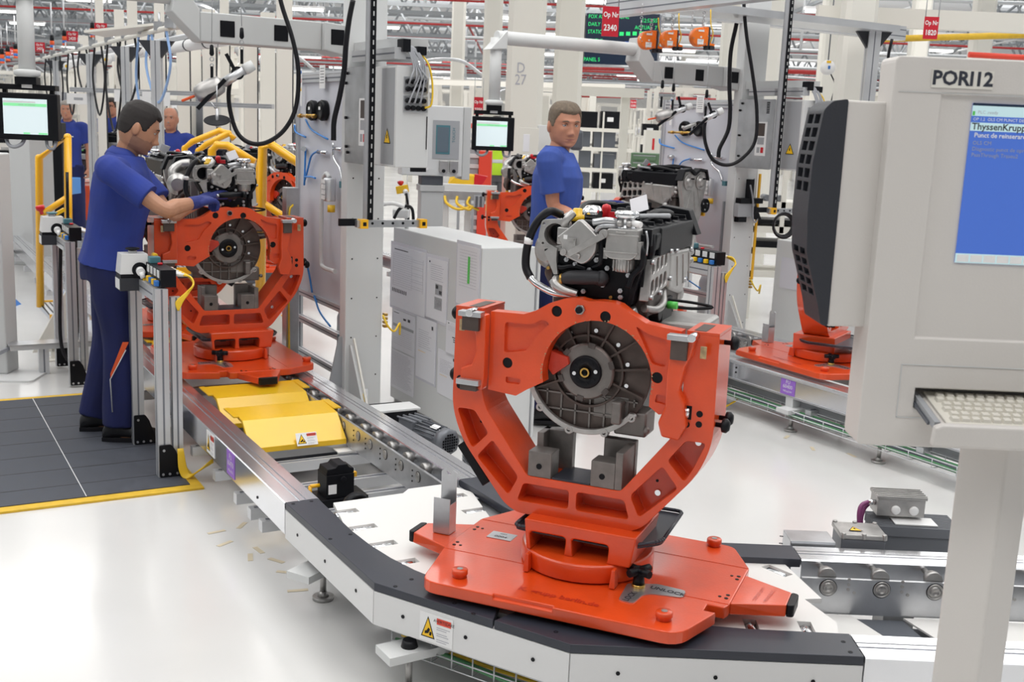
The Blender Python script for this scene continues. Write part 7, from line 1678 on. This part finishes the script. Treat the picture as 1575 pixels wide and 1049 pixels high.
# ================================================================ middle distance
t = thing('hmi_cabinet', 'pale grey operator cabinet with a grey touch screen on a pedestal', 'cabinet', tuple(atY(660, 300, 7.2).to_2d()) + (0,), R(14))
k = 7.2 / FPX; c0 = atY(654, 216, 7.2); w = 92 * k; h = 104 * k
mb = MB(); mb.use('grey_light').bx(-w / 2, w / 2, -.08, .10, c0.z - h / 2, c0.z + h / 2); mb.build('housing', parent=t, bevel=.006)
mb = MB().use('grey_cab'); mb.bx(w / 2 + .004, w / 2 + .055, -.06, .18, c0.z - h / 2 - .02, c0.z + h / 2); mb.build('side_box', parent=t, bevel=.004)
mb = MB().use('grey_mid'); mb.bx(.0, .17, -.084, -.08, c0.z - .11, c0.z + .13); mb.use('teal').bx(.02, .11, -.086, -.084, c0.z - .08, c0.z + .10); mb.use('glass_grey').bx(.028, .102, -.0875, -.086, c0.z - .068, c0.z + .088); mb.use('teal').text('TOUCH', .026, (.135, -.0845, c0.z + .04), (0, 0, 1), (-1, 0, 0), .001); mb.build('touch_screen', parent=t, norm=False)
for s in (0, 1): mb = MB().use('cast_light'); mb.bx(.045 + s * .066, .10 + s * .066, -.10, -.08, c0.z - .195, c0.z - .12); mb.use('black').cyl((.072 + s * .066, -.10, c0.z - .185), (.072 + s * .066, -.108, c0.z - .185), .012); mb.build('socket_cover', parent=t, bevel=.003)
for s, c_ in enumerate(('red', 'white', 'white')): mb = MB().use(c_); mb.cyl((-.085 + s * .026, -.08, c0.z - .175), (-.085 + s * .026, -.088, c0.z - .175), .010); mb.build('indicator', parent=t)
mb = MB().use('grey_dark'); mb.bx(-.06, .08, -.05, .09, c0.z - h / 2 - .06, c0.z - h / 2); mb.use('grey_cab').bx(-.07, .09, -.06, .1, c0.z - h / 2 - .10, c0.z - h / 2 - .06); mb.bx(-.06, .085, -.05, .09, 0, c0.z - h / 2 - .10); mb.build('pedestal', parent=t, bevel=.004)
t = thing('emergency_stop', 'yellow box with red mushroom button behind the left column', 'emergency stop', atY(619, 291, 6.6)); mb = MB().use('yellow'); mb.box((0, 0, 0), (.07, .06, .045), rot3('Y', -12)); mb.build('box', parent=t, bevel=.004); mb = MB().use('red'); mb.lathe([(.008, 0), (.018, .012), (.019, .024), (.001, .028)], (-.01, 0, .022), (-.03, 0, .2), 16); mb.build('button', parent=t)
mb = MB().use('white'); mb.cyl((.02, -.03, -.01), (.03, -.07, -.02), .015); mb.use('rubber').tube([(.03, -.07, -.02), (.04, -.08, -.07), (.04, -.03, -.12), (.04, 0, -.2)], .007); mb.use('grey_cab').cyl((.03, .0, -.30), (.03, .0, -.02), .012); mb.build('stem', parent=t)
simple_box('switch_box', 'small pale box with conduit behind the yellow-capped sensor bar', 'switch box', 604, 322, 628, 336, 6.5, .12, 'grey_light')
cable_thing('white ribbed conduit arching behind the sensor bar', wy([(575, 318), (590, 314), (605, 313), (622, 318)], 6.3), .012, 'white', 'conduit', 'conduit')
cable_thing('black conduit arching over the small pale box', wy([(606, 336), (614, 322), (626, 317), (634, 322), (636, 340)], 6.4), .009, 'rubber', 'conduit', 'conduit')
# yellow chute and red guard post
t = thing('parts_chute', 'yellow sheet chute with red end beyond the operator cabinet', 'chute', atY(722, 280, 12)); k = 12 / FPX
mb = MB().use('yellow'); mb.prism([(-33 * k, -5 * k), (-20 * k, 9 * k), (7 * k, 9 * k), (7 * k, -8 * k), (-8 * k, -8 * k)], -.02, .0, 'y', [(-30 * k, 6 * k), (-6 * k, 13 * k), (9 * k, 12 * k), (7 * k, 4 * k), (-6 * k, -2 * k)]); mb.bx(-20 * k, 5 * k, 0, .25, 4 * k, 5 * k); mb.build('chute', parent=t)
mb = MB().use('red'); mb.prism([(7 * k, -8 * k), (7 * k, 12 * k), (27 * k, 9 * k), (14 * k, -12 * k)], -.01, .2, 'y'); mb.build('red_end', parent=t)
mb = MB().use('grey_mid'); mb.bx(-18 * k, -14 * k, .05, .1, -atY(722, 280, 12).z, 0); mb.bx(4 * k, 8 * k, .05, .1, -atY(722, 280, 12).z, 0); mb.build('leg', parent=t)
simple_box('red_machine_post', 'tall orange-red machine post beside the yellow safety vest', 'machine', 737, 232, 754, 300, 13, .4, 'warn_red', zmin=0)
simple_box('wire_mesh_reel', 'grey ribbed cable chain standing left of the orange-red post', 'cable chain', 719, 215, 734, 300, 13.2, .2, 'grey_mid', zmin=0, extra=lambda mb, a, b, Y: [mb.use('grey_light').bx(a.x - .01, b.x + .01, Y - .02, Y, z * .12, z * .12 + .05) for z in range(14)])
def machine_bed(label, px0, px1, y0, y1, Y):
    a, b = atY(px0, y0, Y), atY(px1, y1, Y); t = thing('transfer_unit', label, 'conveyor', ((a.x + b.x) / 2, Y, 0)); w = (b.x - a.x) / 2
    mb = MB().use('zinc'); mb.bx(-w, w, 0, .08, b.z + .05, a.z); mb.use('grey_light'); mb.bx(-w, w, .3, .4, b.z, a.z + .05); mb.build('rail', parent=t)
    mb = MB().use('motor'); mb.bx(w * .25, w * .6, -.15, .05, b.z, a.z - .03); mb.use('grey_mid'); [mb.bx(w * .25 + k_ * .04, w * .25 + k_ * .04 + .015, -.17, -.15, b.z, a.z - .03) for k_ in range(6)]; mb.build('motor', parent=t)
    mb = MB().use('yellow_cable'); [mb.tube([(-w * .8 + k_ * .12, -.05, a.z - .05), (-w * .7 + k_ * .1, -.1, b.z + .02), (-w * .3 + k_ * .1, -.12, b.z - .03), (w * .2, -.1, b.z)], .014, n=6) for k_ in range(3)]; mb.build('cable', parent=t)
    mb = MB().use('grey_light'); [mb.bx(x - .03, x + .03, .1, .16, 0, b.z + .1) for x in (-w * .8, 0, w * .8)]; mb.build('leg', parent=t); return t
machine_bed('distant transfer conveyor with yellow cables behind the low cabinet', 676, 762, 293, 318, 10.8)
simple_box('machine_cabinet', 'pale cabinet with a paper on its door left of the looking worker', 'cabinet', 799, 196, 827, 246, 10.5, .35, 'cream', zmin=0, extra=lambda mb, a, b, Y: mb.use('paper').bx(a.x + .04, a.x + .10, Y - .003, Y, a.z - .22, a.z - .06))
simple_box('machine_cabinet', 'grey cabinet half hidden behind the looking worker\'s shoulder', 'cabinet', 828, 192, 880, 262, 11, .4, 'grey_light', zmin=0)
simple_box('air_conditioner', 'dark ribbed cooling unit beside the looking worker\'s face', 'cooling unit', 878, 199, 896, 232, 10.5, .18, 'grey_dark', bevel=.03)
# flow rack with black boxes
def flow_rack(label, x0, x1, Y, levels, group, seed, colr='cream'):
    rg = random.Random(seed); a = atY(x0, 200, Y); b = atY(x1, 200, Y); w = b.x - a.x; cx = (a.x + b.x) / 2
    t = thing('flow_rack', label, 'rack', (cx, Y, 0))
    mb = MB().use(colr); n = max(2, int(w / .9))
    for i in range(n + 1):
        x = -w / 2 + w * i / n
        for y in (0, .8): mb.bx(x - .016, x + .016, y - .016, y + .016, 0, levels[-1] + .35)
    for z in levels: mb.bx(-w / 2, w / 2, -.03, .03, z - .035, z + .035); mb.bx(-w / 2, w / 2, .77, .83, z + .05, z + .1); [mb.bx(-w / 2 + w * i / 8 - .01, -w / 2 + w * i / 8 + .01, 0, .8, z, z + .03) for i in range(9)]
    mb.build('frame', parent=t)
    for z in levels:
        x = -w / 2 + .05
        while x < w / 2 - .3:
            bw = rg.uniform(.36, .5); bh = rg.uniform(.26, .33)
            if rg.random() < .97:
                mb = MB().use(rg.choice(['black', 'black', 'black', 'black', 'grey_dark', 'white'])); mb.bx(0, bw - .05, 0, .5, 0, bh)
                if rg.random() < .3: mb.use('white').bx(.12, bw - .2, -.003, 0, bh * .4, bh * .65)
                tag(mb.build('parts_box', loc=(cx + x, Y + .02, z + .036)), 'small plastic parts box standing on the %s' % label.split(',')[0], 'box', group)
            x += bw + .02
    return t
flow_rack('white flow rack, between the looking worker and the green cabinet', 880, 975, 22, (.55, .95, 1.35, 1.72), 'boxes on the rack right of the looking worker', 3)
flow_rack('far flow rack, right of the green cabinet', 985, 1045, 30, (.6, 1.1, 1.6), 'boxes on the far rack', 5)
flow_rack('flow rack, behind the distant workers at the left', -60, 95, 19, (.6, 1.05), 'boxes on the left rack', 8)
t = thing('tool_cabinet', 'green slatted tool cabinet left of the right service panel', 'cabinet', (atY(1000, 250, 17).x, 17, 0), R(-12)); k = 17 / FPX; zt = atY(1000, 236, 17).z
mb = MB().use('green_cab'); mb.bx(-30 * k, 26 * k, 0, .5, .35, zt); mb.build('body', parent=t, bevel=.01)
for i in range(6): mb = MB().use('green_cab'); mb.bx(-26 * k, 8 * k, -.02, 0, zt - .10 - i * .11, zt - .03 - i * .11); mb.use('grey_mid').bx(-26 * k, 8 * k, -.025, -.02, zt - .045 - i * .11, zt - .03 - i * .11); mb.build('drawer', parent=t)
trolley('blue trolley with black castors under the green cabinet', 973, 290, 17.2, .55, .5, .42, 'blue', 0)
p = atZ(928, 318, 0); t = thing('floor_stand', 'aluminium floor stand with red tag right of the looking worker', 'stand', (p.x, 12.5, 0)); mb = MB(); profile(mb, -.035, .035, -.035, .035, 0, atY(928, 262, 12.5).z); mb.build('post', parent=t); mb = MB().use('cast_brown'); mb.box((0, 0, atY(928, 260, 12.5).z), (.22, .12, .10)); mb.use('white').box((0, -.03, atY(928, 256, 12.5).z), (.16, .1, .05)); mb.build('fixture', parent=t, bevel=.01); mb = MB().use('red'); mb.box((.07, -.05, atY(934, 272, 12.5).z), (.03, .01, .16)); mb.build('tag', parent=t)
# rack with rollers between column and cabinet on the right
a = atY(1160, 378, 10.4); t = thing('roller_rack', 'white rack with rollers and plates seen behind the right column', 'rack', (atY(1180, 300, 10.4).x, 10.4, 0)); k = 10.4 / FPX
mb = MB().use('cream')
for z in (.40, .62, .82, 1.05): mb.bx(-.4, .5, 0, .5, z, z + .06)
for x in (-.38, -.12, .14, .45): mb.bx(x, x + .04, 0, .04, 0, 1.75)
mb.build('frame', parent=t); mb = MB().use('black'); mb.bx(-.38, .48, .02, .4, .68, .74); mb.bx(-.38, .48, .02, .4, .90, .94); mb.build('plate', parent=t)
for i in range(5): mb = MB().use('motor'); mb.cyl((-.34 + i * .12, .05, 1.14), (-.34 + i * .12, .25, 1.14), .03, n=12); mb.build('roller', parent=t)
# far row of engines on carriers at the left
for i, (x, Y) in enumerate(((285, 12.8), (322, 12.2), (368, 11.4), (120, 17), (142, 16.2), (420, 12.6))):
    q = atY(x, 240, Y); e = clone_engine('distant car engine in the far left row, %s' % ('right beside the bald person', 'between the two middle yellow rails', 'left of the black air hose loop', 'beside the standing distant person', 'just left of the nearer worker\'s collar', 'left of the panel frame, behind the hose')[i], (q.x, Y, .30), R(-150 + 15 * i))
    mb = MB().use('orange'); mb.bx(-.3, .3, -.25, .25, .0, .62); mb.use('grey_dark').bx(-.33, .33, -.28, .28, 0, .12); tag(mb.build('engine_stand', loc=(q.x, Y + .2, 0), rotz=R(-150 + 15 * i), bevel=.01), 'orange stand under the engine %s' % ('right beside the bald person', 'between the two middle yellow rails', 'left of the hose loop', 'beside the standing distant person', 'left of the nearer worker\'s collar', 'left of the panel frame')[i], 'stand')
# ================================================================ far machine frames, cabinets and guards
def machine_frame(seed):
    rg = random.Random(seed); t = thing('assembly_cell', 'cream machine frame standing in the far part of the hall', 'machine frame', (0, 0, 0), 0, 'cream machine frames in the far hall')
    w, d, h = 2.4, 1.6, 2.9
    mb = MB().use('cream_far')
    for x in (-w / 2, -w / 6, w / 4, w / 2):
        for y in (0, d): mb.bx(x - .06, x + .06, y - .06, y + .06, 0, h)
    for z in (1.5, 2.1, h): mb.bx(-w / 2, w / 2, -.04, .04, z - .05, z + .05); mb.bx(-w / 2, w / 2, d - .04, d + .04, z - .05, z + .05)
    mb.bx(-w / 2, -w / 6, .0, .03, .3, 1.5); mb.bx(w / 4, w / 2, d, d + .04, .3, 2.8); mb.build('frame', parent=t)
    mb = MB().use('grey_dark'); mb.bx(-.3, .5, .3, .9, .5, 1.3); mb.bx(.55, .9, .2, .8, 1.0, 1.55); mb.bx(-1.1, -.7, .2, .6, .4, .9); mb.use('motor'); mb.cyl((-.1, .4, 1.3), (-.1, .4, 2.2), .12); mb.cyl((.3, .6, 1.3), (.3, .6, 1.9), .08); mb.build('machinery', parent=t)
    mb = MB().use('white'); mb.bx(-.9, -.3, -.07, -.05, 1.6, 2.0); mb.bx(.4, 1.0, -.07, -.05, 1.62, 1.98); mb.use('print_grey').bx(-.75, -.45, -.072, -.07, 1.7, 1.9); mb.build('poster', parent=t)
    mb = MB().use('zinc'); mb.tube([(-.8, 0, h), (-.8, .4, h + .5), (.2, .6, h + .6), (.9, .7, h + .2)], .05, n=8); mb.build('duct', parent=t)
    return t
mf = machine_frame(1)
def place_frame(px, Y, rz, sc=1.0, first=[True]):
    c = atY(px, 200, Y)
    if first[0]: o = mf; first[0] = False; o.location = (c.x, Y, 0); o.rotation_euler = (0, 0, rz)
    else: o = copy_tree(mf, (c.x, Y, 0), rz)
    return o
rq = random.Random(9); placed = []
def try_frame(px, Y, rz):
    x = atY(px, 200, Y).x
    if any((x - a) ** 2 + (Y - b) ** 2 < 12 for a, b in placed) or (860 < px < 1030 and Y < 48): return
    placed.append((x, Y)); place_frame(px, Y, rz)
for i in range(40): try_frame(40 + rq.random() * 430, 20 + rq.random() * 22, R(30 + rq.choice([0, 90])))
for i in range(26): try_frame(rq.random() * 500, 42 + rq.random() * 22, R(rq.choice([0, 90])))
for i in range(36): try_frame(640 + rq.random() * 460, 30 + rq.random() * 30, R(rq.choice([0, 30, 90])))
for i in range(30): try_frame(1130 + rq.random() * 440, 24 + rq.random() * 30, R(rq.choice([0, 30, 90])))
for i in range(40): try_frame(-20 + rq.random() * 1620, 66 + rq.random() * 40, R(rq.choice([0, 90])))
# cream guard posts of the left line (seen as a row of pale uprights)
for i, (x, Y, w) in enumerate(((186, 14, .16), (206, 17, .2), (247, 13, .15), (282, 15, .22), (322, 13.5, .2), (346, 16, .16), (385, 14.5, .22), (437, 13.5, .24), (130, 19, .24), (156, 16, .16), (300, 20, .3), (412, 18, .3))):
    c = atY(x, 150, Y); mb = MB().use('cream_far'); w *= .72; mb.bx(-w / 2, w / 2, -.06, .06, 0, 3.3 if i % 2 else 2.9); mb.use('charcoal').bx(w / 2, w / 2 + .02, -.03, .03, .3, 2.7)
    tag(mb.build('safety_screen', loc=(c.x, Y, 0), rotz=R(20)), 'narrow cream guard panel in the row behind the left workers', 'guard panel', 'cream guard panels at the left')
for i, (x, y, Y, w, h) in enumerate(((195, 148, 12.6, .28, .13), (240, 152, 12.3, .30, .15), (218, 146, 13.2, .24, .12), (120, 152, 14, .28, .13))):
    c = atY(x, y, Y); mb = MB().use('white'); mb.bx(-w / 2, w / 2, 0, .01, -h / 2, h / 2); mb.use('grey_mid').bx(-w * .18, w * .22, -.002, 0, -h * .12, h * .12)
    tag(mb.build('notice_board', loc=c), 'white notice with a small grey picture hanging behind the workers, %s' % ('above the hidden colleague', 'left of the bald person', 'between two larger ones', 'beside the left monitor')[i], 'notice')
beam('pale aluminium cross rail the white notices hang on', atY(110, 141, 13), atY(330, 150, 12.4), .06, .05)
beam('grey aluminium rail beside the head of the bald person', atY(215, 160, 13), atY(420, 158, 12.2), .05, .05)
mb = MB().use('cream'); a = atY(190, 62, 10.5); b = atY(300, 20, 9.4); mb.box((a + b) / 2, (1.1, .5, .02), Matrix.Rotation(R(-8), 3, 'Y')); tag(mb.build('cable_tray'), 'cream sheet tray hanging high above the left workers', 'tray')
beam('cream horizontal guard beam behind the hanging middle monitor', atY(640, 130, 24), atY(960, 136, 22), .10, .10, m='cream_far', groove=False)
beam('cream guard beam right of the looking worker\'s head', atY(870, 146, 19), atY(990, 152, 19), .12, .15, m='cream', groove=False)
for i, (x, Y) in enumerate(((888, 19.2), (962, 19.2), (912, 25), (838, 18))):
    c = atY(x, 150, Y); mb = MB().use('cream'); mb.bx(-.07, .07, -.07, .07, 0, atY(x, 148, Y).z); tag(mb.build('guard_post', loc=(c.x, Y, 0)), 'cream guard post under the beam behind the looking worker', 'post', 'cream guard posts')
for i, (x0, x1, y, Y, m_) in enumerate(((670, 790, 192, 26, 'warn_red'), (860, 990, 146, 34, 'pipe_red'), (1040, 1110, 152, 30, 'pipe_red'), (640, 700, 170, 30, 'warn_red'), (1210, 1300, 110, 30, 'pipe_red'), (860, 960, 104, 40, 'pipe_red'))):
    pipe_between('red strip in the far hall, %s' % ('below the middle monitor level', 'above the looking worker', 'left of the right panel', 'right of the left control box', 'behind the pillar near the terminal', 'under the scoreboard')[i], atY(x0, y, Y), atY(x1, y + 3, Y), .06, m_, 'red_strip', 'strip')
simple_box('machine_cabinet', 'small cream cabinet with red symbols right of the green one', 'cabinet', 994, 200, 1018, 240, 20, .4, 'cream', zmin=0, extra=lambda mb, a, b, Y: mb.use('red').bx(a.x + .12, a.x + .16, Y - .004, Y, b.z + .1, b.z + .3))
# ================================================================ pieces of parts go one level deeper
SUB = {'assembly fixture': {'bolt': 'cradle', 'clamp_pad': 'clamp', 'paint_chip': 'ring_bracket', 'support_lug': 'ring_bracket', 'arm_cap': 'cradle', 'knob': 'cradle', 'rib': 'turntable', 'bumper': 'nose', 'embossed_lettering': 'base_plate', 'plate_seam': 'base_plate', 'wear_plate': 'cradle'},
       'engine': {'hub_plate': 'flywheel', 'bearing_ring': 'flywheel', 'rib': 'bell_housing', 'sump_rib': 'bell_housing', 'sump_face': 'bell_housing', 'block_rib': 'engine_block', 'cooler_fin': 'oil_cooler', 'sticker': 'vacuum_pump', 'pump_bracket': 'vacuum_pump', 'pump_rib': 'high_pressure_pump', 'valve_nut': 'metal_valve', 'hose_sleeve': 'coolant_hose', 'hose_clip': 'coolant_elbow', 'pin': 'cam_pulley', 'cover_rib': 'timing_cover', 'cover_rim': 'timing_cover', 'side_rib': 'side_cover', 'port_gasket': 'port_flange', 'injector': 'cam_cover', 'oil_cap': 'cam_cover'},
       'monitor': {'screen_bar': 'screen', 'screen': 'housing', 'cable': 'housing'}, 'control box': {'plug': 'plug_plate', 'bolt': 'mounting_plate', 'instruction_card': 'mounting_plate', 'warning_sign': 'side_panel', 'door_seal': 'housing'},
       'control stand': {'push_button': 'switch_box', 'emergency_stop': 'switch_box', 'plug_and_cable': 'switch_box', 'button': 'distributor', 'valve': 'distributor', 'cable_connector': 'distributor'},
       'computer terminal': {'keycap': 'keyboard', 'keyboard': 'keyboard_tray', 'screen_content': 'screen', 'vent_grille': 'cooler_cover', 'panel_gap': 'housing', 'name_label': 'housing'},
       'person': {'collar': 'shirt', 'badge': 'shirt', 'trouser_piping': 'trousers', 'iris': 'eye', 'eyelid': 'eye'}, 'motor': {'vent': 'fan_cover', 'blanking_plug': 'terminal_box', 'cable_gland': 'terminal_box', 'cable': 'terminal_box'},
       'service panel': {'brass_fitting': 'board', 'note': 'board', 'safety_label': 'board', 'hose_coupling': 'board'}, 'machine column': {'bolt_hole': 'column', 'inspection_opening': 'column'}, 'cabinet': {'indicator': 'housing', 'socket_cover': 'housing', 'touch_screen': 'housing'},
       'conveyor': {'screw': 'edge_guard', 'conveyor_number_sign': 'side_rail'}, 'paper': {'print': 'sheet'}, 'sign': {'lettering': 'board'}, 'tool balancer': {'label': 'drum', 'screw': 'drum'}, 'display board': {'lettering': 'panel'}}
_kids = {}
for o in list(bpy.data.objects):
    if o.parent: _kids.setdefault(o.parent.name, []).append(o)
def _stem(o): return o.name.split('.')[0]
def _mid(o):
    b = o.bound_box; return o.matrix_basis @ (sum((Vector(p) for p in b), Vector()) / 8)
for o in list(bpy.data.objects):
    mp = SUB.get(o.get('category'))
    if not mp or o.name not in _kids: continue
    ch = _kids[o.name]; loc0 = {c.name: c.matrix_basis.copy() for c in ch}; mid = {c.name: _mid(c) for c in ch}; done = set()
    for c in ch:
        tgt = mp.get(_stem(c))
        if tgt is None: continue
        cand = [d for d in ch if _stem(d) == tgt and d is not c]
        if not cand: continue
        d = min(cand, key=lambda q: (mid[q.name] - mid[c.name]).length)
        if _stem(d) in mp and mp[_stem(d)] not in ('housing', 'keyboard_tray'): continue
        c.parent = d; c.matrix_basis = loc0[d.name].inverted() @ loc0[c.name]
bpy.context.view_layer.update()
